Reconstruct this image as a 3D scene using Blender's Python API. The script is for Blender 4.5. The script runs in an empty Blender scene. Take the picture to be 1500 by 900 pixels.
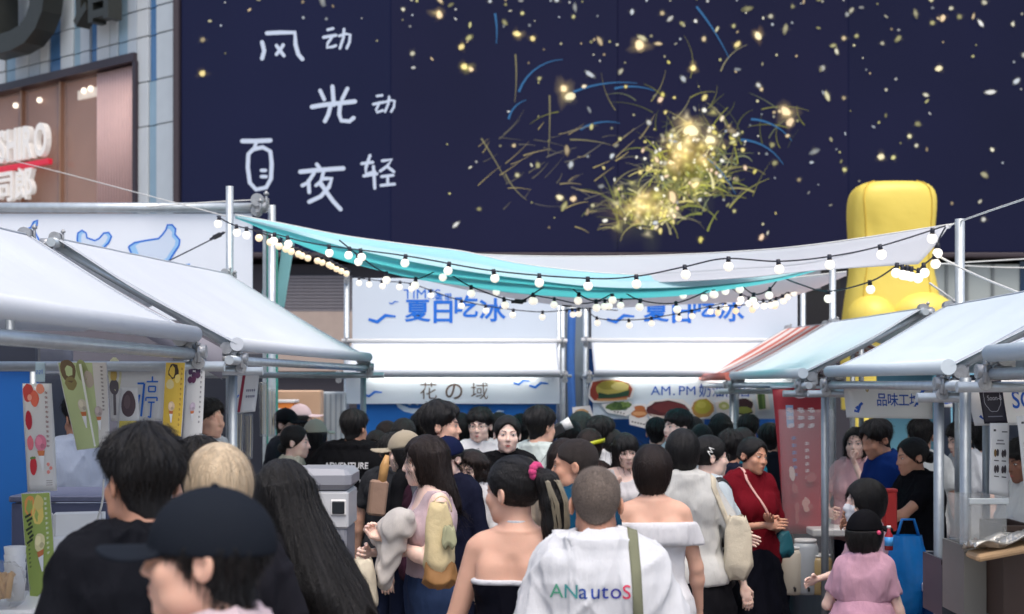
import bpy, math, random
import numpy as np
from mathutils import Vector, Matrix, Euler

random.seed(7)
SC = bpy.context.scene
COL = SC.collection
R = math.radians

# ------------------------------------------------------------------ camera, sky, sun, exposure
FPX, HZ, CAMZ = 2100.0, 562.0, 1.9          # focal length and horizon measured on the 1500 px wide photograph, eye height
cam_d = bpy.data.cameras.new('camera')
cam_d.sensor_width = 36.0
cam_d.lens = 36.0 * FPX / 1500.0
cam_d.shift_y = (HZ - 450.0) / 1500.0
cam_d.clip_start, cam_d.clip_end = 0.1, 2000.0
cam_d.dof.use_dof = True
cam_d.dof.focus_distance = 6.6
cam_d.dof.aperture_fstop = 3.5
cam = bpy.data.objects.new('camera', cam_d)
cam.location = (0, 0, CAMZ)
cam.rotation_euler = (R(90), 0, 0)
COL.objects.link(cam)
SC.camera = cam

SUN_EL, SUN_AZ = 66.0, 168.0                # azimuth measured from +Y, clockwise seen from above
W_ = bpy.data.worlds.new('World')
SC.world = W_
W_.use_nodes = True
nt = W_.node_tree
bg = nt.nodes['Background']
sky = nt.nodes.new('ShaderNodeTexSky')
sky.sky_type = 'NISHITA'
sky.sun_disc = False
sky.sun_elevation = R(SUN_EL)
sky.sun_rotation = R(SUN_AZ)
sky.air_density, sky.dust_density, sky.ozone_density = 1.0, 4.0, 1.0
nt.links.new(sky.outputs[0], bg.inputs[0])
bg.inputs[1].default_value = 0.15
sun_d = bpy.data.lights.new('sun', 'SUN')
sun_d.energy = 1.2
sun_d.angle = R(40)
sun_d.color = (1.0, 0.94, 0.86)
sun = bpy.data.objects.new('sun', sun_d)
COL.objects.link(sun)
_sd = Vector((math.sin(R(SUN_AZ)) * math.cos(R(SUN_EL)), math.cos(R(SUN_AZ)) * math.cos(R(SUN_EL)), math.sin(R(SUN_EL))))
sun.rotation_euler = _sd.to_track_quat('Z', 'Y').to_euler()
SC.view_settings.view_transform = 'Standard'
SC.view_settings.look = 'None'
SC.view_settings.gamma = 1.0
SC.view_settings.exposure = 0.5
SC.cycles.use_denoising = True
SC.cycles.max_bounces = 6
SC.cycles.transparent_max_bounces = 8

# ------------------------------------------------------------------ helpers
def X(px, d): return (px - 750.0) / FPX * d
def Z(py, d): return CAMZ + (HZ - py) / FPX * d
def at(px, py, d): return (X(px, d), d, Z(py, d))

def lin(v):
    v = v / 255.0
    return v / 12.92 if v <= 0.04045 else ((v + 0.055) / 1.055) ** 2.4
def rgb(r, g, b, k=1.0): return (lin(r) * k, lin(g) * k, lin(b) * k, 1.0)

MATS = {}
def mat(name, color=(.5, .5, .5, 1), rough=.6, metal=0.0, bump=0.0, bscale=40.0, stretch=(1, 1, 1), vary=0.12,
        vscale=6.0, sss=0.0, trans=0.0, alpha=1.0, emit=None, estr=0.0, spec=0.5, sheen=0.0, translucent=0.0, bump2=0.0, b2scale=4.0, b2stretch=(1, 1, 1), vstretch=None):
    """A procedural Principled material: noise-varied colour, noise bump; cached by name."""
    if name in MATS: return MATS[name]
    m = bpy.data.materials.new(name)
    m.use_nodes = True
    n, l = m.node_tree.nodes, m.node_tree.links
    p = n['Principled BSDF']
    p.inputs['Roughness'].default_value = rough
    p.inputs['Metallic'].default_value = metal
    p.inputs['Specular IOR Level'].default_value = spec
    if sss:
        p.inputs['Subsurface Weight'].default_value = sss
        p.inputs['Subsurface Radius'].default_value = (0.9, 0.35, 0.2)
        p.inputs['Subsurface Scale'].default_value = 0.012
    if trans: p.inputs['Transmission Weight'].default_value = trans
    if alpha < 1: p.inputs['Alpha'].default_value = alpha
    if sheen: p.inputs['Sheen Weight'].default_value = sheen
    tc = n.new('ShaderNodeTexCoord')
    nz = n.new('ShaderNodeTexNoise')
    nz.inputs['Scale'].default_value = vscale
    nz.inputs['Detail'].default_value = 5
    if vstretch:
        vm = n.new('ShaderNodeMapping'); vm.inputs['Scale'].default_value = vstretch
        l.new(tc.outputs['Object'], vm.inputs[0]); l.new(vm.outputs[0], nz.inputs['Vector'])
    else: l.new(tc.outputs['Object'], nz.inputs['Vector'])
    mx = n.new('ShaderNodeMix'); mx.data_type = 'RGBA'
    c = color if len(color) == 4 else (*color, 1)
    mx.inputs[6].default_value = tuple(x * (1 - vary) for x in c[:3]) + (1,)
    mx.inputs[7].default_value = tuple(min(1, x * (1 + vary)) for x in c[:3]) + (1,)
    l.new(nz.outputs['Fac'], mx.inputs[0])
    l.new(mx.outputs[2], p.inputs['Base Color'])
    nrm = None
    for st, sc_, strr, dst in ((b2stretch, b2scale, bump2, .03), (stretch, bscale, bump, .01)):
        if not strr: continue
        mp = n.new('ShaderNodeMapping'); mp.inputs['Scale'].default_value = st
        l.new(tc.outputs['Object'], mp.inputs[0])
        bz = n.new('ShaderNodeTexNoise'); bz.inputs['Scale'].default_value = sc_; bz.inputs['Detail'].default_value = 4
        l.new(mp.outputs[0], bz.inputs['Vector'])
        b = n.new('ShaderNodeBump'); b.inputs['Strength'].default_value = strr; b.inputs['Distance'].default_value = dst
        l.new(bz.outputs['Fac'], b.inputs['Height'])
        if nrm: l.new(nrm.outputs[0], b.inputs['Normal'])
        nrm = b
    if nrm: l.new(nrm.outputs[0], p.inputs['Normal'])
    if emit:
        p.inputs['Emission Color'].default_value = (*emit[:3], 1)
        p.inputs['Emission Strength'].default_value = estr
    if translucent:
        tr = n.new('ShaderNodeBsdfTranslucent'); l.new(mx.outputs[2], tr.inputs[0])
        ms = n.new('ShaderNodeMixShader'); ms.inputs[0].default_value = translucent
        l.new(p.outputs[0], ms.inputs[1]); l.new(tr.outputs[0], ms.inputs[2])
        l.new(ms.outputs[0], n['Material Output'].inputs[0])
    MATS[name] = m
    return m

def attr_mat(name, emit=0.0, rough=.55, translucent=0.0, alpha=1.0):
    """Colour read from the mesh's own print colours (flat print, screens)."""
    if name in MATS: return MATS[name]
    m = bpy.data.materials.new(name); m.use_nodes = True
    n, l = m.node_tree.nodes, m.node_tree.links
    p = n['Principled BSDF']
    a = n.new('ShaderNodeAttribute'); a.attribute_name = 'Col'
    p.inputs['Roughness'].default_value = rough
    if alpha < 1: p.inputs['Alpha'].default_value = alpha
    if emit:
        p.inputs['Base Color'].default_value = (.01, .01, .012, 1)
        p.inputs['Specular IOR Level'].default_value = .2
        l.new(a.outputs['Color'], p.inputs['Emission Color'])
        p.inputs['Emission Strength'].default_value = emit
    else:
        l.new(a.outputs['Color'], p.inputs['Base Color'])
    if translucent:
        tr = n.new('ShaderNodeBsdfTranslucent'); l.new(a.outputs['Color'], tr.inputs[0])
        ms = n.new('ShaderNodeMixShader'); ms.inputs[0].default_value = translucent
        l.new(p.outputs[0], ms.inputs[1]); l.new(tr.outputs[0], ms.inputs[2])
        l.new(ms.outputs[0], n['Material Output'].inputs[0])
    MATS[name] = m
    return m

def glow_mat(name, k):
    """Light laid over a picture on a screen: it adds to what is behind it."""
    m = bpy.data.materials.new(name); m.use_nodes = True
    n, l = m.node_tree.nodes, m.node_tree.links
    n.remove(n['Principled BSDF'])
    at_ = n.new('ShaderNodeAttribute'); at_.attribute_name = 'Col'
    e = n.new('ShaderNodeEmission'); e.inputs[1].default_value = k; l.new(at_.outputs['Color'], e.inputs[0])
    t = n.new('ShaderNodeBsdfTransparent'); ad = n.new('ShaderNodeAddShader')
    l.new(e.outputs[0], ad.inputs[0]); l.new(t.outputs[0], ad.inputs[1]); l.new(ad.outputs[0], n['Material Output'].inputs[0])
    return m

def link(o, parent=None):
    COL.objects.link(o)
    if parent is not None: o.parent = parent
    return o

def tag(o, label=None, cat=None, group=None, kind=None):
    if label: o['label'] = label
    if cat: o['category'] = cat
    if group: o['group'] = group
    if kind: o['kind'] = kind
    return o

def thing(name, label, cat, loc=(0, 0, 0), rz=0.0, group=None):
    o = bpy.data.objects.new(name, None)
    o.empty_display_size = .2
    o.location = loc; o.rotation_euler = (0, 0, rz)
    link(o)
    return tag(o, label, cat, group)

def npmesh(name, V, F, smooth=True, mids=None, col=None):
    """Mesh from arrays; F is an (n,3) or (n,4) array or a list of such arrays."""
    Fs = F if isinstance(F, list) else [F]
    Fs = [np.asarray(f, np.int32) for f in Fs if len(f)]
    me = bpy.data.meshes.new(name)
    me.vertices.add(len(V)); me.vertices.foreach_set('co', np.asarray(V, np.float32).ravel())
    nl = sum(f.size for f in Fs); npoly = sum(len(f) for f in Fs)
    me.loops.add(nl); me.loops.foreach_set('vertex_index', np.concatenate([f.ravel() for f in Fs]) if Fs else [])
    me.polygons.add(npoly)
    st, k = [], 0
    for f in Fs:
        st.append(k + np.arange(len(f)) * f.shape[1]); k += f.size
    if Fs: me.polygons.foreach_set('loop_start', np.concatenate(st).astype(np.int32))
    if mids is not None: me.polygons.foreach_set('material_index', np.asarray(mids, np.int32))
    me.polygons.foreach_set('use_smooth', np.full(npoly, smooth))
    if col is not None:
        a = me.color_attributes.new('Col', 'FLOAT_COLOR', 'POINT')
        a.data.foreach_set('color', np.asarray(col, np.float32).ravel())
    me.update(); me.validate()
    return me

class MB:
    """Collects boxes, tubes, sheets into one mesh."""
    def __init__(s): s.V, s.F, s.S, s.n = [], [], [], 0
    def add(s, V, F, smooth=False):
        V = np.asarray(V, float); s.V.append(V)
        for f in F: s.F.append([i + s.n for i in f]); s.S.append(smooth)
        s.n += len(V); return s
    def box(s, c, size, rot=None, bev=0.0):
        hx, hy, hz = [v / 2 for v in size]
        b = min(bev, hx * .9, hy * .9, hz * .9)
        if b <= 0:
            V = [(x, y, z) for x in (-hx, hx) for y in (-hy, hy) for z in (-hz, hz)]
            F = [(0, 1, 3, 2), (4, 6, 7, 5), (0, 4, 5, 1), (2, 3, 7, 6), (0, 2, 6, 4), (1, 5, 7, 3)]
        else:
            rows = []
            for z, i in ((-hz, b), (-hz + b, 0), (hz - b, 0), (hz, b)):
                x, y = hx - i, hy - i
                k = b if i == 0 else b * .3
                rows.append([(x - k, -y), (x, -y + k), (x, y - k), (x - k, y), (-x + k, y), (-x, y - k), (-x, -y + k), (-x + k, -y)])
            V = []; zz = (-hz, -hz + b, hz - b, hz)
            for r_, z in zip(rows, zz): V += [(a, c_, z) for a, c_ in r_]
            F = [tuple(range(7, -1, -1)), tuple(range(24, 32))]
            for k in range(3):
                for j in range(8):
                    F.append((k * 8 + j, k * 8 + (j + 1) % 8, k * 8 + 8 + (j + 1) % 8, k * 8 + 8 + j))
        V = np.array(V, float)
        if rot is not None: V = V @ np.array(rot.to_3x3() if hasattr(rot, 'to_3x3') else rot).T
        return s.add(V + np.array(c), F)
    def tube(s, pts, r, seg=10, caps=True):
        P = [Vector(p) for p in pts]
        rs = r if hasattr(r, '__len__') else [r] * len(P)
        V, F = [], []
        up = None
        for i, p in enumerate(P):
            t = (P[min(i + 1, len(P) - 1)] - P[max(i - 1, 0)]).normalized()
            if up is None:
                up = Vector((0, 0, 1)) if abs(t.z) < .9 else Vector((0, 1, 0))
            a = t.cross(up).normalized(); b = a.cross(t).normalized(); up = b
            for j in range(seg):
                an = 2 * math.pi * j / seg
                V.append(p + (a * math.cos(an) + b * math.sin(an)) * rs[i])
        for i in range(len(P) - 1):
            for j in range(seg):
                F.append((i * seg + j, i * seg + (j + 1) % seg, (i + 1) * seg + (j + 1) % seg, (i + 1) * seg + j))
        s.add([tuple(v) for v in V], F, True)
        if caps:
            n0 = s.n - len(V)
            s.F.append([n0 + j for j in range(seg)][::-1]); s.S.append(False)
            s.F.append([n0 + (len(P) - 1) * seg + j for j in range(seg)]); s.S.append(False)
        return s
    def sphere(s, c, r, nu=12, nv=8, sc=(1, 1, 1)):
        V, F = [(c[0], c[1], c[2] - r * sc[2])], []
        for i in range(1, nv):
            th = math.pi * i / nv
            for j in range(nu):
                ph = 2 * math.pi * j / nu
                V.append((c[0] + r * sc[0] * math.sin(th) * math.cos(ph), c[1] + r * sc[1] * math.sin(th) * math.sin(ph), c[2] - r * sc[2] * math.cos(th)))
        V.append((c[0], c[1], c[2] + r * sc[2]))
        for j in range(nu): F.append((0, 1 + (j + 1) % nu, 1 + j))
        for i in range(nv - 2):
            for j in range(nu):
                a, b = 1 + i * nu + j, 1 + i * nu + (j + 1) % nu
                F.append((a, b, b + nu, a + nu))
        k = 1 + (nv - 2) * nu
        for j in range(nu): F.append((k + j, k + (j + 1) % nu, len(V) - 1))
        return s.add(V, F, True)
    def sheet(s, fn, nu, nv, th=.004):
        """Cloth with a thickness: fn(u,v) -> point."""
        P = np.array([[fn(i / nu, j / nv) for j in range(nv + 1)] for i in range(nu + 1)], float)
        du = np.gradient(P, axis=0); dv = np.gradient(P, axis=1)
        N = np.cross(du, dv); N /= np.linalg.norm(N, axis=2, keepdims=True) + 1e-9
        A = (P + N * th / 2).reshape(-1, 3); B = (P - N * th / 2).reshape(-1, 3)
        k = len(A); w = nv + 1; F = []
        for i in range(nu):
            for j in range(nv):
                a = i * w + j
                F.append((a, a + w, a + w + 1, a + 1)); F.append((k + a, k + a + 1, k + a + w + 1, k + a + w))
        for i in range(nu):
            for j, fl in ((0, 0), (nv, 1)):
                a, b = i * w + j, (i + 1) * w + j
                F.append((a, k + a, k + b, b) if not fl else (a, b, k + b, k + a))
        for j in range(nv):
            for i, fl in ((0, 1), (nu, 0)):
                a, b = i * w + j, i * w + j + 1
                F.append((a, k + a, k + b, b) if not fl else (a, b, k + b, k + a))
        return s.add(np.concatenate([A, B]), F, True)
    def prism(s, poly, y0, y1):
        """poly of (x,z), extruded from y0 to y1."""
        n = len(poly)
        V = [(x, y0, z) for x, z in poly] + [(x, y1, z) for x, z in poly]
        F = [tuple(range(n)), tuple(range(2 * n - 1, n - 1, -1))]
        for i in range(n): F.append((i, i + n, (i + 1) % n + n, (i + 1) % n))
        return s.add(V, F)
    def mesh(s, name):
        me = bpy.data.meshes.new(name)
        me.from_pydata([tuple(v) for v in np.concatenate(s.V)], [], s.F)
        me.polygons.foreach_set('use_smooth', s.S)
        me.validate(); me.update()
        return me
    def build(s, name, m, parent=None):
        me = s.mesh(name); me.materials.append(m)
        return link(bpy.data.objects.new(name, me), parent)

def fix_normals(me):
    import bmesh
    b = bmesh.new(); b.from_mesh(me); bmesh.ops.recalc_face_normals(b, faces=b.faces); b.to_mesh(me); b.free()

# ------------------------------------------------------------------ lettering and print
_TXT = {}
def text_geo(txt, bold=0.0, extrude=0.0):
    """Vertices and faces of a line of lettering at size 1, in the xy plane."""
    k = (txt, bold, extrude)
    if k in _TXT: return _TXT[k]
    cu = bpy.data.curves.new('lettering', 'FONT'); cu.body = txt; cu.size = 1; cu.offset = bold; cu.extrude = extrude
    cu.resolution_u = 4
    o = bpy.data.objects.new('lettering', cu)
    me = bpy.data.meshes.new_from_object(o)
    V = np.array([v.co[:] for v in me.vertices]).reshape(-1, 3)
    F = [tuple(p.vertices) for p in me.polygons]
    bpy.data.objects.remove(o); bpy.data.curves.remove(cu); bpy.data.meshes.remove(me)
    _TXT[k] = (V, F)
    return _TXT[k]

class Print:
    """Flat print in layers: shapes in (u, v) metres with their own ink colours."""
    def __init__(s): s.V, s.F, s.C, s.n, s.layer = [], [], [], 0, 0
    def _add(s, P, F, c):
        s.layer += 1
        for x, y in P: s.V.append((x, y, s.layer)); s.C.append(c)
        for f in F: s.F.append(tuple(i + s.n for i in f))
        s.n += len(P); return s
    def poly(s, P, c): return s._add(P, [tuple(range(len(P)))], c)
    def rect(s, x0, y0, x1, y1, c, nu=1, nv=1):
        P = [(x0 + (x1 - x0) * i / nu, y0 + (y1 - y0) * j / nv) for i in range(nu + 1) for j in range(nv + 1)]
        F = [(i * (nv + 1) + j, (i + 1) * (nv + 1) + j, (i + 1) * (nv + 1) + j + 1, i * (nv + 1) + j + 1) for i in range(nu) for j in range(nv)]
        return s._add(P, F, c)
    def ell(s, x, y, rx, ry, c, rot=0.0, n=14, wob=0.0):
        P = []
        for i in range(n):
            a = 2 * math.pi * i / n; k = 1 + wob * random.uniform(-1, 1)
            ex, ey = rx * k * math.cos(a), ry * k * math.sin(a)
            P.append((x + ex * math.cos(rot) - ey * math.sin(rot), y + ex * math.sin(rot) + ey * math.cos(rot)))
        return s.poly(P, c)
    def text(s, t, x, y, size, c, bold=0.0, sx=1.0, rot=0.0, align='l', vert=False):
        V, F = text_geo(t, bold)
        if not len(V): return s
        w = V[:, 0].max() if align == 'c' else 0
        px = (V[:, 0] - w / 2) * size * sx; py = V[:, 1] * size
        ca, sa = math.cos(rot), math.sin(rot)
        return s._add([(x + a * ca - b * sa, y + a * sa + b * ca) for a, b in zip(px, py)], F, c)
    def stroke(s, pts, w, c, round_=True):
        """A brush stroke of width w."""
        P = [Vector(p) for p in pts]; L, Rr = [], []
        ws = w if hasattr(w, '__len__') else [w] * len(P)
        for i, p in enumerate(P):
            t = (P[min(i + 1, len(P) - 1)] - P[max(i - 1, 0)])
            t = t.normalized() if t.length > 0 else Vector((1, 0))
            nn = Vector((-t.y, t.x)) * ws[i] / 2
            L.append(tuple(p + nn)); Rr.append(tuple(p - nn))
        n = len(P)
        s._add(L + Rr, [(i, n + i, n + i + 1, i + 1) for i in range(n - 1)], c)
        if round_:
            s.layer -= 1; s.ell(P[0].x, P[0].y, ws[0] / 2, ws[0] / 2, c, n=8)
            s.layer -= 1; s.ell(P[-1].x, P[-1].y, ws[-1] / 2, ws[-1] / 2, c, n=8)
        return s
    def subdivide(s, times=1):
        for _ in range(times):
            F2 = []
            for f in s.F:
                k = len(f); mids = []
                for i in range(k):
                    a, b = s.V[f[i]], s.V[f[(i + 1) % k]]
                    s.V.append(((a[0] + b[0]) / 2, (a[1] + b[1]) / 2, a[2])); s.C.append(s.C[f[i]]); mids.append(len(s.V) - 1)
                if k == 3: F2 += [(f[0], mids[0], mids[2]), (mids[0], f[1], mids[1]), (mids[2], mids[1], f[2]), tuple(mids)]
                else: F2 += [(mids[i - 1], f[i], mids[i]) for i in range(k)] + [tuple(mids)]
            s.F = F2
        s.n = len(s.V); return s
    def build(s, name, m, parent, fn, step=.0012, layered=True):
        """fn(u, v, lift) -> point."""
        V = [fn(a, b, (k if layered else 1) * step) for a, b, k in s.V]
        me = bpy.data.meshes.new(name)
        me.from_pydata([tuple(v) for v in V], [], s.F)
        a = me.color_attributes.new('Col', 'FLOAT_COLOR', 'POINT')
        a.data.foreach_set('color', np.array(s.C, np.float32).ravel())
        me.materials.append(m)
        return link(bpy.data.objects.new(name, me), parent)

def flat(o, ux=(1, 0, 0), uz=(0, 0, 1), nn=(0, -1, 0)):
    """A plane frame for Print.build: origin o, axes, outward normal."""
    o, ux, uz, nn = np.array(o), np.array(ux), np.array(uz), np.array(nn)
    return lambda u, v, l: o + ux * u + uz * v + nn * l

M_PRINT = attr_mat('ink_on_sheet')
M_PRINT_TL = attr_mat('ink_on_thin_sheet', translucent=.35)
M_SCREEN = attr_mat('screen_light', emit=1.0)
M_PIPE = mat('galvanised_pipe', rgb(196, 204, 208), rough=.36, metal=.5, bump=.15, bscale=60, vary=.25, vscale=14)
M_CLAMP = mat('clamp_metal', rgb(166, 168, 170), rough=.42, metal=.5, bump=.3, bscale=90, vary=.3, vscale=30)
M_POST = mat('dull_galvanised_post', rgb(150, 158, 164), rough=.42, metal=.5, bump=.15, bscale=60, vary=.25, vscale=14)
M_BLACK = mat('black_plastic', (.012, .012, .014), rough=.45)
M_CLOTH = mat('white_awning_cloth', rgb(229, 234, 240), rough=.7, bump=.05, bscale=300, vary=.03, vscale=2, translucent=.28, bump2=.3, b2scale=2.6, b2stretch=(1, 2.5, 1))
M_BOARD = mat('white_sign_board', rgb(212, 222, 232), rough=.45, vary=.03, vscale=2, bump=.04, bscale=8)
M_BLUE = mat('blue_panel', rgb(18, 92, 168), rough=.5, vary=.1, vscale=1.6)
M_WHITE = mat('white_paint', rgb(232, 232, 230), rough=.4, vary=.03)
M_ROPE = mat('white_cord', rgb(215, 215, 210), rough=.6)
BLUE = rgb(24, 112, 214)
DBLUE = rgb(22, 84, 180)
# ================================================================== the setting
def paving_mat():
    m = bpy.data.materials.new('stone_paving'); m.use_nodes = True
    n, l = m.node_tree.nodes, m.node_tree.links
    p = n['Principled BSDF']; p.inputs['Roughness'].default_value = .7
    tc = n.new('ShaderNodeTexCoord'); br = n.new('ShaderNodeTexBrick')
    br.inputs['Scale'].default_value = 1.0; br.inputs['Brick Width'].default_value = .6; br.inputs['Row Height'].default_value = .3
    br.inputs['Mortar Size'].default_value = .006
    br.inputs['Color1'].default_value = rgb(150, 142, 138); br.inputs['Color2'].default_value = rgb(168, 160, 154); br.inputs['Mortar'].default_value = rgb(92, 88, 86)
    l.new(tc.outputs['Object'], br.inputs['Vector'])
    nz = n.new('ShaderNodeTexNoise'); nz.inputs['Scale'].default_value = 1.3; nz.inputs['Detail'].default_value = 8
    l.new(tc.outputs['Object'], nz.inputs['Vector'])
    mx = n.new('ShaderNodeMix'); mx.data_type = 'RGBA'; mx.blend_type = 'MULTIPLY'; mx.inputs[0].default_value = .5
    l.new(br.outputs['Color'], mx.inputs[6]); l.new(nz.outputs['Color'], mx.inputs[7]); l.new(mx.outputs[2], p.inputs['Base Color'])
    b = n.new('ShaderNodeBump'); b.inputs['Strength'].default_value = .4; b.inputs['Distance'].default_value = .01
    l.new(br.outputs['Fac'], b.inputs['Height']); b.invert = True; l.new(b.outputs[0], p.inputs['Normal'])
    return m
g = MB(); g.add([(-400, -60, 0), (400, -60, 0), (400, 600, 0), (-400, 600, 0)], [(0, 1, 2, 3)])
tag(g.build('ground', paving_mat()), kind='structure')

# ------------------------------------------------------------------ the big screen
DS = 30.0
def SX(px): return X(px, DS)
def SZ(py): return Z(py, DS)
scr = thing('led_screen', 'huge dark navy outdoor screen showing fireflies, glowing grass and white handwriting', 'screen', (SX(265), DS, SZ(372)))
def scr_loc(x, y, z): return (x - SX(265), y - DS, z - SZ(372))
NAVY = [(36, 41, 76), (39, 41, 74), (38, 39, 72), (35, 38, 70), (32, 36, 64)]
cuts = [265, 572, 905, 1243, 1580]
SCR_TOP = SZ(-330)
for i in range(4):
    m = bpy.data.materials.new('screen_panel_light'); m.use_nodes = True
    n, l = m.node_tree.nodes, m.node_tree.links
    p = n['Principled BSDF']; p.inputs['Base Color'].default_value = (.004, .004, .006, 1); p.inputs['Roughness'].default_value = .7
    p.inputs['Specular IOR Level'].default_value = .04
    tc = n.new('ShaderNodeTexCoord'); nz = n.new('ShaderNodeTexNoise'); nz.inputs['Scale'].default_value = .22; nz.inputs['Detail'].default_value = 3
    l.new(tc.outputs['Object'], nz.inputs['Vector'])
    mx = n.new('ShaderNodeMix'); mx.data_type = 'RGBA'
    a, b_ = NAVY[i], NAVY[i + 1]
    mx.inputs[6].default_value = rgb(a[0] - 7, a[1] - 4, a[2] - 10); mx.inputs[7].default_value = rgb(a[0] + 5, a[1] + 4, a[2] + 9)
    l.new(nz.outputs['Fac'], mx.inputs[0]); l.new(mx.outputs[2], p.inputs['Emission Color']); p.inputs['Emission Strength'].default_value = .46
    x0, x1 = SX(cuts[i]) + .012, SX(cuts[i + 1]) - .012
    q = MB(); q.box(scr_loc((x0 + x1) / 2, DS + .15, (SZ(368) + SCR_TOP) / 2), (x1 - x0, .28, SCR_TOP - SZ(368)), bev=.01)
    q.build('screen_panel', m, scr)
fr = MB()
fr.box(scr_loc(SX(260), DS + .1, (SZ(378) + SCR_TOP) / 2), (.13, .5, SCR_TOP - SZ(378)), bev=.02)
fr.box(scr_loc((SX(265) + SX(1585)) / 2, DS + .1, SZ(374.5)), (SX(1585) - SX(265) - .01, .46, .1), bev=.02)
fr.build('screen_frame', mat('dark_bronze_frame', rgb(58, 48, 54), rough=.5, vary=.15), scr)
bk = MB(); bk.box(scr_loc((SX(265) + SX(1585)) / 2, DS + .36, (SZ(372) + SCR_TOP) / 2), (SX(1585) - SX(265), .12, SCR_TOP - SZ(376)))
bk.build('back_plate', mat('screen_back', (.02, .02, .025), rough=.7), scr)
scr_fn = lambda u, v, l: np.array(scr_loc(SX(u), DS - .004 - l, SZ(v)))      # u, v on the photograph's raster
# handwriting: strokes measured on the photograph
INK = rgb(205, 216, 240)
HW = [Print()]
def st(pts, w=6.0): HW[-1].stroke(pts, w, INK)
# 风
st([(384, 62), (387, 75), (384, 86)]); st([(391, 49), (410, 48), (432, 48), (433, 66), (437, 80), (443, 87)]); st([(405, 67), (410, 74), (416, 82)], 5); st([(415, 66), (410, 74), (405, 80)], 5)
HW.append(Print())
# 动 (large)
st([(480, 44), (488, 42)], 4); st([(474, 55), (486, 53), (492, 52)], 4.5); st([(486, 55), (480, 64), (479, 70), (487, 69), (492, 67)], 4); st([(497, 53), (506, 50), (513, 51), (512, 62), (508, 71)], 4); st([(504, 43), (503, 56), (498, 71)], 4)
HW.append(Print())
# 光
st([(469, 133), (475, 146)], 5.5); st([(487, 127), (489, 154)], 6); st([(509, 130), (501, 146)], 5.5); st([(457, 157), (474, 154), (492, 152), (520, 149)], 6.5)
st([(484, 156), (481, 168), (476, 178)], 6); st([(498, 155), (497, 168), (500, 177), (512, 178), (518, 173)], 6)
HW.append(Print())
# 动 (small)
st([(552, 141), (560, 140)], 3.5); st([(547, 153), (556, 151), (562, 150)], 4); st([(555, 153), (551, 161), (552, 165), (561, 162)], 3.5); st([(564, 150), (572, 147), (578, 148), (577, 157), (573, 164)], 3.5); st([(570, 142), (569, 152), (564, 164)], 3.5)
HW.append(Print())
# 夏, written without its lower part
st([(355, 207), (375, 207), (396, 206)], 6.5); st([(376, 208), (373, 216)], 5); st([(371, 219), (385, 216), (396, 222), (398, 240), (397, 262), (390, 275), (375, 278), (366, 268), (363, 245), (364, 226), (371, 219)], 6)
st([(383, 250), (389, 250)], 5); st([(383, 259), (390, 259)], 5)
HW.append(Print())
# 夜
st([(464, 241), (468, 246)], 5.5); st([(440, 252), (460, 250), (486, 248), (503, 247)], 6.5); st([(460, 254), (451, 268), (443, 272)], 5.5); st([(452, 265), (453, 282)], 5.5)
st([(474, 252), (470, 266), (463, 272)], 5); st([(472, 262), (486, 262), (482, 274), (470, 288), (453, 296)], 6); st([(471, 270), (477, 280), (488, 295), (499, 307)], 6); st([(469, 271), (473, 275)], 4)
HW.append(Print())
# 轻
st([(530, 240), (546, 238)], 4.5); st([(542, 228), (536, 246), (536, 255), (549, 252)], 4.5); st([(533, 258), (552, 255)], 4.5); st([(547, 244), (548, 258), (549, 276)], 4.5)
st([(560, 236), (574, 234), (567, 244), (557, 251)], 4.2); st([(567, 244), (577, 252)], 4.2); st([(559, 259), (576, 257)], 4.2); st([(568, 258), (568, 270)], 4.2); st([(558, 272), (578, 270)], 4.2)
for h_ in HW: h_.build('handwritten_character', attr_mat('screen_ink_light', emit=.66), scr, scr_fn, step=.0004)

# fireflies, blades of grass
rg = random.Random(11)
ff = Print()
WARM = [(238, 228, 170), (250, 244, 214), (222, 214, 120), (232, 196, 140), (206, 218, 236), (245, 245, 245), (196, 190, 110)]
def spark(x, y, r, c=None, k=1.0, asp=1.0, rot=0.0):
    r *= .72
    g_ = sum(c or (230, 224, 190)) / 3
    if r > 2.0: glow(x, y, r * 2.4, c or (230, 220, 170), .35)
    c = c or rg.choice(WARM)
    c = tuple(.72 * v + .28 * g_ for v in c)
    ff.ell(x, y, r * 1.35 * asp, r * 1.35, rgb(*[max(38, v * .42) for v in c]), rot, n=9, wob=.18)
    ff.ell(x, y, r * asp, r * .95, rgb(*[v * k for v in c]), rot, n=9, wob=.22)
def blade(x, y, an, L, w, c, bend):
    pts = []; n = 7
    for i in range(n + 1):
        t = i / n; a = an + bend * t
        pts.append((x, y)); x += L / n * math.cos(a); y += L / n * math.sin(a)
    ff.stroke(pts, [w * (1 - .75 * (i / n)) for i in range(n + 1)], c, False)
GW = Print()
def glow(x, y, r, c, k=1.0):
    """A spot of light that fades out to nothing at its rim."""
    n = 14; GW.layer += 1; i0 = GW.n
    rot = rg.uniform(0, 6.28); asp = rg.uniform(.75, 1.25)
    for q, f_ in ((0, 1.0), (.22, .62), (.5, .2), (1.0, 0.0)):
        for j in range(1 if q == 0 else n):
            th = 2 * math.pi * j / n; w_ = 1 + .22 * math.sin(3 * th + rot) + .12 * math.sin(5 * th + 2 * rot)
            GW.V.append((x + r * q * w_ * asp * math.cos(th), y + r * q * w_ * math.sin(th) / asp, GW.layer)); cc = rgb(*c)
            GW.C.append((cc[0] * f_ * k, cc[1] * f_ * k, cc[2] * f_ * k, 1))
    for j in range(n):
        j2 = (j + 1) % n
        GW.F.append((i0, i0 + 1 + j, i0 + 1 + j2))
        for q in range(2): GW.F.append((i0 + 1 + q * n + j, i0 + 1 + (q + 1) * n + j, i0 + 1 + (q + 1) * n + j2, i0 + 1 + q * n + j2))
    GW.n = len(GW.V)
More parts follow.
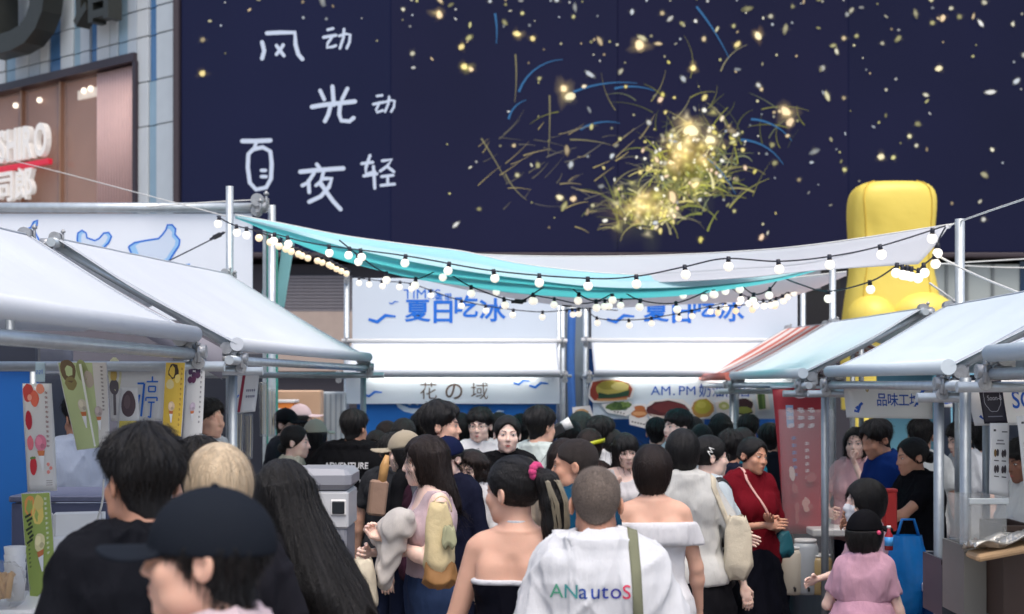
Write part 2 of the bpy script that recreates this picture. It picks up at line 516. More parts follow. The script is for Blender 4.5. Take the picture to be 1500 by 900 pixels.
for i in range(22):
    a = rg.uniform(0, 6.28); d = rg.random() ** .7
    cx, cy = (1010, 238) if i % 3 else (945, 302)
    glow(cx + 52 * d * math.cos(a), cy + 48 * d * math.sin(a), rg.uniform(22, 44), rg.choice([(150, 142, 74), (170, 140, 84), (122, 128, 70)]), .6)
GR = [(176, 178, 70), (206, 204, 96), (132, 138, 62), (150, 160, 118), (222, 210, 130), (96, 104, 74), (236, 226, 170)]
for i in range(330):                                             # arching blades of the tuft, drooping to either side
    big = i % 4
    cx, cy = (1015, 262) if big else (940, 318)
    x, y = cx + rg.gauss(0, 30 if big else 26), cy + rg.gauss(0, 22 if big else 9)
    kk = rg.uniform(.4, 1.1)
    an = rg.gauss(-1.62, .75); side = 1 if an > -1.57 else -1
    blade(x, y, an, abs(rg.gauss(0, 34)) + 16, rg.uniform(1.1, 4.0), rgb(*[v * kk for v in rg.choice(GR)]), side * abs(rg.gauss(.9, .6)))
for i in range(46):                                              # sparse long stems above and around the tuft
    x, y = rg.gauss(1030, 70), rg.gauss(190, 45)
    blade(x, y, rg.gauss(-1.5, .8), rg.uniform(30, 75), rg.uniform(1.0, 2.2), rgb(*[v * .62 for v in rg.choice(GR)]), rg.choice([-1, 1]) * rg.uniform(.3, 1.2))
for x, y, an, L, b_ in ((850, 190, -.5, 60, .8), (1100, 175, .1, 70, .9), (900, 130, -.2, 60, .6), (760, 135, -1.15, 85, 1.2), (840, 135, -.35, 95, .5), (745, 175, -1.3, 40, 1.1), (1020, 10, .9, 90, .25), (980, 205, .3, 130, .9), (1085, 205, .1, 75, 1.0), (725, 20, 1.4, 45, .3)):
    blade(x, y, an, L, 3.4, rgb(40, 100, 150), b_)
for x, y, an, L, b_ in ((705, 203, 1.0, 75, .1), (740, 255, 1.1, 50, -.5), (805, 140, 1.55, 90, .1), (755, 80, 1.5, 70, .2), (835, 205, 0, 60, .3), (900, 270, -.9, 50, .9)):
    blade(x, y, an, L, 2.6, rgb(122, 116, 84), b_)
for i in range(70):                                              # long faint trails to the left
    x, y = rg.uniform(700, 960), rg.uniform(190, 340)
    blade(x, y, rg.uniform(-.9, .4), rg.uniform(14, 48), rg.uniform(1.0, 2.2), rgb(*rg.choice([(150, 136, 96), (104, 100, 90), (176, 160, 104), (92, 88, 76)])), rg.uniform(-.6, .6))
for i in range(150):                                             # sparkles among the blades
    k = rg.random()
    cx, cy, s_ = (1012, 225, 34) if k < .5 else ((940, 300, 26) if k < .75 else (1010, 250, 75))
    spark(cx + rg.gauss(0, s_), cy + rg.gauss(0, s_ * .8), rg.uniform(1.4, 4.4), rg.choice([(255, 232, 190), (250, 226, 120), (255, 210, 170), (230, 214, 90), (255, 250, 230)]), 1, rg.uniform(.8, 1.8), rg.uniform(0, 3))
for x, y, r in ((826, 134, 20), (937, 67, 17), (1152, 166, 20), (1012, 195, 32), (998, 215, 30), (985, 243, 26), (1042, 208, 24), (950, 303, 32), (938, 296, 24), (1018, 270, 22), (970, 312, 20), (965, 285, 18), (1000, 228, 34), (1030, 235, 22), (1005, 182, 22), (922, 306, 18), (640, 20, 12), (684, 100, 12), (760, 52, 10), (1110, 52, 12), (1015, 100, 10)):
    glow(x, y, r, rg.choice([(255, 226, 150), (255, 210, 130), (246, 232, 120)]), 1.0)
for i in range(70):
    k = i % 2; glow((1005, 945)[k] + rg.gauss(0, 24), (222, 300)[k] + rg.gauss(0, (26, 15)[k]), rg.uniform(5, 11), rg.choice([(255, 240, 190), (255, 220, 150), (250, 240, 140)]), 1.2)
for x, y, r in ((826, 130, 7), (835, 142, 8), (937, 67, 8), (1150, 163, 8), (1157, 180, 7), (1015, 100, 6), (757, 50, 5), (780, 57, 5), (680, 98, 6), (690, 102, 5), (676, 69, 5), (644, 22, 6),
                (1110, 53, 6), (1080, 66, 5), (1012, 192, 11), (1000, 215, 10), (985, 240, 9), (1040, 205, 9), (945, 302, 11), (960, 305, 8), (1018, 270, 7), (985, 290, 8), (1380, 27, 5), (1375, 101, 5), (1290, 230, 6), (297, 108, 6), (820, 290, 5), (840, 292, 5)):
    spark(x, y, r, rg.choice([(255, 236, 180), (252, 222, 130), (255, 214, 160)]), 1, rg.uniform(.9, 1.5), rg.uniform(0, 3))
pts_seen = []
for i in range(330):
    z = rg.random()
    if z < .34: x, y = rg.uniform(272, 1500), rg.random() ** 2 * 110
    elif z < .72: x, y = rg.gauss(1040, 170), rg.gauss(190, 95)
    elif z < .86: x, y = rg.uniform(640, 1500), rg.uniform(0, 350)
    else: x, y = rg.uniform(272, 1500), rg.uniform(-300, 350)
    if x < 272 or x > 1570 or y > 362 or y < -320: continue
    if 340 < x < 600 and 30 < y < 320 and rg.random() < .85: continue
    if x < 640 and y > 130 and rg.random() < .6: continue
    spark(x, y, rg.choice([1.4, 1.8, 2.2, 2.6, 3.4, 4.2]), None, rg.uniform(.55, 1), rg.choice([1, 1, 1.2, 1.7, 2.3]), rg.uniform(0, 3.1))
for i in range(60): spark(rg.uniform(272, 1575), rg.uniform(-310, -5), rg.uniform(1.5, 4), None, rg.uniform(.6, 1), rg.uniform(1, 2), rg.uniform(0, 3))
o = ff.build('firefly_picture', attr_mat('firefly_light', emit=.72), scr, scr_fn, step=.00002)
tag(o, kind='stuff')
o = GW.build('firefly_glow', glow_mat('added_glow_light', .36), scr, lambda u, v, l: np.array(scr_loc(SX(u), DS - .03 - l, SZ(v))), step=.00005)
tag(o, kind='stuff')

# ------------------------------------------------------------------ mall, lower storey under the screen
mall = thing('mall_podium', 'grey podium storey of the mall below the big screen with shutters and pale glazing', 'building', (3, DS, 0))
def ml(x, y, z): return (x - 3, y - DS, z)
q = MB(); q.box(ml(11.2, DS + 3.3, Z(386, DS) / 2), (36, 6, Z(386, DS)))
q.box(ml(11.2, DS + 3.3, Z(373, DS) + 6.5), (36, 5.0, 13))
q.build('wall', mat('dark_podium_wall', rgb(46, 44, 52), rough=.7, bump=.2, bscale=12), mall)
M_SH = mat('grey_shutter', rgb(112, 110, 116), rough=.5, vary=.1)
q = MB(); q.box(ml(SX(460), DS + .2, SZ(500)), (SX(520) - SX(405), .1, SZ(472) - SZ(560))); q.build('beige_lintel', mat('beige_render', rgb(168, 152, 142), rough=.7, bump=.15), mall)
sl0 = MB(); sl0.box((0, 0, 0), (SX(515) - SX(412), .05, .062), bev=.012); sl_me = sl0.mesh('shutter_slat'); sl_me.materials.append(M_SH)
for i in range(12):
    o = bpy.data.objects.new('shutter_slat', sl_me); o.location = ml(SX(463), DS + .22, SZ(405) - i * .07); link(o, mall)
q = MB(); q.box(ml(SX(1440), DS + .22, SZ(425)), (SX(1500) - SX(1365), .08, SZ(388) - SZ(465)))
q.build('pale_glazing', mat('pale_milky_glass', rgb(172, 180, 176), rough=.35, vary=.06, vscale=1.2), mall)
for px in (1390, 1420, 1458): 
    q = MB(); q.box(ml(SX(px), DS + .16, SZ(425)), (.05, .06, SZ(388) - SZ(464))); q.build('mullion', mat('grey_mullion', rgb(120, 126, 126), rough=.4), mall)
q = MB(); q.box(ml(SX(1520), DS + .2, SZ(425)), (SX(1540) - SX(1496), .1, SZ(384) - SZ(470))); q.build('blue_glass', mat('deep_blue_glass', rgb(18, 52, 84), rough=.15), mall)
q = MB(); q.box(ml(SX(1205), DS + .2, SZ(440)), (SX(1235) - SX(1178), .1, 1.4)); q.build('window', mat('dark_window_glass', rgb(26, 26, 36), rough=.12), mall)
q = MB(); q.box(ml(SX(1193), DS + .15, SZ(405)), (.3, .12, .5)); q.build('panel_light_grey', mat('light_grey_panel', rgb(165, 170, 172), rough=.5), mall)

# ------------------------------------------------------------------ mall, left wing: cladding, shop window, signs
CX, CY = X(255, DS), DS                                   # corner beside the screen
dl = Vector((-3.93, 3.2, 0)).normalized()                 # runs away to the left
nl_ = Vector((-dl.y, dl.x, 0)).normalized()
if nl_.y > 0: nl_ = -nl_
def wing_t(px):                                           # distance along the wing for a column of the photograph
    k = (px - 750) / FPX
    return (k * CY - CX) / (dl.x - k * dl.y)
def wd(px): return CY + dl.y * wing_t(px)
def wing(px, py, off=0.0):
    t = wing_t(px); d = CY + dl.y * t
    return Vector((CX + dl.x * t, d, Z(py, d))) + nl_ * off
wg = thing('mall_wing', 'pale stone clad mall wing with blue glass strips and a wide shop window', 'building', (CX, CY, 0))
O0 = Vector((CX, CY, 0))
rotw = Matrix((dl, nl_, Vector((0, 0, 1)))).transposed()  # local x along wing, y outward
def wbox(mb, t0, t1, z0, z1, o0, o1, bev=0.0):
    c = dl * ((t0 + t1) / 2) + nl_ * ((o0 + o1) / 2) + Vector((0, 0, (z0 + z1) / 2))
    mb.box(tuple(c), (abs(t1 - t0), abs(o1 - o0), abs(z1 - z0)), rotw, bev)
WIN_R, WIN_T = wing_t(196), wing(196, 90).z               # right and top edges of the shop window
WIN_B = wing(212, 310).z
q = MB(); wbox(q, -.02, 14, 0, 13.5, -1.2, -.35); q.build('core_wall', mat('wing_core', rgb(120, 124, 128), rough=.8), wg)
M_CLAD = [mat('pale_cladding_a', rgb(186, 196, 202), rough=.55, bump=.12, bscale=6, stretch=(1, 1, .2), vary=.08, vscale=3),
          mat('pale_cladding_b', rgb(172, 184, 194), rough=.55, bump=.12, bscale=6, stretch=(1, 1, .2), vary=.1, vscale=2.2),
          mat('pale_cladding_c', rgb(196, 203, 206), rough=.55, bump=.12, bscale=6, stretch=(1, 1, .2), vary=.07, vscale=4)]
M_STRIP = mat('blue_glass_strip', rgb(74, 116, 160), rough=.2, vary=.2, vscale=1.5)
M_STRIP2 = mat('pale_blue_glass_strip', rgb(138, 166, 184), rough=.25, vary=.15, vscale=1.5)
edges = [255, 228, 217, 200, 186, 172, 160, 141, 131, 117, 107, 88, 70, 58, 42, 22, 8, -12, -30]
kinds = [0, 's', 2, 1, 'p', 0, 2, 's', 1, 'p', 0, 's', 2, 1, 0, 'p', 2, 's']
zrows = [0, 1.5, 3.3, wing(228, 183).z, wing(228, 117).z, wing(228, 50).z, 9.9, 11.6, 13.4]
rr = random.Random(4)
for i in range(len(edges) - 1):
    t0, t1 = wing_t(edges[i]) + .012, wing_t(edges[i + 1]) - .012
    k = kinds[i]
    for j in range(len(zrows) - 1):
        z0, z1 = zrows[j] + .012, zrows[j + 1] - .012
        off = rr.uniform(-.006, .006)
        if t0 > WIN_R - .3:
            if z0 < WIN_B: 
                if z1 > WIN_B: z1 = WIN_B
            elif z0 < WIN_T:
                if z1 <= WIN_T + .2: continue
                z0 = WIN_T + .1
        if z1 - z0 < .1: continue
        q = MB()
        if k == 's' and z1 > wing(228, 118).z + .1: wbox(q, t0, t1, z0, z1, -.34, -.06); q.build('glass_strip', M_STRIP, wg)
        elif k in ('p', 's'): wbox(q, t0, t1, z0, z1, -.34, -.03); q.build('glass_strip', M_STRIP2, wg)
        else: wbox(q, t0, t1, z0, z1, -.34, off, .01); q.build('cladding_panel', M_CLAD[k], wg)
# shop window
q = MB(); wbox(q, WIN_R - .12, 14, WIN_T - .02, WIN_T + .16, -.3, .1); wbox(q, WIN_R - .16, WIN_R - .05, WIN_B, WIN_T - .02, -.3, .08)
q.build('window_frame', mat('dark_window_frame', rgb(54, 44, 52), rough=.4), wg)
t_a, t_b = wing_t(194), wing_t(137)
q = MB(); wbox(q, t_a, t_b, WIN_B, WIN_T - .04, -.33, -.1); pk = q.build('pink_panel', mat('pink_groove_shade', rgb(120, 84, 80), rough=.6, vary=.06), wg)  # darker pink paints the shade of the grooves between the flutes
nrib = 14
for i in range(nrib):
    t = t_a + (t_b - t_a) * (i + .5) / nrib
    q = MB(); q.tube([tuple(dl * t + nl_ * -.1 + Vector((0, 0, z))) for z in (WIN_B + .01, WIN_T - .06)], (t_b - t_a) / nrib * .4, 8); q.build('flute', mat('pink_flute', rgb(222, 188, 182), rough=.55, vary=.06), pk)
M_BROWN = mat('warm_brown_interior', rgb(120, 86, 70), rough=.55, vary=.45, vscale=1.2, emit=rgb(150, 96, 66), estr=.22)
q = MB(); wbox(q, t_b + .01, 14, WIN_B, WIN_T - .04, -.34, -.3); q.build('interior_wall', M_BROWN, wg)
M_GLASS = mat('shop_glass', rgb(206, 182, 172), rough=.08, alpha=.22, vary=.02)
for a, b_ in ((136, 86), (82, 29), (25, -30)):
    q = MB(); wbox(q, wing_t(a), wing_t(b_), WIN_B, WIN_T - .04, -.16, -.14); q.build('window_pane', M_GLASS, wg)
for px in (84, 27):
    q = MB(); wbox(q, wing_t(px) - .03, wing_t(px) + .03, WIN_B, WIN_T - .04, -.22, -.06); q.build('window_post', mat('brass_post', rgb(170, 134, 112), rough=.35, metal=.4), wg)
    q = MB(); wbox(q, wing_t(px) + .05, wing_t(px) + .4, WIN_B, WIN_T - .05, -.295, -.24); q.build('interior_column', mat('dark_red_column', rgb(120, 82, 76), rough=.5), wg)
for px, py in ((47, 145), (12, 153), (122, 128), (112, 131)):
    w_ = wing(px, py, -.2) - O0; q = MB(); q.sphere(tuple(w_), .07, 8, 6); q.build('downlight', mat('downlight_glow', (1, .9, .75), emit=(1, .88, .7), estr=1.6), wg)
q = MB(); c = wing(120, 134, -.24) - O0; wbox(q, wing_t(137), wing_t(102), c.z - .1, c.z + .1, -.27, -.21); q.build('lit_shelf', mat('lit_white', rgb(220, 214, 205), emit=rgb(240, 230, 215), estr=.5), wg)

def wing_letters(name, label, txt, px0, py0, size, m, depth, off, group=None, bold=.0, sx=1.0, under=None, cat='sign'):
    """Raised letters on the wing; reading runs towards the corner, to the right."""
    tw = sum(text_geo(c_, bold, .5)[0][:, 0].max() + .09 for c_ in txt) * size * sx - .09 * size * sx
    o = wing(px0, py0) + dl * tw      # px0 is where the lettering ends
    t = thing(name, label, cat, tuple(o + nl_ * off))
    ax = -dl
    for i, ch in enumerate(txt):
        V, F = text_geo(ch, bold, .5)
        if not len(V): continue
        adv = sum(text_geo(c_, bold, .5)[0][:, 0].max() + .09 for c_ in txt[:i])
        P = [tuple(ax * ((v[0] + adv) * size * sx) + Vector((0, 0, v[1] * size)) + nl_ * ((v[2] + .5) * depth)) for v in V]
        mb = MB(); mb.add(P, F); mb.build('letter', m, t)
    if under:
        under = (under[0], tw + .05, under[2], under[3])
        mb = MB(); c0 = ax * (under[0] + under[1]) / 2 + Vector((0, 0, under[2])) + nl_ * .06
        mb.box(tuple(c0), (under[1] - under[0], .12, under[3]), rotw, .01); mb.build('red_bar', mat('red_sign_bar', rgb(205, 36, 60), rough=.4, emit=rgb(205, 36, 60), estr=.25), t)
    return t
M_LET = mat('white_lit_letter', rgb(215, 212, 208), rough=.4, emit=rgb(250, 244, 238), estr=.2)
M_DARK = mat('dark_olive_metal', rgb(58, 60, 56), rough=.45, metal=.3, vary=.15)
ts = 33.0 / FPX
wing_letters('shop_sign', 'white block letter restaurant sign underlined in red on the shop window', 'SUSHIRO', 80, 227, 1.02, M_LET, .14, .08, bold=.03, sx=.62, under=(-.1, 0, -.17, .13))
wing_letters('shop_sign', 'white three character sign below the red underlined letters', '寿司郎', 58, 287, .8, M_LET, .12, .08, bold=.015, sx=1.0)
wing_letters('building_sign', 'big dark letter D standing off the stone cladding', 'D', 108, 64, 3.0, M_DARK, .5, .25, bold=.03, sx=1.15)
wing_letters('building_sign', 'dark character sign beside the big letter D, cut by the picture top', '馆', 192, 22, 1.6, M_DARK, .35, .2, bold=.02, sx=.95)
# ================================================================== inflatable figure
M_YEL = mat('yellow_inflatable', rgb(250, 226, 104), rough=.4, vary=.04, vscale=2, bump2=.5, b2scale=3, translucent=.15)
def inflatable():
    d = 21.0
    cx = X(1306, d)
    t = thing('inflatable_figure', 'tall yellow inflatable figure with a rounded square top rising behind the stalls', 'inflatable', (cx, d, 0))
    # profile rows: photo row, half width px, squareness
    rows = [(267.5, 18, 2.6), (269, 40, 3.2), (273, 51, 3.6), (282, 58.5, 3.8), (296, 61.5, 3.8), (318, 62.5, 3.6), (345, 61, 3.4), (372, 59.5, 3.2), (395, 60, 3.0), (412, 62, 2.8), (430, 66, 2.6), (448, 69, 2.4), (470, 72, 2.3), (520, 74, 2.3), (600, 72, 2.3)]
    n = 40; V, F = [], []
    zs = []
    for k, (py, hw_, e) in enumerate(rows):
        a = hw_ / FPX * d; b = a * .8
        for j in range(n):
            th = 2 * math.pi * j / n
            c, s_ = math.cos(th), math.sin(th)
            x = a * math.copysign(abs(c) ** (2 / e), c); y = b * math.copysign(abs(s_) ** (2 / e), s_)
            z = Z(py, d)
            if 310 < py < 400: x *= 1 - .05 * max(0, math.cos((th - math.pi * 1.25) * 3)) ; y *= 1 - .16 * math.exp(-((th - 4.2) / .25) ** 2) * math.exp(-((py - 348) / 26) ** 2)
            lean = -.06 * (1 - min(1, (py - 268) / 200)) * 0
            V.append((x + lean, y, z))
    V.append((0, 0, Z(267, d))); top = len(V) - 1
    for k in range(len(rows) - 1):
        for j in range(n): F.append((k * n + j, (k + 1) * n + j, (k + 1) * n + (j + 1) % n, k * n + (j + 1) % n))
    for j in range(n): F.append((top, j, (j + 1) % n))
    mb = MB(); mb.add(V, F, True); me = mb.mesh('body'); fix_normals(me); me.materials.append(M_YEL)
    o = link(bpy.data.objects.new('body', me), t); md = o.modifiers.new('smooth', 'SUBSURF'); md.levels = md.render_levels = 1
    for a_ in (.6, 2.2, 4.0, 5.4):                            # welded seams
        mb2 = MB(); pts_ = []
        for k in range(1, len(rows) - 2):
            j = int(a_ / (2 * math.pi) * n); v0 = Vector(V[k * n + j]); pts_.append(tuple(Vector((v0.x * .994, v0.y * .994, v0.z))))
        mb2.tube(pts_, .012, 6); mb2.build('seam', mat('yellow_seam', rgb(206, 172, 60), rough=.5), t)
    for px, py, rx, rz, nm in ((1338, 462, 50, 33, 'leg'), (1268, 470, 36, 36, 'leg')):
        mb = MB(); mb.sphere(((px - 1306) / FPX * d, -.34, Z(py, d)), 1, 24, 14, (rx / FPX * d, .42, rz / FPX * d)); mb.build(nm, M_YEL, t)
    mb = MB(); mb.tube([(0, -.2, 0), (0, -.2, Z(600, d) + .05)], [.62, .6], 24); mb.build('base', M_YEL, t)
inflatable()

# ================================================================== pipe-and-clamp stalls
def clamp(parent, p, ax, off=(0, 0, -.05), s=1.0):
    s *= .84
    """A swivel coupler: two collars, a bolt and a wing nut."""
    p = Vector(p); ax = Vector(ax).normalized()
    side = ax.cross(Vector((0, 0, 1)));  side = side.normalized() if side.length > .1 else Vector((1, 0, 0))
    mb = MB()
    mb.tube([p - ax * .035 * s, p + ax * .035 * s], .036 * s, 12)
    q = p + Vector(off)
    mb.tube([q - side * .035 * s, q + side * .035 * s], .034 * s, 12)
    mb.box(tuple((p + q) / 2 + side * .036 * s), (.03 * s, .03 * s, .05 * s))
    mb.tube([p + side * .045 * s - Vector((0, 0, .06)) * s, p + side * .045 * s + Vector((0, 0, .052)) * s], .0075 * s, 6)
    mb.tube([p + side * .045 * s + Vector((0, 0, .03)) * s, p + side * .045 * s + Vector((0, 0, .044)) * s], .015 * s, 6)
    return mb.build('clamp', M_CLAMP, parent)

def pipe(parent, a, b, r=.024, name='pipe', m=None):
    mb = MB(); mb.tube([a, b], r, 14); return mb.build(name, m or M_PIPE, parent)

M_GAP_SHADE = mat('gap_shade_grey', rgb(150, 148, 158), rough=.8, vary=.06, bump=.1, bscale=200, translucent=.2)
M_BACKC = mat('grey_blue_back_cloth', rgb(92, 98, 116), rough=.85, vary=.12, vscale=3, bump2=.4, b2scale=6)
M_COUNTER = mat('counter_cloth', rgb(104, 108, 120), rough=.7, vary=.06, bump2=.4, b2scale=5, b2stretch=(2, 2, .3))

def awning(parent, e0, e1, r0, r1, m, sag=.03, roller=.036, rm=None, drop=.0):
    """Cloth from the eaves roller e0-e1 up to the ridge r0-r1."""
    e0, e1, r0, r1 = map(Vector, (e0, e1, r0, r1))
    def fn(u, v):
        p = (e0.lerp(e1, u)).lerp(r0.lerp(r1, u), v)
        p.z -= sag * 4 * v * (1 - v) * (.55 + .45 * math.sin(math.pi * u)) + .02 * math.sin(9 * u + 3 * v) * v * (1 - v) + .012 * math.sin(23 * u - 7 * v) * (1 - v) ** 2 * v * 2 + .01 * math.sin(31 * u + 5 * v) * v ** 3 * (1 - v) * 4
        return p
    mb = MB(); mb.sheet(fn, 44, 20, .004); mb.build('awning', m, parent)
    for u_ in (.004, .996):
        mb = MB(); mb.tube([tuple(Vector(fn(u_, k / 16)) + Vector((0, 0, .003))) for k in range(17)], .0065, 6); mb.build('hem', mat('hem_webbing', rgb(176, 182, 190), rough=.8), parent)
    mb = MB(); mb.tube([tuple(Vector(fn(k / 20, .985)) + Vector((0, 0, .003))) for k in range(21)], .0065, 6); mb.build('hem', mat('hem_webbing'), parent)
    mb = MB(); mb.tube([e0, e1], roller, 16); mb.build('awning_roller', rm or M_CLOTH, parent)

def stripe_mat():
    m = bpy.data.materials.new('red_striped_cloth'); m.use_nodes = True
    n, l = m.node_tree.nodes, m.node_tree.links
    p = n['Principled BSDF']; p.inputs['Roughness'].default_value = .7
    tc = n.new('ShaderNodeTexCoord'); wv = n.new('ShaderNodeTexWave'); wv.bands_direction = 'Y'; wv.inputs['Scale'].default_value = .62; wv.inputs['Distortion'].default_value = .1
    l.new(tc.outputs['Object'], wv.inputs['Vector'])
    cr = n.new('ShaderNodeValToRGB'); cr.color_ramp.interpolation = 'CONSTANT'
    cr.color_ramp.elements[0].color = rgb(226, 214, 206); cr.color_ramp.elements[1].position = .58; cr.color_ramp.elements[1].color = rgb(196, 104, 84)
    l.new(wv.outputs['Fac'], cr.inputs[0]); l.new(cr.outputs[0], p.inputs['Base Color'])
    return m

def side_stall(label, sgn, y0, y1, xe0, xe1, he0, he1, xr0, xr1, hr0, hr1, top_post=None, near_post=True, po=.05, cloth=None, roller_m=None, over=.12, arm=True, far_over=None):
    """A stall of the side rows: sgn -1 left, +1 right; eaves on the aisle, ridge behind."""
    t = thing('market_stall', label, 'market stall', ((xe0 + xr0) / 2, y0, 0), 0, 'pipe framed stalls beside the aisle')
    ox, oy = (xe0 + xr0) / 2, y0
    L = lambda x, y, z: (x - ox, y - oy, z)
    e0, e1 = L(xe0, y0, he0), L(xe1, y1, he1)
    r0, r1 = L(xr0, y0, hr0), L(xr1, y1, hr1)
    awning(t, e0, e1, r0, r1, cloth or M_CLOTH, rm=roller_m)
    hp0, hp1 = he0 - .085, he1 - .085
    inw = sgn * .02
    # eaves rail below the roller, ridge rail, rafters
    pipe(t, L(xe0 + inw, y0 - .1, hp0), L(xe1 + inw, y1 + .1, hp1), .024, 'eaves_rail')
    pipe(t, L(xr0, y0 - .05, hr0 - .03), L(xr1, y1 + .05, hr1 - .03), .024, 'ridge_rail')
    for (xe, xr, y, he, hr) in ((xe0, xr0, y0 + .03, he0, hr0), (xe1, xr1, y1 - .0, he1, hr1)):
        pipe(t, L(xe, y + .03, he - .035), L(xr, y + .03, hr - .04), .022, 'rafter')
        pipe(t, L(xe - sgn * over, y + .06, he - .14), L(xr + sgn * .35, y + .06, he - .14), .023, 'cross_rail')
        if near_post or y > y0 + 1: pipe(t, L(xe + sgn * po, y + .12, 0), L(xe + sgn * po, y + .12, he - .1), .024, 'post', M_POST)
        pipe(t, L(xr + sgn * .28, y + .12, 0), L(xr + sgn * .28, y + .12, hr - .1), .024, 'post', M_POST)
        clamp(t, L(xe - sgn * .01, y + .06, he - .075), (1, 0, 0))
        clamp(t, L(xe + sgn * .06, y + .02, he - .02), (0, 1, 0), (0, 0, -.06), 1.1)
        clamp(t, L(xr, y, hr + .0), (0, 1, 0), (sgn * .05, 0, -.03))
    if top_post: pipe(t, L(top_post[0], top_post[1], 0), L(*top_post), .03, 'tall_post'); clamp(t, L(top_post[0], top_post[1] - .02, hr1 - .03), (0, 0, 1), (0, .05, 0), 1.2)
    # rear slope of the roof, counter
    mb = MB(); mb.sheet(lambda u, v: L(xr0 + (xr1 - xr0) * u + sgn * (.01 + 1.1 * v), y0 + (y1 - y0) * u, hr0 + (hr1 - hr0) * u - .01 - .45 * v - .02 * math.sin(math.pi * v)), 10, 6, .004); mb.build('rear_awning', cloth or M_CLOTH, t)
    xb = (xr0 + xr1) / 2 + sgn * 1.12
    mb = MB(); mb.sheet(lambda u, v: L(xb + .012 * math.sin(30 * u + 2 * v), y0 + (y1 - y0) * u, (hr0 + hr1) / 2 - .46 - v * 1.9), 40, 4, .004); mb.build('back_curtain', M_BACKC, t)
    mb = MB(); mb.sheet(lambda u, v: L(xe1 + (xr1 + sgn * 1.1 - xe1) * u * 1.0 + sgn * .1, y1 + .02 + .008 * math.sin(26 * u), .15 + (he1 - .32) * v), 30, 4, .004) if far_over else None
    if far_over: mb.build('end_curtain', M_BACKC, t)
    mb = MB(); mb.box(L((xe0 + xe1) / 2 + sgn * .34, (y0 + y1) / 2, .87), (.5, y1 - y0 - .25, .05), bev=.008); mb.build('counter_top', M_WHITE, t)
    mb = MB(); mb.box(L((xe0 + xe1) / 2 + sgn * .2, (y0 + y1) / 2, .42), (.03, y1 - y0 - .3, .84)); mb.build('counter_skirt', M_COUNTER, t)
    return t, L

LS1, L1 = side_stall('nearest white awninged stall on the left hung with ice cream posters', -1, 3.3, 6.25, -1.47, -1.385, 2.12, 2.115, -2.35, -2.12, 2.56, 2.55)
LS2, L2 = side_stall('second white awninged stall on the left, with a tall post at its far end', -1, 7.45, 11.25, -1.43, -1.13, 2.105, 2.105, -2.38, -2.25, 2.66, 2.77, top_post=(-2.235, 11.35, 3.46))
M_CL_R = mat('cool_white_awning_cloth', rgb(222, 234, 240), rough=.7, bump=.05, bscale=300, vary=.03, vscale=2, translucent=.12, bump2=.15, b2scale=2.2, b2stretch=(1, 2.5, 1))
RS0, K0 = side_stall('white awninged stall cut by the right picture edge with a black square logo sign', 1, 3.6, 5.95, 1.985, 1.985, 2.03, 2.025, 2.72, 2.72, 2.42, 2.40, po=-.065, cloth=M_CL_R, roller_m=M_CL_R)
RS1, K1 = side_stall('white awninged stall on the right with a tall post and blue lettered sign', 1, 6.5, 8.95, 1.98, 1.98, 1.975, 1.975, 2.74, 2.72, 2.40, 2.385, po=0.0, top_post=(2.805, 8.98, 2.93), cloth=M_CL_R, roller_m=M_CL_R)
RS2, K2 = side_stall('pale awninged stall on the right with a red hanging banner at its front', 1, 9.75, 12.85, 1.98, 1.98, 1.97, 1.97, 2.80, 2.88, 2.415, 2.455, near_post=False, top_post=(2.885, 12.9, 2.93), cloth=M_CL_R, roller_m=M_CL_R)
RS3, K3 = side_stall('red and white striped awning stall at the far end of the right row', 1, 13.15, 15.2, 1.99, 1.98, 1.965, 1.965, 2.88, 2.92, 2.45, 2.49, cloth=stripe_mat(), roller_m=mat('red_roller', rgb(214, 120, 104), rough=.5))
for t, L, y in ((RS1, K1, 7.7), (RS2, K2, 11.3), (RS0, K0, 4.9), (LS2, L2, 9.4), (LS1, L1, 5.2)):
    sg_ = 1 if t in (RS0, RS1, RS2) else -1
    mb = MB(); mb.tube([L((2.2 if sg_ > 0 else (-2.15 if t is LS1 else -1.62)), y - .5, 2.03 if t is not LS1 else 2.3), L((2.2 if sg_ > 0 else (-2.1 if t is LS1 else -1.55)), y + .6, 2.03 if t is not LS1 else 2.3)], .014, 8); mb.build('lamp_tube', mat('lamp_tube_glow', (1, .96, .9), emit=(1, .95, .86), estr=9.0), t)  # the LS1 tube is added out of view to brighten its posters
# grey sheet added to stand for the shaded gap between the two left awnings
mb = MB(); mb.sheet(lambda u, v: L2(-1.5 - .75 * u, 7.42, 2.08 + .42 * u - .16 * v), 8, 2, .004); mb.build('gap_shade_sheet', M_GAP_SHADE, LS2)

# ------------------------------------------------------------------ booths across the end of the aisle
def seagull(pr, x, y, s, c=BLUE, flip=1):
    pr.stroke([(x, y), (x + .32 * s, y - .1 * s * flip), (x + .62 * s, y + .14 * s * flip), (x + 1.0 * s, y + .1 * s * flip)], [.1 * s, .13 * s, .12 * s, .06 * s], c, False)

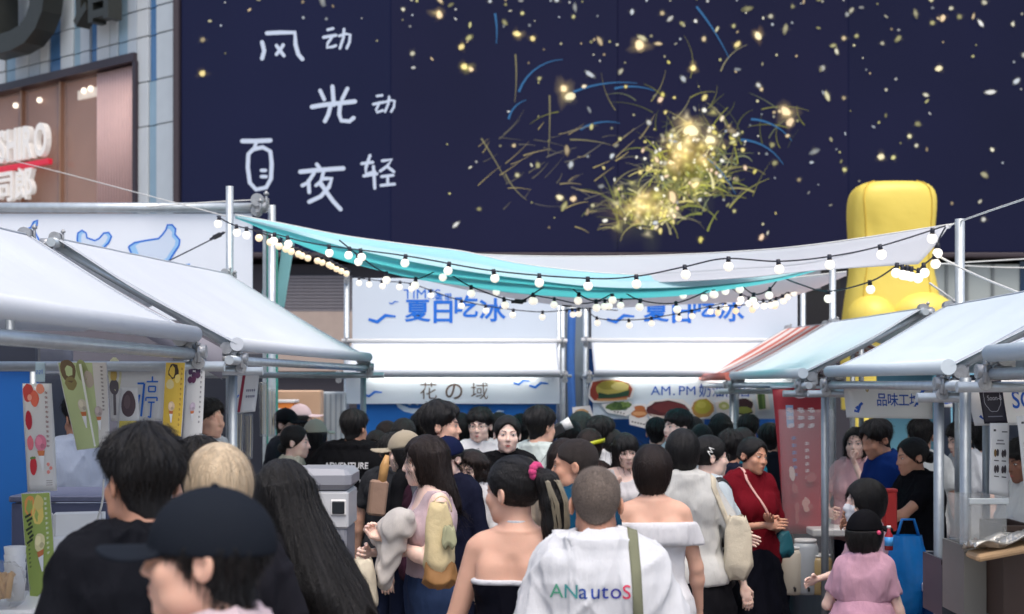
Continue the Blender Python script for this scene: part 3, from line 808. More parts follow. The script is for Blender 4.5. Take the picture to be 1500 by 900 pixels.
M_LAMP = mat('lamp_tube_glow', (1, .96, .9), emit=(1, .95, .86), estr=9.0)
def booth(label, px0, px1, d, head_top, head_bot, eave_py, sign_bot, title, head_px):
    x0, x1 = X(px0, d), X(px1, d)
    cx = (x0 + x1) / 2
    t = thing('market_booth', label, 'market stall', (cx, d, 0), 0, 'booths across the end of the aisle')
    L = lambda x, y, z: (x - cx, y - d, z)
    zt, zb = Z(head_top, d), Z(head_bot, d)
    for x in (x0 - .03, x1 + .03):
        pipe(t, L(x, d, 0), L(x, d, zt + .08), .03, 'post')
        pipe(t, L(x, d + 1.3, 0), L(x, d + 1.3, zt), .03, 'post')
        pipe(t, L(x, d - .75, Z(eave_py, d - .72) - .04), L(x, d + 1.3, Z(eave_py, d - .72) - .04), .024, 'cross_rail')
        clamp(t, L(x, d - .03, zb - .02), (1, 0, 0), (0, .03, -.05)); clamp(t, L(x, d - .73, Z(eave_py, d - .72) - .02), (1, 0, 0), (0, 0, -.06)); clamp(t, L(x, d - .02, zt + .02), (1, 0, 0))
    mb = MB(); mb.box(L(cx, d, (zt + zb) / 2), (x1 - x0 - .06, .03, zt - zb), bev=.006); hb = mb.build('header_board', M_BOARD, t)
    pipe(t, L(x0 - .08, d - .04, zb - .02), L(x1 + .08, d - .04, zb - .02), .024, 'header_rail', M_WHITE)
    ze = Z(eave_py, d - .72)
    awning(t, L(x0 + .02, d - .72, ze), L(x1 - .02, d - .72, ze), L(x0 + .03, d - .04, zb - .04), L(x1 - .03, d - .04, zb - .04), M_CLOTH, sag=.02, roller=.028)
    pipe(t, L(x0 - .1, d - .70, ze - .035), L(x1 + .1, d - .70, ze - .035), .016, 'eaves_rail')
    zs = Z(sign_bot, d - .5)
    mb = MB(); mb.box(L(cx, d - .5, (ze - .03 + zs) / 2), (x1 - x0 - .04, .02, ze - .03 - zs), bev=.004); sb = mb.build('sign_board', M_BOARD, t)
    mb = MB(); mb.box(L(cx, d + 1.25, 1.2), (x1 - x0, .04, 2.4)); mb.build('back_panel', M_BLUE, t)
    mb = MB(); mb.sheet(lambda u, v: L(x0 + (x1 - x0) * u, d + .03 + 1.2 * v, zb - .02 - .06 * v - .03 * math.sin(math.pi * v)), 8, 6, .004); mb.build('roof_cloth', M_CLOTH, t)
    mb = MB(); mb.tube([L(x0 + .25, d - .58, ze - .03), L(x1 - .25, d - .58, ze - .03)], .014, 8); mb.build('lamp_tube', M_LAMP, t)
    mb = MB(); mb.box(L(cx, d - .45, .5), (x1 - x0 - .05, .05, 1.0)); mb.box(L(cx, d - .2, .98), (x1 - x0 - .05, .55, .04)); mb.build('counter', M_BLUE, t)
    pr = Print()
    sx = (x1 - x0) / (px1 - px0)
    u = lambda px: (px - px0) * sx - (x1 - x0) / 2
    v = lambda py: Z(py, d)
    return t, L, pr, u, v, sx, ze, zs, (x0, x1, cx)

D0 = 15.5
B1, LB1, pr, u, v, sx, ze, zs, (bx0, bx1, bcx) = booth('white booth at the end of the aisle with brown flower sign over a blue counter', 512, 820, D0, 408, 497, 546, 592, '', 0)
def booth_head(pr, hx):
    """Header lettering, origin at column hx."""
    px = lambda a: u(a + hx)
    pr.text('TIMES', px(591), v(438), 20 * sx, BLUE, 0, 1.06)
    pr.text('盒里', px(637), v(441), 13 * sx, BLUE, .01)
    for ch, x, y, s_ in (('夏', 593, 468, 35), ('日', 629, 470.5, 37), ('吃', 664, 462, 34), ('冰', 702, 468, 36)):
        pr.text(ch, px(x), v(y), s_ * sx, BLUE, .02, 1.08)
    seagull(pr, px(540), v(468), 40 * sx); seagull(pr, px(570), v(444), 14 * sx)
booth_head(pr, 0)
pr.build('header_print', M_PRINT, B1, flat(LB1(bcx, D0 - .017, 0)), step=.0004)
pr = Print(); dS = D0 - .5
v2 = lambda py: Z(py, dS); s2 = dS / FPX
BRN = rgb(84, 62, 48)
pr.text('花', X(614, dS) - bcx, v2(583), 27 * s2, BRN, -.005); pr.text('の', X(650, dS) - bcx, v2(584), 30 * s2, BRN, .005); pr.text('域', X(689, dS) - bcx, v2(583), 27 * s2, BRN, -.005)
seagull(pr, X(532, dS) - bcx, v2(578), 28 * s2); seagull(pr, X(752, dS) - bcx, v2(561), 24 * s2); seagull(pr, X(775, dS) - bcx, v2(565), 28 * s2)
pr.build('sign_print', M_PRINT, B1, flat(LB1(bcx, dS - .012, 0)), step=.0004)
# blue screen cloth below the sign with a pale whale
dW = dS + .06
mb = MB(); mb.box(LB1((X(523, dW) + X(797, dW)) / 2, dW, (Z(588, dW) + .75) / 2 + .1), (X(797, dW) - X(523, dW), .02, Z(588, dW) - .95)); mb.build('blue_cloth', mat('bright_blue_cloth', rgb(10, 104, 186), rough=.6, vary=.08, vscale=3), B1)
pr = Print(); w2 = lambda a, b_: (X(a, dW) - bcx, Z(b_, dW)); PW = rgb(206, 222, 236)
pr.poly([w2(*p) for p in ((579, 589), (583, 597), (592, 603), (604, 606), (618, 603), (622, 597), (615, 599), (600, 598), (588, 593))], PW); pr.poly([w2(*p) for p in ((594, 590), (600, 594), (606, 591), (612, 594), (617, 590), (619, 588), (594, 588))], PW)
seagull(pr, *w2(718, 605), 20 * s2, PW)
pr.build('whale_print', M_PRINT, B1, flat(LB1(bcx, dW - .012, 0)), step=.0004)

B2, LB2, pr, u, v, sx, ze, zs, (cx0, cx1, ccx) = booth('white booth beside the flower sign with food cutouts on its sign', 862, 1172, D0 - .05, 408, 496, 546, 614, '', 0)
booth_head(pr, 349)
pr.build('header_print', M_PRINT, B2, flat(LB2(ccx, D0 - .067, 0)), step=.0004)
dS2 = D0 - .55; s2 = dS2 / FPX
pr = Print(); q2 = lambda a, b_: (X(a, dS2) - ccx, Z(b_, dS2))
pr.text('AM', *q2(953, 579), 19 * s2, DBLUE, 0, 1.1); pr.text('PM', *q2(993, 579), 19 * s2, DBLUE, 0, 1.1); pr.text('.', *q2(985, 579), 19 * s2, DBLUE, .01)
pr.text('奶油商店', *q2(1023, 580), 20.5 * s2, DBLUE, .004, .93)
pr.build('sign_print', M_PRINT, B2, flat(LB2(ccx, dS2 - .012, 0)), step=.0004)
def cutout(shape_px, fills, dd, border=rgb(232, 228, 226)):
    """A foam food cutout standing proud of the sign."""
    mb = MB(); mb.prism([q2(*p) for p in shape_px], dS2 - dd, dS2 - dd + .012)
    for i in range(mb.n): mb.V[-1][i] -= (0, D0 - .05, 0)
    m = mat('cutout_board', border, rough=.6, vary=.03)
    o = mb.build('food_cutout', m, B2); fix_normals(o.data)
    pr = Print()
    for kind, a in fills:
        if kind == 'e': pr.ell(*q2(a[0], a[1]), a[2] * s2, a[3] * s2, rgb(*a[4]), a[5] if len(a) > 5 else 0, wob=.07, n=20)
        elif kind == 'p': pr.poly([q2(*p) for p in a[0]], rgb(*a[1]))
        else: pr.stroke([q2(*p) for p in a[0]], a[2] * s2, rgb(*a[1]), False)
    pr.build('cutout_print', M_PRINT, o, flat((0, dS2 - dd - .001 - (D0 - .05), 0)), step=.0006)
    return o
def ring(cx, cy, rx, ry, n=22, rot=0): return [(cx + rx * math.cos(a) * math.cos(rot) - ry * math.sin(a) * math.sin(rot), cy + rx * math.cos(a) * math.sin(rot) + ry * math.sin(a) * math.cos(rot)) for a in [2 * math.pi * i / n for i in range(n)]]
rk = random.Random(3)
cutout([(862, 570), (866, 558), (880, 555), (905, 555), (922, 560), (929, 570), (926, 583), (915, 587), (885, 590), (868, 590), (861, 582)],
       [('p', ([(864, 571), (868, 560), (882, 557), (905, 557), (920, 562), (926, 570), (922, 582), (890, 586), (870, 587), (864, 580)], (166, 70, 44))), ('e', (872, 576, 7, 10, (150, 52, 36))), ('e', (896, 570, 24, 12, (206, 186, 92))), ('e', (890, 565, 14, 6, (176, 158, 64))), ('e', (908, 566, 13, 6, (222, 206, 128))),
        ('p', ([(876, 575), (890, 578), (905, 576), (922, 571), (920, 580), (900, 583), (876, 584)], (38, 74, 48))), ('s', ([(874, 586), (895, 586), (918, 584)], (206, 150, 96), 3))], .05)
cutout([(880, 593), (900, 588), (924, 588), (930, 600), (918, 610), (890, 605)], [('e', (906, 595, 19, 6, (92, 118, 60), .1))] + [('e', (rk.uniform(892, 922), rk.uniform(590, 599), 3, 2.2, rk.choice([(120, 146, 74), (70, 98, 48)]))) for _ in range(16)] + [('e', (900 + i * 4.4, 603 + i, 1.2, 1, (60, 50, 40))) for i in range(4)], .04, rgb(196, 180, 146))
cutout([(920, 596), (930, 592), (946, 592), (948, 612), (955, 620), (950, 629), (922, 622)], [('e', (936, 603, 13, 9, (188, 110, 62))), ('e', (936, 606, 11, 3, (220, 160, 110)))] + [('e', (926 + i * 4.2, 618 + i * .9, 1.3, 1.1, (60, 50, 40))) for i in range(6)], .03, rgb(200, 184, 150))
cutout([(944, 598), (952, 588), (975, 584), (1000, 585), (1010, 594), (1012, 612), (1004, 621), (975, 620), (952, 614)], [('e', (978, 601, 31, 14, (86, 30, 34))), ('e', (980, 597, 24, 8, (108, 40, 42))), ('p', ([(950, 606), (965, 609), (985, 611), (980, 616), (962, 615)], (206, 190, 180)))] , .045)
cutout(ring(1029, 598, 18, 16), [('e', (1029, 598, 16, 14, (188, 142, 76))), ('e', (1029, 596, 12.5, 10.5, (186, 178, 64))), ('e', (1027, 593, 7, 5, (206, 196, 92)))], .03, rgb(196, 160, 96))
cutout([(1047, 590), (1060, 586), (1100, 583), (1106, 600), (1104, 615), (1072, 617), (1050, 605)], [('e', (1060, 595, 8, 6, (196, 202, 128))), ('e', (1060, 595, 3.5, 2.5, (226, 224, 180))), ('e', (1090, 592, 13, 8, (62, 36, 46), -.2)), ('e', (1089, 602, 13, 6, (150, 160, 78))), ('s', ([(1078, 605), (1090, 608), (1102, 604)], (50, 36, 34), 2))] + [('e', (1078 + i * 4.4, 613.5, 1.3, 1.0, (60, 50, 40))) for i in range(6)], .03, rgb(202, 188, 152))
cutout([(1105, 566), (1122, 566), (1128, 600), (1110, 602)], [('p', ([(1107, 567), (1119, 567), (1121, 599), (1111, 600)], (84, 116, 62))), ('s', ([(1111, 568), (1114, 599)], (60, 90, 46), 1.5)), ('s', ([(1116, 568), (1118, 599)], (122, 148, 90), 1.5))], .03, rgb(210, 204, 172))
cutout([(838, 597), (864, 594), (870, 612), (840, 616)], [('e', (852, 605, 10, 6, (206, 160, 110)))], .02)

# blue strip, posts between the booths
xa = X(838, D0)
t = thing('banner_strip', 'narrow blue cloth strip hanging between the two end booths', 'banner', (xa, D0 + .12, 0))
mb = MB(); mb.sheet(lambda a, b_: ((a - .5) * .085 + .01 * math.sin(7 * b_), .01 * math.sin(5 * a + 3 * b_), 1.0 + b_ * (Z(452, D0) - 1.0)), 6, 16, .004); mb.build('cloth', mat('deep_blue_strip', rgb(70, 122, 200), rough=.6, vary=.15), t)
mb = MB(); mb.tube([(-.12, 0, Z(451, D0)), (.12, 0, Z(451, D0))], .012, 8); mb.build('rod', M_PIPE, t)
t = thing('side_panel', 'grey upright panel behind the gap of the end booths', 'panel', (X(846, D0 + .6), D0 + .6, 0))
mb = MB(); mb.box((0, 0, 1.35), (.26, .04, 2.7), bev=.01); mb.build('panel', mat('teal_panel', rgb(128, 142, 152), rough=.5, vary=.12), t)
mb = MB(); mb.box((-.145, 0, 1.2), (.02, .07, 2.4)); mb.build('edge_strip', M_PIPE, t)

# left booth: a wide header with blue ice outlines
DL = 12.7
xl0, xl1 = X(-60, DL), X(370, DL)
BL = thing('market_booth', 'booth behind the left stalls with blue outlined drawings on its white header', 'market stall', (xl1, DL, 0), 0, 'booths across the end of the aisle')
LL = lambda x, y, z: (x - xl1, y - DL, z)
mb = MB(); mb.box(LL((xl0 + xl1) / 2, DL, (Z(313, DL) + Z(470, DL)) / 2), (xl1 - xl0, .03, Z(313, DL) - Z(470, DL)), bev=.006); mb.build('header_board', mat('bright_white_board', rgb(232, 238, 246), rough=.45, vary=.03), BL)
pipe(BL, LL(xl0, DL - .02, Z(305, DL)), LL(X(388, DL), DL - .02, Z(305, DL)), .045, 'header_rail')
pipe(BL, LL(X(397, DL), DL + .05, 0), LL(X(397, DL), DL + .05, Z(300, DL)), .034, 'post'); pipe(BL, LL(xl0 + .2, DL + .05, 0), LL(xl0 + .2, DL + .05, Z(300, DL)), .034, 'post')
clamp(BL, LL(X(381, DL), DL - .1, Z(296, DL)), (0, 1, 0), (.02, .05, -.04), 1.9); clamp(BL, LL(X(386, DL), DL - .1, Z(306, DL)), (1, 0, 0), (-.05, .05, -.03), 1.6)
mb = MB(); mb.box(LL((xl0 + xl1) / 2, DL + .9, 1.3), (xl1 - xl0, .04, 2.5)); mb.build('back_panel', mat('dim_grey_panel', rgb(120, 118, 128), rough=.7), BL)
pr = Print(); p3 = lambda a, b_: (X(a, DL) - xl1, Z(b_, DL))
LB_ = rgb(150, 196, 238)
def outline(pts, fill=True):
    global pr
    pr = Print()
    if fill: pr.poly([p3(*p) for p in pts], LB_); n_ = len(pts); c_ = (sum(p[0] for p in pts) / n_, sum(p[1] for p in pts) / n_); pr.poly([p3(c_[0] + (p[0] - c_[0]) * .78, c_[1] + (p[1] - c_[1]) * .78) for p in pts], rgb(206, 220, 238))
    pr.stroke([p3(*p) for p in pts + pts[:1]], 2.6 * DL / FPX, BLUE, False)
    pr.build('ice_drawing', M_PRINT, BL, flat(LL(xl1, DL - .017, 0)), step=.0004)
outline([(33, 352), (32, 342), (38, 337), (46, 334), (50, 326), (56, 323), (55, 330), (51, 338), (58, 352), (60, 372), (36, 372)])
outline([(114, 352), (115, 342), (121, 338), (127, 342), (128, 349), (140, 353), (146, 350), (153, 342), (160, 341), (164, 347), (160, 356), (152, 364), (150, 380), (120, 380)])
outline([(189, 362), (198, 356), (214, 353), (233, 350), (239, 344), (244, 337), (246, 330), (253, 330), (258, 336), (257, 344), (264, 352), (263, 360), (255, 372), (247, 385), (230, 392), (205, 390), (196, 378)])
pr = Print()
pr.text('上新', *p3(240, 400), 18 * DL / FPX, BLUE, .02) if False else None
for a, b_, w in ((253, 388, 5), (262, 389, 6), (272, 389, 7)): pr.stroke([p3(a, b_), p3(a + w, b_ - 1)], 3 * DL / FPX, rgb(70, 150, 226), False)
pr.stroke([p3(140, 425), p3(150, 418), p3(160, 420)], 4 * DL / FPX, BLUE, False)
pr.build('header_print', M_PRINT, BL, flat(LL(xl1, DL - .017, 0)), step=.0004)

# hanging teal flags beside the left booth
M_FLAG = mat('pale_teal_flag', rgb(150, 206, 208), rough=.6, vary=.15, vscale=3, translucent=.4)
for i, (pt, pb, w) in enumerate(((402, 388, 16), (424, 408, 18))):
    d = 13.4
    t = thing('hanging_flag', ('pale teal printed flag hanging nearest the left booth post', 'pale teal flag hanging further from the left booth post')[i], 'flag', (X(pt, d), d, 0), 0, 'teal flags beside the left booth')
    zt, zb = Z(342, d), Z(455, d); ww = w / FPX * d; sh = (pb - pt) / FPX * d
    mb = MB(); mb.sheet(lambda a, b_: ((a - .5) * ww + sh * b_, .03 * math.sin(3 * b_ + a * 2), zt + (zb - zt) * b_), 6, 14, .003); mb.build('cloth', M_FLAG, t)
    mb = MB(); mb.tube([(-ww * .6, 0, zt), (ww * .6, 0, zt)], .014, 8); mb.build('rod', M_PIPE, t)
    if i == 0:
        pr = Print(); 
        for k in range(9): pr.stroke([(-ww * .3 + sh * (.1 + k * .09), zt + (zb - zt) * (.1 + k * .09)), (ww * .25 + sh * (.12 + k * .09), zt + (zb - zt) * (.14 + k * .09))], .03, rgb(70, 150, 200), False)
        pr.build('flag_print', M_PRINT, t, lambda a, b_, l: np.array((a, -.035 - l, b_)), step=.0004)
t = thing('door_panel', 'green tinted glass door panel beside the left booth post', 'panel', (X(404, 13.0), 13.0, 0))
mb = MB(); mb.box((-.03, 0, 1.7), (.1, .03, 3.2), bev=.005); mb.build('panel', mat('green_glass', rgb(62, 158, 140), rough=.2, vary=.2), t)
mb = MB(); mb.box((-.1, 0, 1.7), (.03, .05, 3.24)); mb.build('edge_strip', M_PIPE, t)

# ------------------------------------------------------------------ shade sails
def curve_pts(P):
    """Pixel polyline -> smooth world function of u in 0..1 (depth given at each node)."""
    P = [Vector(at(*p)) for p in P]; n = len(P) - 1
    def f(u_):
        k = min(n - 1, int(u_ * n)); s_ = u_ * n - k
        p0, p1, p2, p3_ = P[max(0, k - 1)], P[k], P[k + 1], P[min(n, k + 2)]
        return .5 * ((2 * p1) + (p2 - p0) * s_ + (2 * p0 - 5 * p1 + 4 * p2 - p3_) * s_ ** 2 + (-p0 + 3 * p1 - 3 * p2 + p3_) * s_ ** 3)
    return f
def sail(name, label, rows, m, nu=60, nv=6, mats=None):
    t = thing(name, label, 'shade sail', tuple((curve_pts(rows[0])(.5))), 0)
    o = Vector(t.location)
    fs = [curve_pts(r) for r in rows]
    for k in range(len(rows) - 1):
        mb = MB()
        mb.sheet(lambda u_, v_: fs[k](u_).lerp(fs[k + 1](u_), v_) - o + Vector((0, 0, -.012 * math.sin(math.pi * v_))), nu, nv, .004)
        mb.build('cloth', (mats or [m])[k % len(mats or [m])], t)
    mb = MB(); mb.tube([tuple(fs[0](i / 40) - o) for i in range(41)], .007, 6); mb.build('edge_rope', M_ROPE, t)
    return t, fs
M_TEAL = mat('teal_sail_cloth', rgb(158, 236, 236), rough=.65, vary=.05, vscale=1.5, translucent=.7, bump2=.3, b2scale=3)
M_AQUA = mat('pale_aqua_sail_cloth', rgb(188, 236, 244), rough=.65, vary=.04, vscale=1.5, translucent=.45, bump2=.3, b2scale=3)
M_AQUA2 = mat('whitish_aqua_sail_cloth', rgb(206, 238, 242), rough=.65, vary=.04, vscale=1.5, translucent=.45, bump2=.3, b2scale=3)
M_WSAIL = mat('white_sail_cloth', rgb(226, 228, 232), rough=.65, vary=.03, vscale=1.5, translucent=.45, bump2=.3, b2scale=3)
S1, f1 = sail('shade_sail', 'long white shade sail strung to the right post', [
    [(520, 356, 11.6), (620, 366, 11.6), (700, 373, 11.4), (820, 376, 11.0), (950, 375, 10.6), (1080, 369, 10.0), (1200, 358, 9.5), (1395, 329, 9.0)],
    [(520, 370, 11.4), (620, 386, 11.4), (700, 394, 11.1), (820, 402, 10.8), (950, 402, 10.3), (1080, 395, 9.8), (1200, 384, 9.4), (1388, 334, 8.95)],
    [(520, 374, 11.2), (620, 392, 11.2), (700, 404, 11.0), (820, 414, 10.7), (950, 414, 10.2), (1080, 408, 9.7), (1200, 396, 9.3), (1345, 387, 8.9)]], M_WSAIL, mats=[M_WSAIL, M_WSAIL])
S2, f2 = sail('shade_sail', 'pale aqua and teal shade sail hanging from the left post', [
    [(345, 315, 11.3), (420, 329, 11.2), (500, 345, 11.0), (600, 359, 10.9), (680, 369, 10.8), (760, 386, 10.6), (880, 400, 10.4), (1000, 404, 10.2), (1120, 399, 10.0), (1200, 390, 9.9)],
    [(345, 316, 11.3), (420, 334, 11.1), (500, 353, 10.9), (600, 371, 10.7), (680, 383, 10.6), (760, 397, 10.5), (880, 410, 10.3), (1000, 412, 10.1), (1120, 405, 9.95), (1200, 391, 9.85)],
    [(345, 317, 11.3), (420, 338, 11.1), (500, 361, 10.8), (600, 383, 10.6), (680, 397, 10.5), (760, 408, 10.4), (880, 421, 10.2), (1000, 421, 10.0), (1120, 410, 9.9), (1200, 392, 9.8)],
    [(345, 318, 11.32), (420, 351, 11.5), (500, 381, 11.7), (600, 407, 12.0), (680, 419, 12.2), (760, 430, 12.4), (880, 437, 12.5), (1000, 433, 12.5), (1120, 415, 11.4), (1200, 394, 10.4)]], M_AQUA, mats=[M_AQUA, M_AQUA2, M_TEAL])
S3, f3 = sail('shade_sail', 'second white shade sail sagging low over the end booths', [
    [(560, 385, 13.0), (700, 408, 13.0), (850, 427, 13.0), (1000, 424, 13.0), (1180, 405, 13.0), (1240, 398, 13.0)],
    [(560, 395, 13.6), (700, 428, 13.8), (850, 450, 14.0), (1000, 446, 14.0), (1150, 436, 13.8), (1240, 404, 13.4)]], M_WSAIL)

# ------------------------------------------------------------------ strings of bulbs
M_BULB = mat('lit_bulb', (.9, .85, .75), rough=.3, emit=(1.0, .9, .76), estr=.6, vary=.0)
M_BULBW = mat('warm_lit_bulb', (.9, .8, .62), rough=.3, emit=(1.0, .74, .42), estr=.6, vary=.0)
M_CORD = mat('black_cord', (.01, .012, .025), rough=.5)
_b = MB(); _b.sphere((0, 0, -.052), .031, 14, 10); BULB_ME = _b.mesh('bulb'); BULB_ME.materials.append(M_BULB)
_b = MB(); _b.sphere((0, 0, -.052), .031, 14, 10); BULBW_ME = _b.mesh('bulb'); BULBW_ME.materials.append(M_BULBW)
_b = MB(); _b.tube([(0, 0, .012), (0, 0, -.026)], [.013, .0155], 8); SOCK_ME = _b.mesh('socket'); SOCK_ME.materials.append(M_CORD)
def string_light(label, nodes, bulbs=None, every=None, warm=False, jit=0.0, nsub=12, seed=1):
    """nodes: (px, py, depth) of the cord; bulbs at fractions or every so many metres."""
    f = curve_pts(nodes); o = f(0.0)
    t = thing('string_light', label, 'string lights', tuple(o), 0, 'strings of round bulbs over the aisle')
    N = nsub * (len(nodes) - 1)
    P = [f(i / N) for i in range(N + 1)]
    mb = MB(); mb.tube([tuple(p - o) for p in P], .0055, 6); mb.build('cord', M_CORD, t)
    Ls = [0]
    for i in range(N): Ls.append(Ls[-1] + (P[i + 1] - P[i]).length)
    rr_ = random.Random(seed)
    if bulbs is None:
        k = int(Ls[-1] / every); bulbs_l = [every * (i + .5) + rr_.uniform(-jit, jit) for i in range(k)]
    else:
        bulbs_l = []
        for px in bulbs:                                    # columns where bulbs hang
            for i in range(N):
                a, b_ = P[i], P[i + 1]
                pa, pb = 750 + FPX * a.x / a.y, 750 + FPX * b_.x / b_.y
                if (pa - px) * (pb - px) <= 0 and pa != pb: bulbs_l.append(Ls[i] + (Ls[i + 1] - Ls[i]) * (px - pa) / (pb - pa)); break
    for s_ in bulbs_l:
        i = max(j for j in range(N + 1) if Ls[j] <= max(0, s_)); i = min(i, N - 1)
        p = P[i].lerp(P[i + 1], (s_ - Ls[i]) / max(1e-6, Ls[i + 1] - Ls[i])) - o
        rot = (rr_.uniform(-.18, .18), rr_.uniform(-.18, .18), 0)
        for me, nm in ((SOCK_ME, 'socket'), (BULBW_ME if warm else BULB_ME, 'bulb')):
            b = bpy.data.objects.new(nm, me); b.location = p; b.rotation_euler = rot; link(b, t)
    return t
string_light('long front string of bulbs from the left post to the right sail corner',
    [(318, 317, 11.2), (346, 331, 11.0), (402, 343, 10.8), (465, 358, 10.6), (594, 375, 10.2), (723, 397, 9.8), (861, 408, 9.5), (932, 405, 9.4), (1003, 391, 9.2), (1062, 379, 9.1), (1140, 383, 9.0), (1215, 376, 8.9), (1289, 361, 8.85), (1385, 331, 8.8)],
    bulbs=[321, 346, 361, 402, 421, 482, 528, 594, 658, 723, 790, 861, 932, 1003, 1067, 1140, 1215, 1289, 1366])
string_light('warm string of small bulbs running back from the left post', [(368, 336, 11.6), (410, 352, 12.2), (440, 366, 13.0), (480, 380, 14.0), (514, 398, 15.2)], every=.23, warm=True, jit=.05, seed=5)
string_light('string of bulbs dipping from the aqua sail to the black plug over the first header', [(497, 352, 10.6), (530, 378, 10.7), (565, 400, 10.8), (612, 408, 10.9), (647, 397, 11.0), (690, 420, 11.1), (755, 441, 11.2), (790, 425, 11.0), (822, 402, 10.7)],
    bulbs=[512, 524, 566, 609, 647, 690, 738, 781])
string_light('looping string of bulbs hanging over the second header', [(830, 412, 10.6), (848, 431, 10.8), (872, 441, 11.0), (897, 430, 11.0), (903, 422, 11.0), (938, 440, 11.0), (990, 444, 11.0), (1040, 424, 10.8), (1073, 403, 10.6), (1080, 412, 10.8), (1104, 431, 11.0), (1127, 424, 11.0), (1142, 405, 11.0)],
    bulbs=[848, 873, 897, 938, 990, 1045, 1082, 1104, 1128])
string_light('low thin string of bulbs crossing the first header', [(514, 406, 15.0), (560, 412, 14.6), (602, 416, 14.3), (660, 436, 14.2), (700, 446, 14.1), (752, 454, 14.0), (800, 457, 14.0), (855, 452, 14.0), (905, 455, 14.0)], bulbs=[526, 541, 559, 586, 602, 631, 676, 711, 752, 795, 838, 848], seed=3)
string_light('low thin string of bulbs crossing the gap and the second header', [(855, 447, 14.1), (875, 466, 14.0), (922, 469, 14.0), (955, 466, 14.0), (1000, 458, 14.0), (1060, 444, 14.0), (1110, 430, 14.0), (1170, 420, 13.6)], bulbs=[874, 921, 954, 995, 1013, 1040, 1062, 1084], seed=4)
string_light('string of bulbs under the white sail right of the first header', [(720, 392, 12.0), (726, 418, 12.2), (780, 432, 12.4), (812, 438, 12.4), (850, 445, 12.4), (890, 440, 12.4), (935, 438, 12.4)], bulbs=[728, 782, 812, 886, 893, 910], seed=6)
string_light('bunched string of bulbs by the right header corner', [(990, 420, 12.0), (1002, 424, 12.0), (1030, 428, 12.0), (1062, 418, 12.0), (1080, 428, 12.4), (1110, 440, 13.0), (1140, 436, 13.4), (1165, 420, 13.6), (1180, 408, 13.6)], bulbs=[1002, 1032, 1046, 1062, 1085, 1097, 1108, 1118, 1128, 1137, 1146, 1155, 1163, 1170], seed=8)
string_light('warm bunched bulbs climbing to the post behind the striped awning', [(1040, 452, 13.6), (1065, 449, 13.6), (1098, 446, 13.6), (1133, 441, 13.6), (1153, 430, 13.6), (1170, 416, 13.4)], every=.17, jit=.04, warm=True, seed=9)
string_light('thin string of bulbs leading across the yellow figure to the right post', [(1142, 405, 11.0), (1170, 416, 10.6), (1213, 427, 10.2), (1274, 413, 9.6), (1310, 392, 9.2)], bulbs=[1213, 1274], seed=10)
string_light('gathered cluster of bulbs hanging from the right sail corner', [(1385, 333, 8.85), (1376, 350, 8.85), (1370, 373, 8.85), (1352, 389, 8.86), (1345, 396, 8.86), (1332, 392, 8.87), (1322, 391, 8.88), (1311, 387, 8.9)], bulbs=[1374, 1369, 1353, 1346, 1335, 1329, 1322, 1314], seed=12)
string_light('thin dark lead with a plug running down across the left booth header', [(330, 340, 11.25), (318, 347, 11.2), (240, 386, 10.6)], bulbs=[])
for name, label, p in (('cable_plug', 'black cable joint hanging over the first white header', (760, 442, 11.15)), ('cable_plug', 'black inline plug on the lead in front of the left booth header', (318, 346, 11.18)), ('cable_plug', 'black cable joint hanging left of the second header', (832, 447, 13.9))):
    t = thing(name, label, 'cable joint', at(*p), 0, 'black cable joints of the string lights')
    mb = MB(); mb.box((0, 0, 0), (.075, .035, .035), Euler((0, -.45 if p[0] < 400 else .1, 0)).to_matrix(), bev=.008); mb.build('housing', M_BLACK, t)
    mb = MB(); mb.tube([(-.06, 0, -.004), (.06, 0, .004)] if p[0] > 400 else [(-.055, 0, -.028), (.055, 0, .028)], .011, 8); mb.build('cord_grip', M_CORD, t)

# guy wires and cords
def wire(label, pts, r=.006, m=None):
    f = curve_pts(pts); N = 14 * (len(pts) - 1); o = f(0)
    mb = MB(); mb.tube([tuple(f(i / N) - o) for i in range(N + 1)], r, 6)
    ob = mb.build('cable', m or M_ROPE, None); ob.location = o
    return tag(ob, label, 'cable', 'thin cables over the stalls')
wire('thin pale cable sloping from the shop sign down to the left post', [(-10, 229, 18), (78, 250, 16), (210, 285, 13), (335, 318, 11.4)], .005)
wire('pale rope rising from the right post to the picture edge', [(1390, 331, 8.95), (1408, 324, 8.95), (1450, 309, 8.2), (1530, 282, 7)], .006)
wire('white guy rope running down right behind the right post', [(1372, 374, 8.9), (1410, 394, 8.7), (1455, 414, 8.3), (1500, 432, 8.0)], .007)
wire('upper thin wire right of the right post', [(1376, 387, 12), (1440, 383, 12), (1530, 378, 12)], .006)
wire('lower thin wire right of the right post', [(1376, 386, 12.5), (1440, 391, 12.5), (1530, 393, 12.5)], .006)
wire('short white rope from the yellow figure to the stall ridge', [(1362, 415, 9.4), (1400, 442, 9.0)], .007)
wire('pale wire from the header rail to the clamp on the left booth', [(215, 303, 12.6), (300, 297, 12.6), (376, 293, 12.6)], .006)
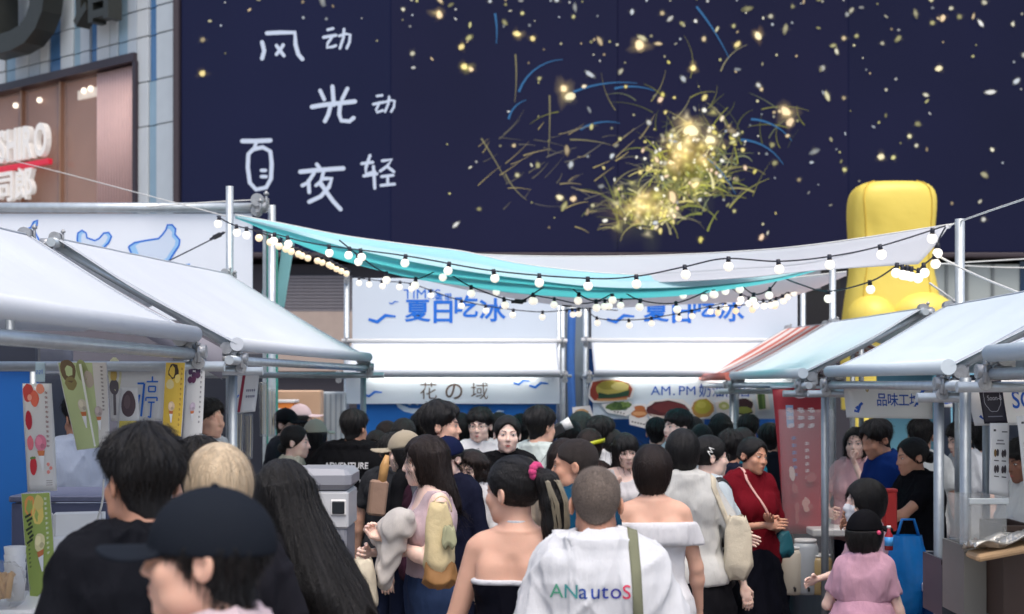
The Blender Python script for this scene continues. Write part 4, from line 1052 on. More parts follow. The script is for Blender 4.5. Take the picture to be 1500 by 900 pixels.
# ================================================================== posters and signs on the stalls
def hung_sheet(name, label, cat, corners, d, prints=None, curl=.02, paper=rgb(236, 236, 234), group=None, swing=0.0, mt=None):
    """A sheet whose four corners (tl, tr, br, bl) are given by photo columns and rows at depth d (or d per corner)."""
    ds = d if hasattr(d, '__len__') else [d] * 4
    C4 = [Vector(at(c[0], c[1], k)) for c, k in zip(corners, ds)]
    o = (C4[0] + C4[1]) / 2
    t = thing(name, label, cat, tuple(o), 0, group)
    tl, tr, br, bl = [c - o for c in C4]
    nn = (tr - tl).cross(bl - tl).normalized()
    if nn.y > 0: nn = -nn
    W = ((tr - tl).length + (br - bl).length) / 2; Hh = ((bl - tl).length + (br - tr).length) / 2
    def fn(u, v, l=0.0):                                         # u to the right, v down, both 0..1
        p = tl.lerp(tr, u).lerp(bl.lerp(br, u), v)
        return p + nn * (l + curl * (math.sin(math.pi * u) * (.4 + .6 * v) + .35 * math.sin(5.1 * v + 2 * u)) )
    mb = MB(); mb.sheet(lambda a, b: fn(a, b), 8, 14, .0016); sh = mb.build('sheet', mt or mat('white_poster_sheet' if paper[0] > .7 else 'poster_sheet_%d%d%d' % tuple(int(c * 99) for c in paper[:3]), paper, rough=.4, vary=.03, translucent=.2), t)
    if prints:
        pr = Print(); prints(pr, W, Hh)
        # cut large fills into cells so that they follow the curl
        pr.build('poster_print', M_PRINT, t, lambda a, b, l: np.array(fn(a / W, b / Hh, .0018 + l)), step=.00035)
    return t, fn, W, Hh
def grid_fill(pr, x0, y0, x1, y1, c): pr.rect(x0, y0, x1, y1, c, 8, 14)
def cone_ice(pr, x, y, s, scoop, cup=(238, 240, 242), wafer=(206, 120, 70)):
    """A tall soft ice on a stick cup: scoop, wafer, white foot."""
    k = s
    pr.ell(x, y, .30 * k, .46 * k, rgb(*scoop), 0, wob=.05); pr.ell(x - .08 * k, y - .12 * k, .16 * k, .24 * k, rgb(*[min(255, v + 18) for v in scoop]), 0, wob=.1); pr.ell(x + .1 * k, y + .18 * k, .12 * k, .14 * k, rgb(*[v * .86 for v in scoop]), 0, wob=.1)
    pr.poly([(x - .2 * k, y + .42 * k), (x + .2 * k, y + .42 * k), (x + .15 * k, y + .72 * k), (x - .13 * k, y + .72 * k)], rgb(*wafer))
    pr.poly([(x - .14 * k, y + .7 * k), (x + .16 * k, y + .7 * k), (x + .1 * k, y + 1.5 * k), (x + .02 * k, y + 1.5 * k)], rgb(*cup))
def columns_text(pr, x, y0, y1, w, c, n=11, seed=1):
    r = random.Random(seed)
    for i in range(n):
        y = y0 + (y1 - y0) * i / n; hh = (y1 - y0) / n * .36
        pr.stroke([(x - w * .4, y), (x + w * .4, y + hh * .1)], w * .16, c, False); pr.stroke([(x - w * .1, y - hh * .4), (x + r.uniform(-.2, .2) * w, y + hh)], w * .16, c, False)
        pr.stroke([(x - w * .35, y + hh * .7), (x + w * .38, y + hh * .7)], w * .14, c, False)
PG = 'ice cream posters hanging on the left stall'
def p_straw(pr, W, H):
    pr.ell(W * .2, H * .09, W * .2, H * .085, rgb(206, 72, 66), wob=.08); pr.ell(W * .42, H * .14, W * .16, H * .075, rgb(232, 110, 84), wob=.08); pr.ell(W * .62, H * .05, W * .14, H * .05, rgb(240, 150, 120), wob=.1); pr.ell(W * .25, H * .13, W * .08, H * .03, rgb(246, 170, 150))
    pr.ell(W * .19, H * .34, W * .12, H * .09, rgb(190, 40, 60), wob=.06); pr.ell(W * .2, H * .55, W * .11, H * .07, rgb(232, 120, 134), wob=.06); pr.ell(W * .26, H * .76, W * .12, H * .085, rgb(204, 50, 62), wob=.06); pr.stroke([(W * .2, H * .69), (W * .32, H * .685)], W * .08, rgb(110, 150, 76))
    cone_ice(pr, W * .55, H * .55, W * .62, (226, 130, 156))
    columns_text(pr, W * .82, H * .08, H * .62, W * .12, rgb(150, 104, 98), 12, 2)
    for k in range(3): pr.ell(W * (.8 + .08 * (k % 2)), H * (.75 + .035 * k), W * .05, H * .018, rgb(226, 140, 130))
    for k in range(3): pr.stroke([(W * .72, H * (.9 + .02 * k)), (W * .92, H * (.9 + .02 * k))], W * .02, rgb(160, 150, 148), False)
hung_sheet('poster', 'narrow white poster of a pink ice cream with strawberries on the left stall post', 'poster', [(33, 562), (76, 562), (84, 719), (40, 721)], 5.55, p_straw, .012, group=PG)
def p_green(pr, W, H):
    grid_fill(pr, W * .02, H * .005, W * .98, H * .995, rgb(158, 178, 92))
    pr.ell(W * .3, H * .12, W * .2, H * .1, rgb(232, 160, 90), wob=.08); pr.ell(W * .55, H * .2, W * .2, H * .12, rgb(230, 206, 110), wob=.08); pr.ell(W * .62, H * .1, W * .16, H * .08, rgb(216, 200, 120), wob=.1)
    for k in range(7): pr.stroke([(W * (.1 + .05 * (k % 3)), H * (.22 + .04 * k)), (W * (.32 + .04 * (k % 2)), H * (.2 + .04 * k))], W * .07, rgb(48, 60, 40), False)
    cone_ice(pr, W * .55, H * .5, W * .62, (232, 222, 170)); columns_text(pr, W * .85, H * .06, H * .7, W * .11, rgb(230, 234, 214), 12, 3); columns_text(pr, W * .22, H * .48, H * .72, W * .1, rgb(70, 84, 44), 6, 4)
hung_sheet('poster', 'narrow green poster of a pale ice cream below the strawberry poster', 'poster', [(31, 723), (74, 721), (82, 850), (44, 886)], 5.5, p_green, .014, group=PG)
def p_kiwi(pr, W, H):
    grid_fill(pr, W * .02, H * .005, W * .72, H * .995, rgb(190, 204, 150)); grid_fill(pr, W * .72, H * .005, W * .98, H * .995, rgb(216, 212, 206))
    pr.ell(W * .2, H * .1, W * .17, H * .13, rgb(104, 84, 58), wob=.08); pr.ell(W * .22, H * .24, W * .13, H * .08, rgb(140, 128, 80), wob=.08); pr.ell(W * .5, H * .1, W * .12, H * .13, rgb(150, 160, 104), wob=.1); pr.ell(W * .62, H * .2, W * .1, H * .1, rgb(190, 176, 160), wob=.1)
    cone_ice(pr, W * .4, H * .5, W * .36, (214, 206, 186)); cone_ice(pr, W * .76, H * .58, W * .3, (190, 176, 172)); columns_text(pr, W * .9, H * .05, H * .6, W * .07, rgb(110, 100, 100), 12, 5)
    pr.stroke([(W * .5, H * .02), (W * .64, H * .98)], W * .05, rgb(236, 238, 230), False)
hung_sheet('poster', 'wide pale green poster of two grey ice creams swinging below the cross rail', 'poster', [(84, 531), (157, 531), (161, 654), (112, 660)], 6.0, p_kiwi, .02, group=PG)
def p_sign(pr, W, H):
    pr.ell(W * .12, H * .2, W * .12, H * .3, rgb(226, 222, 180), wob=.05); pr.ell(W * .1, H * .42, W * .085, H * .14, rgb(96, 90, 96), wob=.06); pr.ell(W * .1, H * .22, W * .06, H * .1, rgb(206, 176, 96), wob=.1); pr.stroke([(W * .1, H * .55), (W * .09, H * .9)], W * .05, rgb(110, 104, 108), False)
    pr.stroke([(W * .31, H * .52), (W * .5, H * .55)], W * .055, BLUE, False)
    for a, b in (((.52, .36), (.64, .36)), ((.64, .36), (.6, .92)), ((.56, .55), (.5, .85))): pr.stroke([(W * a[0], H * a[1]), (W * b[0], H * b[1])], W * .035, BLUE, False)
    x, y = W * .78, H * .6
    for a, b in (((-.1, -.27), (.1, -.27)), ((0, -.36), (0, -.27)), ((-.06, -.19), (.06, -.19)), ((-.06, -.1), (.06, -.1)), ((-.06, -.19), (-.06, -.1)), ((.06, -.19), (.06, -.1)), ((-.1, 0), (.1, 0)), ((-.06, .08), (.06, .08)), ((0, .08), (0, .34)), ((0, .34), (-.05, .32)), ((-.1, 0), (-.1, .06)), ((.1, 0), (.1, .06))):
        pr.stroke([(x + a[0] * W, y + a[1] * H), (x + b[0] * W, y + b[1] * H)], W * .026, BLUE, False)
hung_sheet('stall_sign', 'white stall sign with blue three character name under the cross rail', 'sign', [(158, 531), (244, 531), (238, 617), (162, 617)], 6.35, p_sign, .01)
def p_yellow(pr, W, H):
    grid_fill(pr, W * .02, H * .005, W * .98, H * .995, rgb(226, 190, 74))
    pr.ell(W * .45, H * .12, W * .26, H * .11, rgb(62, 44, 34), wob=.14); pr.ell(W * .3, H * .3, W * .2, H * .07, rgb(222, 206, 150), wob=.1); pr.ell(W * .66, H * .22, W * .14, H * .06, rgb(240, 214, 120), wob=.1)
    cone_ice(pr, W * .42, H * .6, W * .55, (234, 206, 170)); columns_text(pr, W * .86, H * .08, H * .9, W * .12, rgb(150, 96, 40), 12, 6)
hung_sheet('poster', 'yellow poster of a cream coloured ice cream with dark fruit', 'poster', [(243, 531), (272, 531), (266, 640), (237, 637)], 6.2, p_yellow, .01, group=PG)
def p_grape(pr, W, H):
    for k in range(8): pr.ell(W * (.25 + .2 * (k % 3)), H * (.06 + .055 * (k // 2)), W * .13, H * .045, rgb(58 + 6 * k, 50, 84), wob=.08)
    cone_ice(pr, W * .45, H * .58, W * .5, (206, 190, 206)); columns_text(pr, W * .85, H * .06, H * .85, W * .12, rgb(84, 76, 88), 12, 7)
hung_sheet('poster', 'white poster of a lilac ice cream with dark grapes', 'poster', [(274, 531), (301, 531), (296, 640), (267, 646)], 6.3, p_grape, .01, group=PG)
def p_pop(pr, W, H):
    pr.ell(W * .5, H * .32, W * .36, H * .26, rgb(88, 72, 78), wob=.03, n=24); pr.ell(W * .44, H * .28, W * .16, H * .14, rgb(110, 92, 96), wob=.06); grid_fill(pr, W * .1, H * .66, W * .9, H * .97, rgb(232, 214, 96)); pr.stroke([(W * .25, H * .8), (W * .75, H * .8)], W * .1, rgb(70, 64, 60), False)
t, fn, W, H_ = hung_sheet('popsicle_sign', 'rounded popsicle shaped board with dark coating in front of the stall sign', 'sign', [(176, 568), (202, 568), (205, 642), (170, 642)], 6.15, p_pop, .006, paper=rgb(224, 222, 196))
def p_blue2(pr, W, H):
    pr.text('SO', W * .1, H * .62, 0, BLUE) if False else None
    for i, (x, ch) in enumerate(((.1, 0), (.4, 1), (.72, 2))):
        pr.stroke([(W * x, H * .42), (W * (x + .16), H * .42), (W * (x + .16), H * .5), (W * x, H * .5), (W * x, H * .58), (W * (x + .16), H * .58)] if i != 2 else [(W * x, H * .36), (W * x, H * .58)], W * .06, BLUE, False)
hung_sheet('paper_note', 'pale blue note taped under the left cross rail beside the post', 'note', [(52, 531), (66, 531), (66, 560), (52, 560)], 5.7, p_blue2, .004, paper=rgb(196, 220, 230))
def p_second(pr, W, H):
    pr.stroke([(W * .12, H * .6), (W * .2, H * .5), (W * .3, H * .62), (W * .36, H * .52)], W * .05, BLUE, False)
    pr.poly([(W * .44, H * .02), (W * .54, H * .02), (W * .46, H * .98), (W * .36, H * .98)], rgb(150, 40, 62))
    for j in range(2):
        for k in range(5): pr.stroke([(W * (.62 + k * .065), H * (.42 + .16 * j)), (W * (.65 + k * .065), H * (.42 + .16 * j))], H * .06, rgb(70, 66, 110), False)
hung_sheet('stall_sign', 'white sign with a slanted dark red stripe on the second left stall', 'sign', [(337, 549), (380, 549), (374, 603), (333, 607)], 8.4, p_second, .01)
M_PLAS = mat('clear_plastic', rgb(190, 192, 190), rough=.1, alpha=.2, vary=.05)
for i, (px, y0, y1, d) in enumerate(((350, 604, 668, 8.3), (364, 606, 672, 8.4), (386, 560, 640, 9.0), (398, 570, 640, 9.2))):
    hung_sheet('plastic_sleeve', ('clear sleeve of straws hanging under the red striped sign', 'second sleeve of straws under the red striped sign', 'clear plastic wrap hanging right of the red striped sign', 'grey plastic wrap hanging at the end of the second left stall')[i], 'sleeve', [(px - 7, y0), (px + 7, y0), (px + 6, y1), (px - 6, y1)], d, lambda pr, W, H: [pr.stroke([(W * (.2 + .2 * k), H * .05), (W * (.22 + .18 * k), H * .95)], W * .05, rgb(*(206, 190, 150) if k % 2 else (150, 140, 120)), False) for k in range(4)], .02, mt=M_PLAS, group='clear sleeves on the second left stall')
# --- right stall signs
def p_pin(pr, W, H):
    for i, ch in enumerate('品味工坊'): pr.text(ch, W * (.36 + .125 * i), -H * .6, H * .42, DBLUE, .012, .78)
def board_right(name, label, corners, d, fn_print, curl=.006, cat='sign', paper=rgb(222, 228, 238)):
    """Like hung_sheet, but lettering is written with v upwards."""
    t, fn, W, H = hung_sheet(name, label, cat, corners, d, None, curl, paper=paper)
    pr = Print(); fn_print(pr, W, H)
    pr.build('sign_print', M_PRINT, t, lambda a, b, l: np.array(fn(a / W, -b / H, .0016 + l)), step=.0003)
    return t
def p_pin2(pr, W, H):
    p_pin(pr, W, H)
    pr.stroke([(W * .1, -H * .78), (W * .14, -H * .82), (W * .17, -H * .62), (W * .2, -H * .55)], H * .08, DBLUE, False); pr.stroke([(W * .12, -H * .72), (W * .15, -H * .66)], H * .07, DBLUE, False)
    pr.stroke([(W * .82, -H * .3), (W * .87, -H * .26), (W * .9, -H * .12), (W * .96, -H * .1)], H * .1, DBLUE, False); pr.stroke([(W * .72, -H * .12), (W * .79, -H * .05)], H * .07, DBLUE, False)
    pr.ell(W * .265, -H * .13, W * .02, H * .1, rgb(86, 74, 60)); pr.ell(W * .265, -H * .18, W * .014, H * .05, rgb(196, 176, 130))
board_right('stall_sign', 'white hanging sign with four blue characters and blue wave marks', [(1235, 563), (1366, 565), (1366, 614), (1240, 612)], [8.9, 8.8, 8.8, 8.9], p_pin2, .012)
def p_sou(pr, W, H):
    pr.text('SOU', W * .49, -H * .62, H * .56, DBLUE, .01, .72)
    pr.stroke([(W * .09, -H * .78), (W * .13, -H * .86), (W * .17, -H * .7), (W * .22, -H * .66)], H * .07, DBLUE, False)
board_right('stall_sign', 'white sign board with big blue Latin letters at the right picture edge', [(1412, 558), (1545, 556), (1545, 622), (1428, 624)], 6.15, p_sou, .01)
def p_logo(pr, W, H):
    c = rgb(186, 186, 196); 
    pts = []
    for i in range(49):
        a = 2 * math.pi * i / 48; k = 1 + .07 * abs(math.sin(a * 4)); pts.append((W * .5 + W * .34 * k * math.cos(a), -H * .42 + H * .3 * k * math.sin(a)))
    pr.stroke(pts, W * .018, c, False)
    pr.text('Soon-8', W * .28, -H * .47, H * .16, c, -.004, .72); pr.stroke([(W * .2, -H * .84), (W * .82, -H * .84)], H * .02, rgb(120, 120, 134), False)
board_right('logo_sign', 'small dark square sign with a pale scalloped outline hung on the white sign board', [(1431, 557), (1466, 556), (1476, 620), (1442, 621)], 6.08, p_logo, .004, paper=rgb(38, 36, 52))
def p_menu(pr, W, H):
    ink = rgb(70, 68, 72)
    pr.stroke([(W * .18, -H * .1), (W * .3, -H * .1)], H * .03, ink, False); pr.stroke([(W * .6, -H * .12), (W * .9, -H * .12)], H * .015, ink, False)
    for k in range(2): pr.stroke([(W * (.36 - .06 * k), -H * (.24 + .045 * k)), (W * (.7 + .06 * k), -H * (.24 + .045 * k))], H * .02, rgb(140, 138, 140), False)
    for j in range(2):
        for i in range(2):
            x, y = W * (.33 + .38 * i), -H * (.42 + .22 * j)
            pr.ell(x - W * .06, y, W * .07, H * .055, rgb(*((120, 92, 44) if i + j == 0 else (70, 62, 64))), wob=.1); pr.ell(x + W * .06, y + H * .01, W * .07, H * .055, rgb(52, 46, 52), wob=.1); pr.stroke([(x - W * .12, y - H * .1), (x + W * .12, y - H * .1)], H * .014, ink, False)
board_right('menu_sheet', 'white menu sheet with four small product pictures hanging at the right', [(1450, 620), (1478, 620), (1478, 728), (1449, 724)], 6.05, p_menu, .006, cat='menu', paper=rgb(226, 230, 232))
board_right('menu_sheet', 'white menu sheet cut by the right picture edge beside the dark haired customer', [(1489, 610), (1520, 608), (1523, 700), (1500, 712)], 5.9, p_menu, .006, cat='menu', paper=rgb(226, 230, 232))
def p_far(pr, W, H):
    pr.text('里控', W * .12, -H * .8, H * .8, DBLUE, .015)
board_right('stall_sign', 'far white sign with two blue characters between the right posts', [(1378, 566), (1412, 566), (1412, 597), (1378, 597)], 13.0, p_far, .004)
t = thing('blue_screen', 'light blue backdrop cloth behind the people in white at the right', 'backdrop', (X(1400, 13.6), 13.6, 0)); mb = MB(); mb.box((0, 0, 1.15), (1.5, .03, 1.9), bev=.005); mb.build('cloth', mat('light_blue_cloth', rgb(126, 190, 214), rough=.7, vary=.12, vscale=3), t)
# red banner
def p_red(pr, W, H):
    w = rgb(236, 216, 216)
    pr.ell(W * .5, -H * .045, W * .14, H * .03, w); pr.stroke([(W * .4, -H * .02), (W * .6, -H * .02)], H * .012, w)
    grid_fill(pr, W * .22, -H * .27, W * .36, -H * .12, rgb(150, 176, 206))
    r = random.Random(5)
    for k in range(3): columns_text(pr, W * (.29 + .2 * k), -H * .27, -H * .1, W * .15, w, 3, k + 3); columns_text(pr, W * (.32 + .2 * k), -H * .26, -H * .12, W * .12, w, 3, k + 9)
    columns_text(pr, W * .33, -H * .6, -H * .3, W * .13, rgb(110, 120, 170), 6, 21); columns_text(pr, W * .6, -H * .62, -H * .34, W * .12, rgb(226, 196, 196), 6, 23)
    for k in range(7): pr.ell(W * r.uniform(.25, .75), -H * r.uniform(.5, .9), W * r.uniform(.05, .12), H * r.uniform(.02, .05), rgb(*r.choice([(206, 150, 140), (180, 90, 90), (140, 60, 70), (220, 190, 180)])), wob=.2)
M_RED = mat('red_banner_cloth', rgb(188, 62, 72), rough=.45, vary=.12, vscale=3, translucent=.25)
tb, fnb, Wb, Hb = hung_sheet('hanging_banner', 'long red hanging banner with white characters at the pale awninged stall', 'banner', [(1131, 568), (1211, 568), (1204, 782), (1150, 782)], 10.1, None, .02, mt=M_RED)
pr = Print(); p_red(pr, Wb, Hb); pr.build('banner_print', M_PRINT, tb, lambda a, b, l: np.array(fnb(a / Wb, -b / Hb, .0018 + l)), step=.0003)
mb = MB(); mb.tube([tuple(fnb(-.03, 0)), tuple(fnb(1.03, 0))], .012, 8); mb.build('rod', M_PIPE, tb)
hung_sheet('plastic_curtain', 'clear plastic curtain hanging before the red banner', 'curtain', [(1140, 600), (1222, 600), (1222, 860), (1150, 860)], 9.7, None, .03, mt=mat('hazy_plastic', rgb(206, 206, 210), rough=.15, alpha=.12, vary=.1, vscale=3))

# ================================================================== things on and around the stalls
# grey ice cream machine behind the long haired woman
d = 7.6
mx0, mx1, mt_, mbz = X(420, d), X(512, d), Z(688, d), 0
mc = thing('ice_cream_machine', 'grey lidded drink machine with a dark display behind the long haired woman', 'machine', ((mx0 + mx1) / 2, d + .2, 0))
w_ = mx1 - mx0
M_MG = mat('grey_machine_shell', rgb(150, 152, 160), rough=.4, vary=.05); M_MW = mat('white_machine_shell', rgb(206, 208, 210), rough=.35, vary=.04)
zt = mt_
mb = MB(); mb.box((0, 0, zt - .055), (w_ + .02, .46, .11), bev=.03); mb.box((0, -.01, zt - .006), (w_ - .1, .38, .02), bev=.008); mb.build('lid', M_MG, mc)
mb = MB(); mb.box((.0, .0, zt - .11 - .105), (w_ - .01, .43, .2), bev=.012); mb.build('upper_body', M_MW, mc)
mb = MB(); mb.box((0, 0, (zt - .32) / 2 + .02), (w_ - .03, .41, zt - .34), bev=.012); mb.build('lower_body', M_MG, mc)
mb = MB(); mb.box((w_ * .33, -.218, zt - .2), (.085, .012, .085), bev=.006); dsp = mb.build('display_frame', M_WHITE, mc)
mb = MB(); mb.box((w_ * .33, -.226, zt - .2), (.066, .01, .066), bev=.004); mb.build('display', mat('dark_display', (.03, .035, .04), rough=.12), dsp)
mb = MB(); mb.box((w_ * .02, -.215, zt - .52), (w_ * .8, .02, .3), bev=.01); mb.build('front_panel', mat('dark_machine_front', rgb(46, 54, 78), rough=.3), mc)
mb = MB(); mb.tube([(-w_ * .22, -.222, zt - .15), (-w_ * .3, -.224, zt - .24)], .006, 8); mb.build('lever', M_PIPE, mc)
# orange and pale boxes far back left
for nm, lab, px0, px1, y0, y1, d, c, cat in (('orange_box', 'orange crate high at the back of the second left stall', 405, 434, 590, 602, 14.2, (224, 132, 54), 'crate'), ('cardboard_panel', 'beige board at the back of the second left stall', 392, 472, 572, 640, 14.6, (206, 170, 140), 'board'), ('grey_locker', 'pale grey ribbed locker left of the flower sign booth', 473, 508, 574, 660, 15.0, (166, 176, 184), 'locker'), ('orange_crate', 'second orange crate beside the man with short black hair', 404, 428, 603, 625, 14.0, (206, 110, 50), 'crate')):
    x0, x1, z0, z1 = X(px0, d), X(px1, d), Z(y1, d), Z(y0, d)
    t = thing(nm, lab, cat, ((x0 + x1) / 2, d, 0)); mb = MB(); mb.box((0, 0, (z0 + z1) / 2), (x1 - x0, .25, z1 - z0), bev=.012); mb.build('shell', mat(nm + '_paint', rgb(*c), rough=.5), t)
    if nm == 'grey_locker':
        for k in range(4): mb = MB(); mb.box(((k - 1.5) * (x1 - x0) * .22, -.13, (z0 + z1) / 2), (.02, .02, z1 - z0 - .05)); mb.build('rib', mat('locker_rib', rgb(128, 138, 148), rough=.5), t)
        mb = MB(); mb.box((0, 0, z0 / 2), (x1 - x0 - .02, .23, z0)); mb.build('base', M_MG, t)
    elif z0 > .3:
        mb = MB()
        for sx_ in (-1, 1): mb.box((sx_ * (x1 - x0) * .42, 0, z0 / 2), (.03, .2, z0))
        mb.build('stand', M_PIPE, t)
        if 'crate' in nm or 'box' in nm: mb = MB(); mb.box((0, 0, z1 + .015), (x1 - x0 + .02, .27, .03), bev=.008); mb.build('lid', M_WHITE, t)
# dark wall and goods at the far left back of the stalls
t = thing('fridge', 'tall grey cabinet standing behind the second left stall', 'cabinet', (X(330, 13.8), 13.8, 0))
mb = MB(); mb.box((0, 0, 1.1), (.9, .5, 2.2), bev=.02); mb.build('shell', mat('cabinet_grey', rgb(92, 92, 100), rough=.45), t); mb = MB(); mb.box((.1, -.26, 1.2), (.6, .02, 1.7), bev=.01); mb.build('door', mat('cabinet_door', rgb(58, 60, 70), rough=.25), t)
# blue side wall, grey table, folding chairs inside the first left stall
d = 7.1
t = thing('side_wall', 'deep blue board closing the first left stall at the picture edge', 'wall panel', (X(10, d), d, 0)); mb = MB(); mb.box((-.15, 0, 1.0), (.62, .04, 1.98), bev=.008); mb.build('board', M_BLUE, t); mb = MB(); mb.tube([(.14, -.03, 0), (.14, -.03, 2.0)], .016, 8); mb.build('edge_pipe', M_PIPE, t); mb = MB(); mb.box((-.15, -.03, 2.06), (.64, .06, .12), bev=.01); mb.build('top_rail', mat('dark_rail', rgb(60, 64, 76), rough=.4, metal=.4), t)
d = 6.7
t = thing('folding_table', 'slate grey panelled table inside the first left stall', 'table', (X(115, d), d, 0)); zt = Z(724, d)
mb = MB(); mb.box((0, .25, zt - .02), (.62, .6, .03), bev=.006); mb.build('table_top', mat('slate_top', rgb(96, 102, 128), rough=.5), t); mb = MB(); mb.box((0, -.03, zt - .3), (.6, .02, .52), bev=.004); mb.build('front_panel', mat('slate_panel', rgb(84, 90, 118), rough=.55), t)
mb = MB(); [mb.box((sx_ * .28, y_, (zt - .04) / 2), (.03, .03, zt - .04)) for sx_ in (-1, 1) for y_ in (.02, .5)]; mb.build('legs', M_PIPE, t)
def chair(px, py, d, rz, label):
    t = thing('folding_chair', label, 'chair', (X(px, d), d, 0), rz, 'white folding chairs in the left stall')
    zt = Z(py, d)
    mb = MB(); mb.box((0, .0, zt - .07), (.2, .025, .13), Euler((R(-12), 0, 0)).to_matrix(), bev=.02); mb.build('backrest', M_WHITE, t)
    for sx_ in (-1, 1):
        mb = MB(); mb.tube([(sx_ * .11, .02, zt - .01), (sx_ * .115, -.04, zt - .35), (sx_ * .12, -.24, 0)], .01, 8); mb.build('leg', M_WHITE, t)
        mb = MB(); mb.tube([(sx_ * .1, -.05, zt - .42), (sx_ * .11, .2, 0)], .01, 8); mb.build('leg', M_WHITE, t)
    mb = MB(); mb.box((0, -.2, zt - .42), (.24, .3, .025), bev=.01); mb.build('seat', M_WHITE, t)
chair(113, 748, 6.25, R(18), 'white folding chair leaning before the slate table')
chair(92, 784, 6.0, R(30), 'lower white folding chair half hidden by the green poster')
def tubes_thing(name, label, cat, pts, r, m, part='cord', group=None):
    f = curve_pts(pts); N = 12 * (len(pts) - 1); o = f(0); t = thing(name, label, cat, tuple(o), 0, group)
    mb = MB(); mb.tube([tuple(f(i / N) - o) for i in range(N + 1)], r, 7); mb.build(part, m, t); return t
tubes_thing('cable', 'white cable hanging down behind the ear of the man with black hair', 'cable', [(152, 702, 5.9), (150, 735, 5.9), (143, 760, 5.9), (137, 778, 5.9), (128, 800, 5.9)], .0045, M_ROPE)
# counter of the first left stall: cups and bag
d = 5.3
t = thing('paper_cup_stack', 'white stacked paper cups at the lower left corner', 'cups', (X(22, d), d, Z(880, d))); zc = 0
for k in range(5): mb = MB(); mb.tube([(0, 0, k * .03), (0, 0, k * .03 + .08)], [.03, .04], 14); mb.build('cup', M_WHITE, t)
t = thing('clear_bag', 'crumpled clear plastic bag of wafers at the lower left corner', 'bag', (X(6, 5.2), 5.2, Z(888, 5.2)))
mb = MB(); r = random.Random(2); mb.sphere((0, 0, .07), .09, 14, 9, (1, .8, 1)); V0 = mb.V[0]; V0 += np.array([[r.uniform(-.012, .012) for _ in range(3)] for _ in V0]); mb.build('film', M_PLAS, t); mb = MB(); [mb.tube([(r.uniform(-.05, .04), r.uniform(-.03, .03), .03), (r.uniform(-.05, .05), 0, .12)], .012, 7) for _ in range(6)]; mb.build('wafers', mat('wafer', rgb(206, 160, 96), rough=.7), t)
t = thing('counter_block', 'white counter end under the cups at the lower left corner', 'counter', (X(8, 5.3), 5.3, 0)); mb = MB(); mb.box((0, .1, Z(884, 5.3) / 2), (.3, .5, Z(886, 5.3)), bev=.01); mb.build('counter_body', M_WHITE, t)

# right stalls: counter goods
def crate(name, label, px0, px1, y0, y1, d, c, cat, dep=.3, m=None, lid=None):
    x0, x1, z0, z1 = X(px0, d), X(px1, d), max(.02, Z(y1, d)), Z(y0, d)
    t = thing(name, label, cat, ((x0 + x1) / 2, d, z0)); hh = z1 - z0; w = x1 - x0
    M = m or mat(name + '_material', rgb(*c), rough=.5)
    th = .012
    mb = MB(); mb.box((0, dep / 2, th / 2), (w, dep, th)); mb.box((0, th / 2, hh / 2 + th / 2), (w, th, hh - th)); mb.box((0, dep - th / 2, hh / 2 + th / 2), (w, th, hh - th)); mb.box((-w / 2 + th / 2, dep / 2, hh / 2 + th / 2), (th, dep - 2 * th, hh - th)); mb.box((w / 2 - th / 2, dep / 2, hh / 2 + th / 2), (th, dep - 2 * th, hh - th)); mb.build('shell', M, t)
    mb = MB(); mb.box((0, -.006, hh - .012), (w + .012, .012, .024), bev=.003); mb.build('rim', lid or M, t)
    return t
crate('display_case', 'clear plastic display case with foil on the right edge counter', 1420, 1475, 730, 800, 5.75, (200, 204, 206), 'case', .3, M_PLAS, M_PIPE)
crate('wooden_stand', 'dark brown wooden stand under the right edge counter', 1470, 1515, 770, 910, 5.8, (66, 48, 40), 'stand', .3)
crate('plastic_crate', 'grey plastic crate below the right post at the picture bottom', 1412, 1445, 800, 905, 6.0, (118, 116, 110), 'crate', .3)
crate('steel_bin', 'dark bin with a black rim between the right posts', 1380, 1412, 820, 905, 6.4, (58, 62, 72), 'bin', .3, None, M_BLACK)
t = thing('foil_tray', 'crumpled foil wrapped tray held up at the right edge', 'tray', at(1466, 800, 5.7)); mb = MB(); r = random.Random(8)
mb.sheet(lambda u, v: ((u - .5) * .26, (v - .5) * .16, .05 * u + .014 * math.sin(9 * u + 4 * v) + .01 * math.sin(17 * v + 3 * u)), 18, 12, .006); mb.build('foil', mat('foil', rgb(200, 196, 186), rough=.25, metal=.6, bump=1.0, bscale=40), t); mb = MB(); mb.box((0, 0, -.02), (.24, .15, .03), Euler((0, -.19, 0)).to_matrix(), bev=.01); mb.build('tray', mat('kraft_tray', rgb(196, 160, 120), rough=.7), t)
# blue plastic bag and blue stool
t = thing('plastic_bag', 'bright translucent blue plastic bag hanging below the woman in black', 'bag', at(1330, 905, 7.3)); 
mb = MB(); n = 20; V, F = [], []
for k in range(12):
    v_ = k / 11; z = v_ * .42; a = .1 * (1 - .3 * max(0, v_ - .7) / .3) * (.75 + .25 * min(1, v_ * 5)); 
    for j in range(n): th = 2 * math.pi * j / n; q = 1 + .1 * math.sin(5 * th + 6 * v_) + .06 * math.sin(9 * th - 8 * v_); V.append((a * q * math.cos(th), a * .7 * q * math.sin(th), z))
for k in range(11):
    for j in range(n): F.append((k * n + j, k * n + (j + 1) % n, (k + 1) * n + (j + 1) % n, (k + 1) * n + j))
F.append(tuple(range(n))[::-1]); mb.add(V, F, True); mb.build('film', mat('blue_film', rgb(30, 132, 206), rough=.25, vary=.2, vscale=14, translucent=.4, bump=.4, bscale=30), t)
mb = MB(); mb.tube([(-.06, 0, .4), (-.03, 0, .5), (.03, 0, .5), (.06, 0, .4)], .008, 6); mb.build('handle', mat('blue_film'), t)
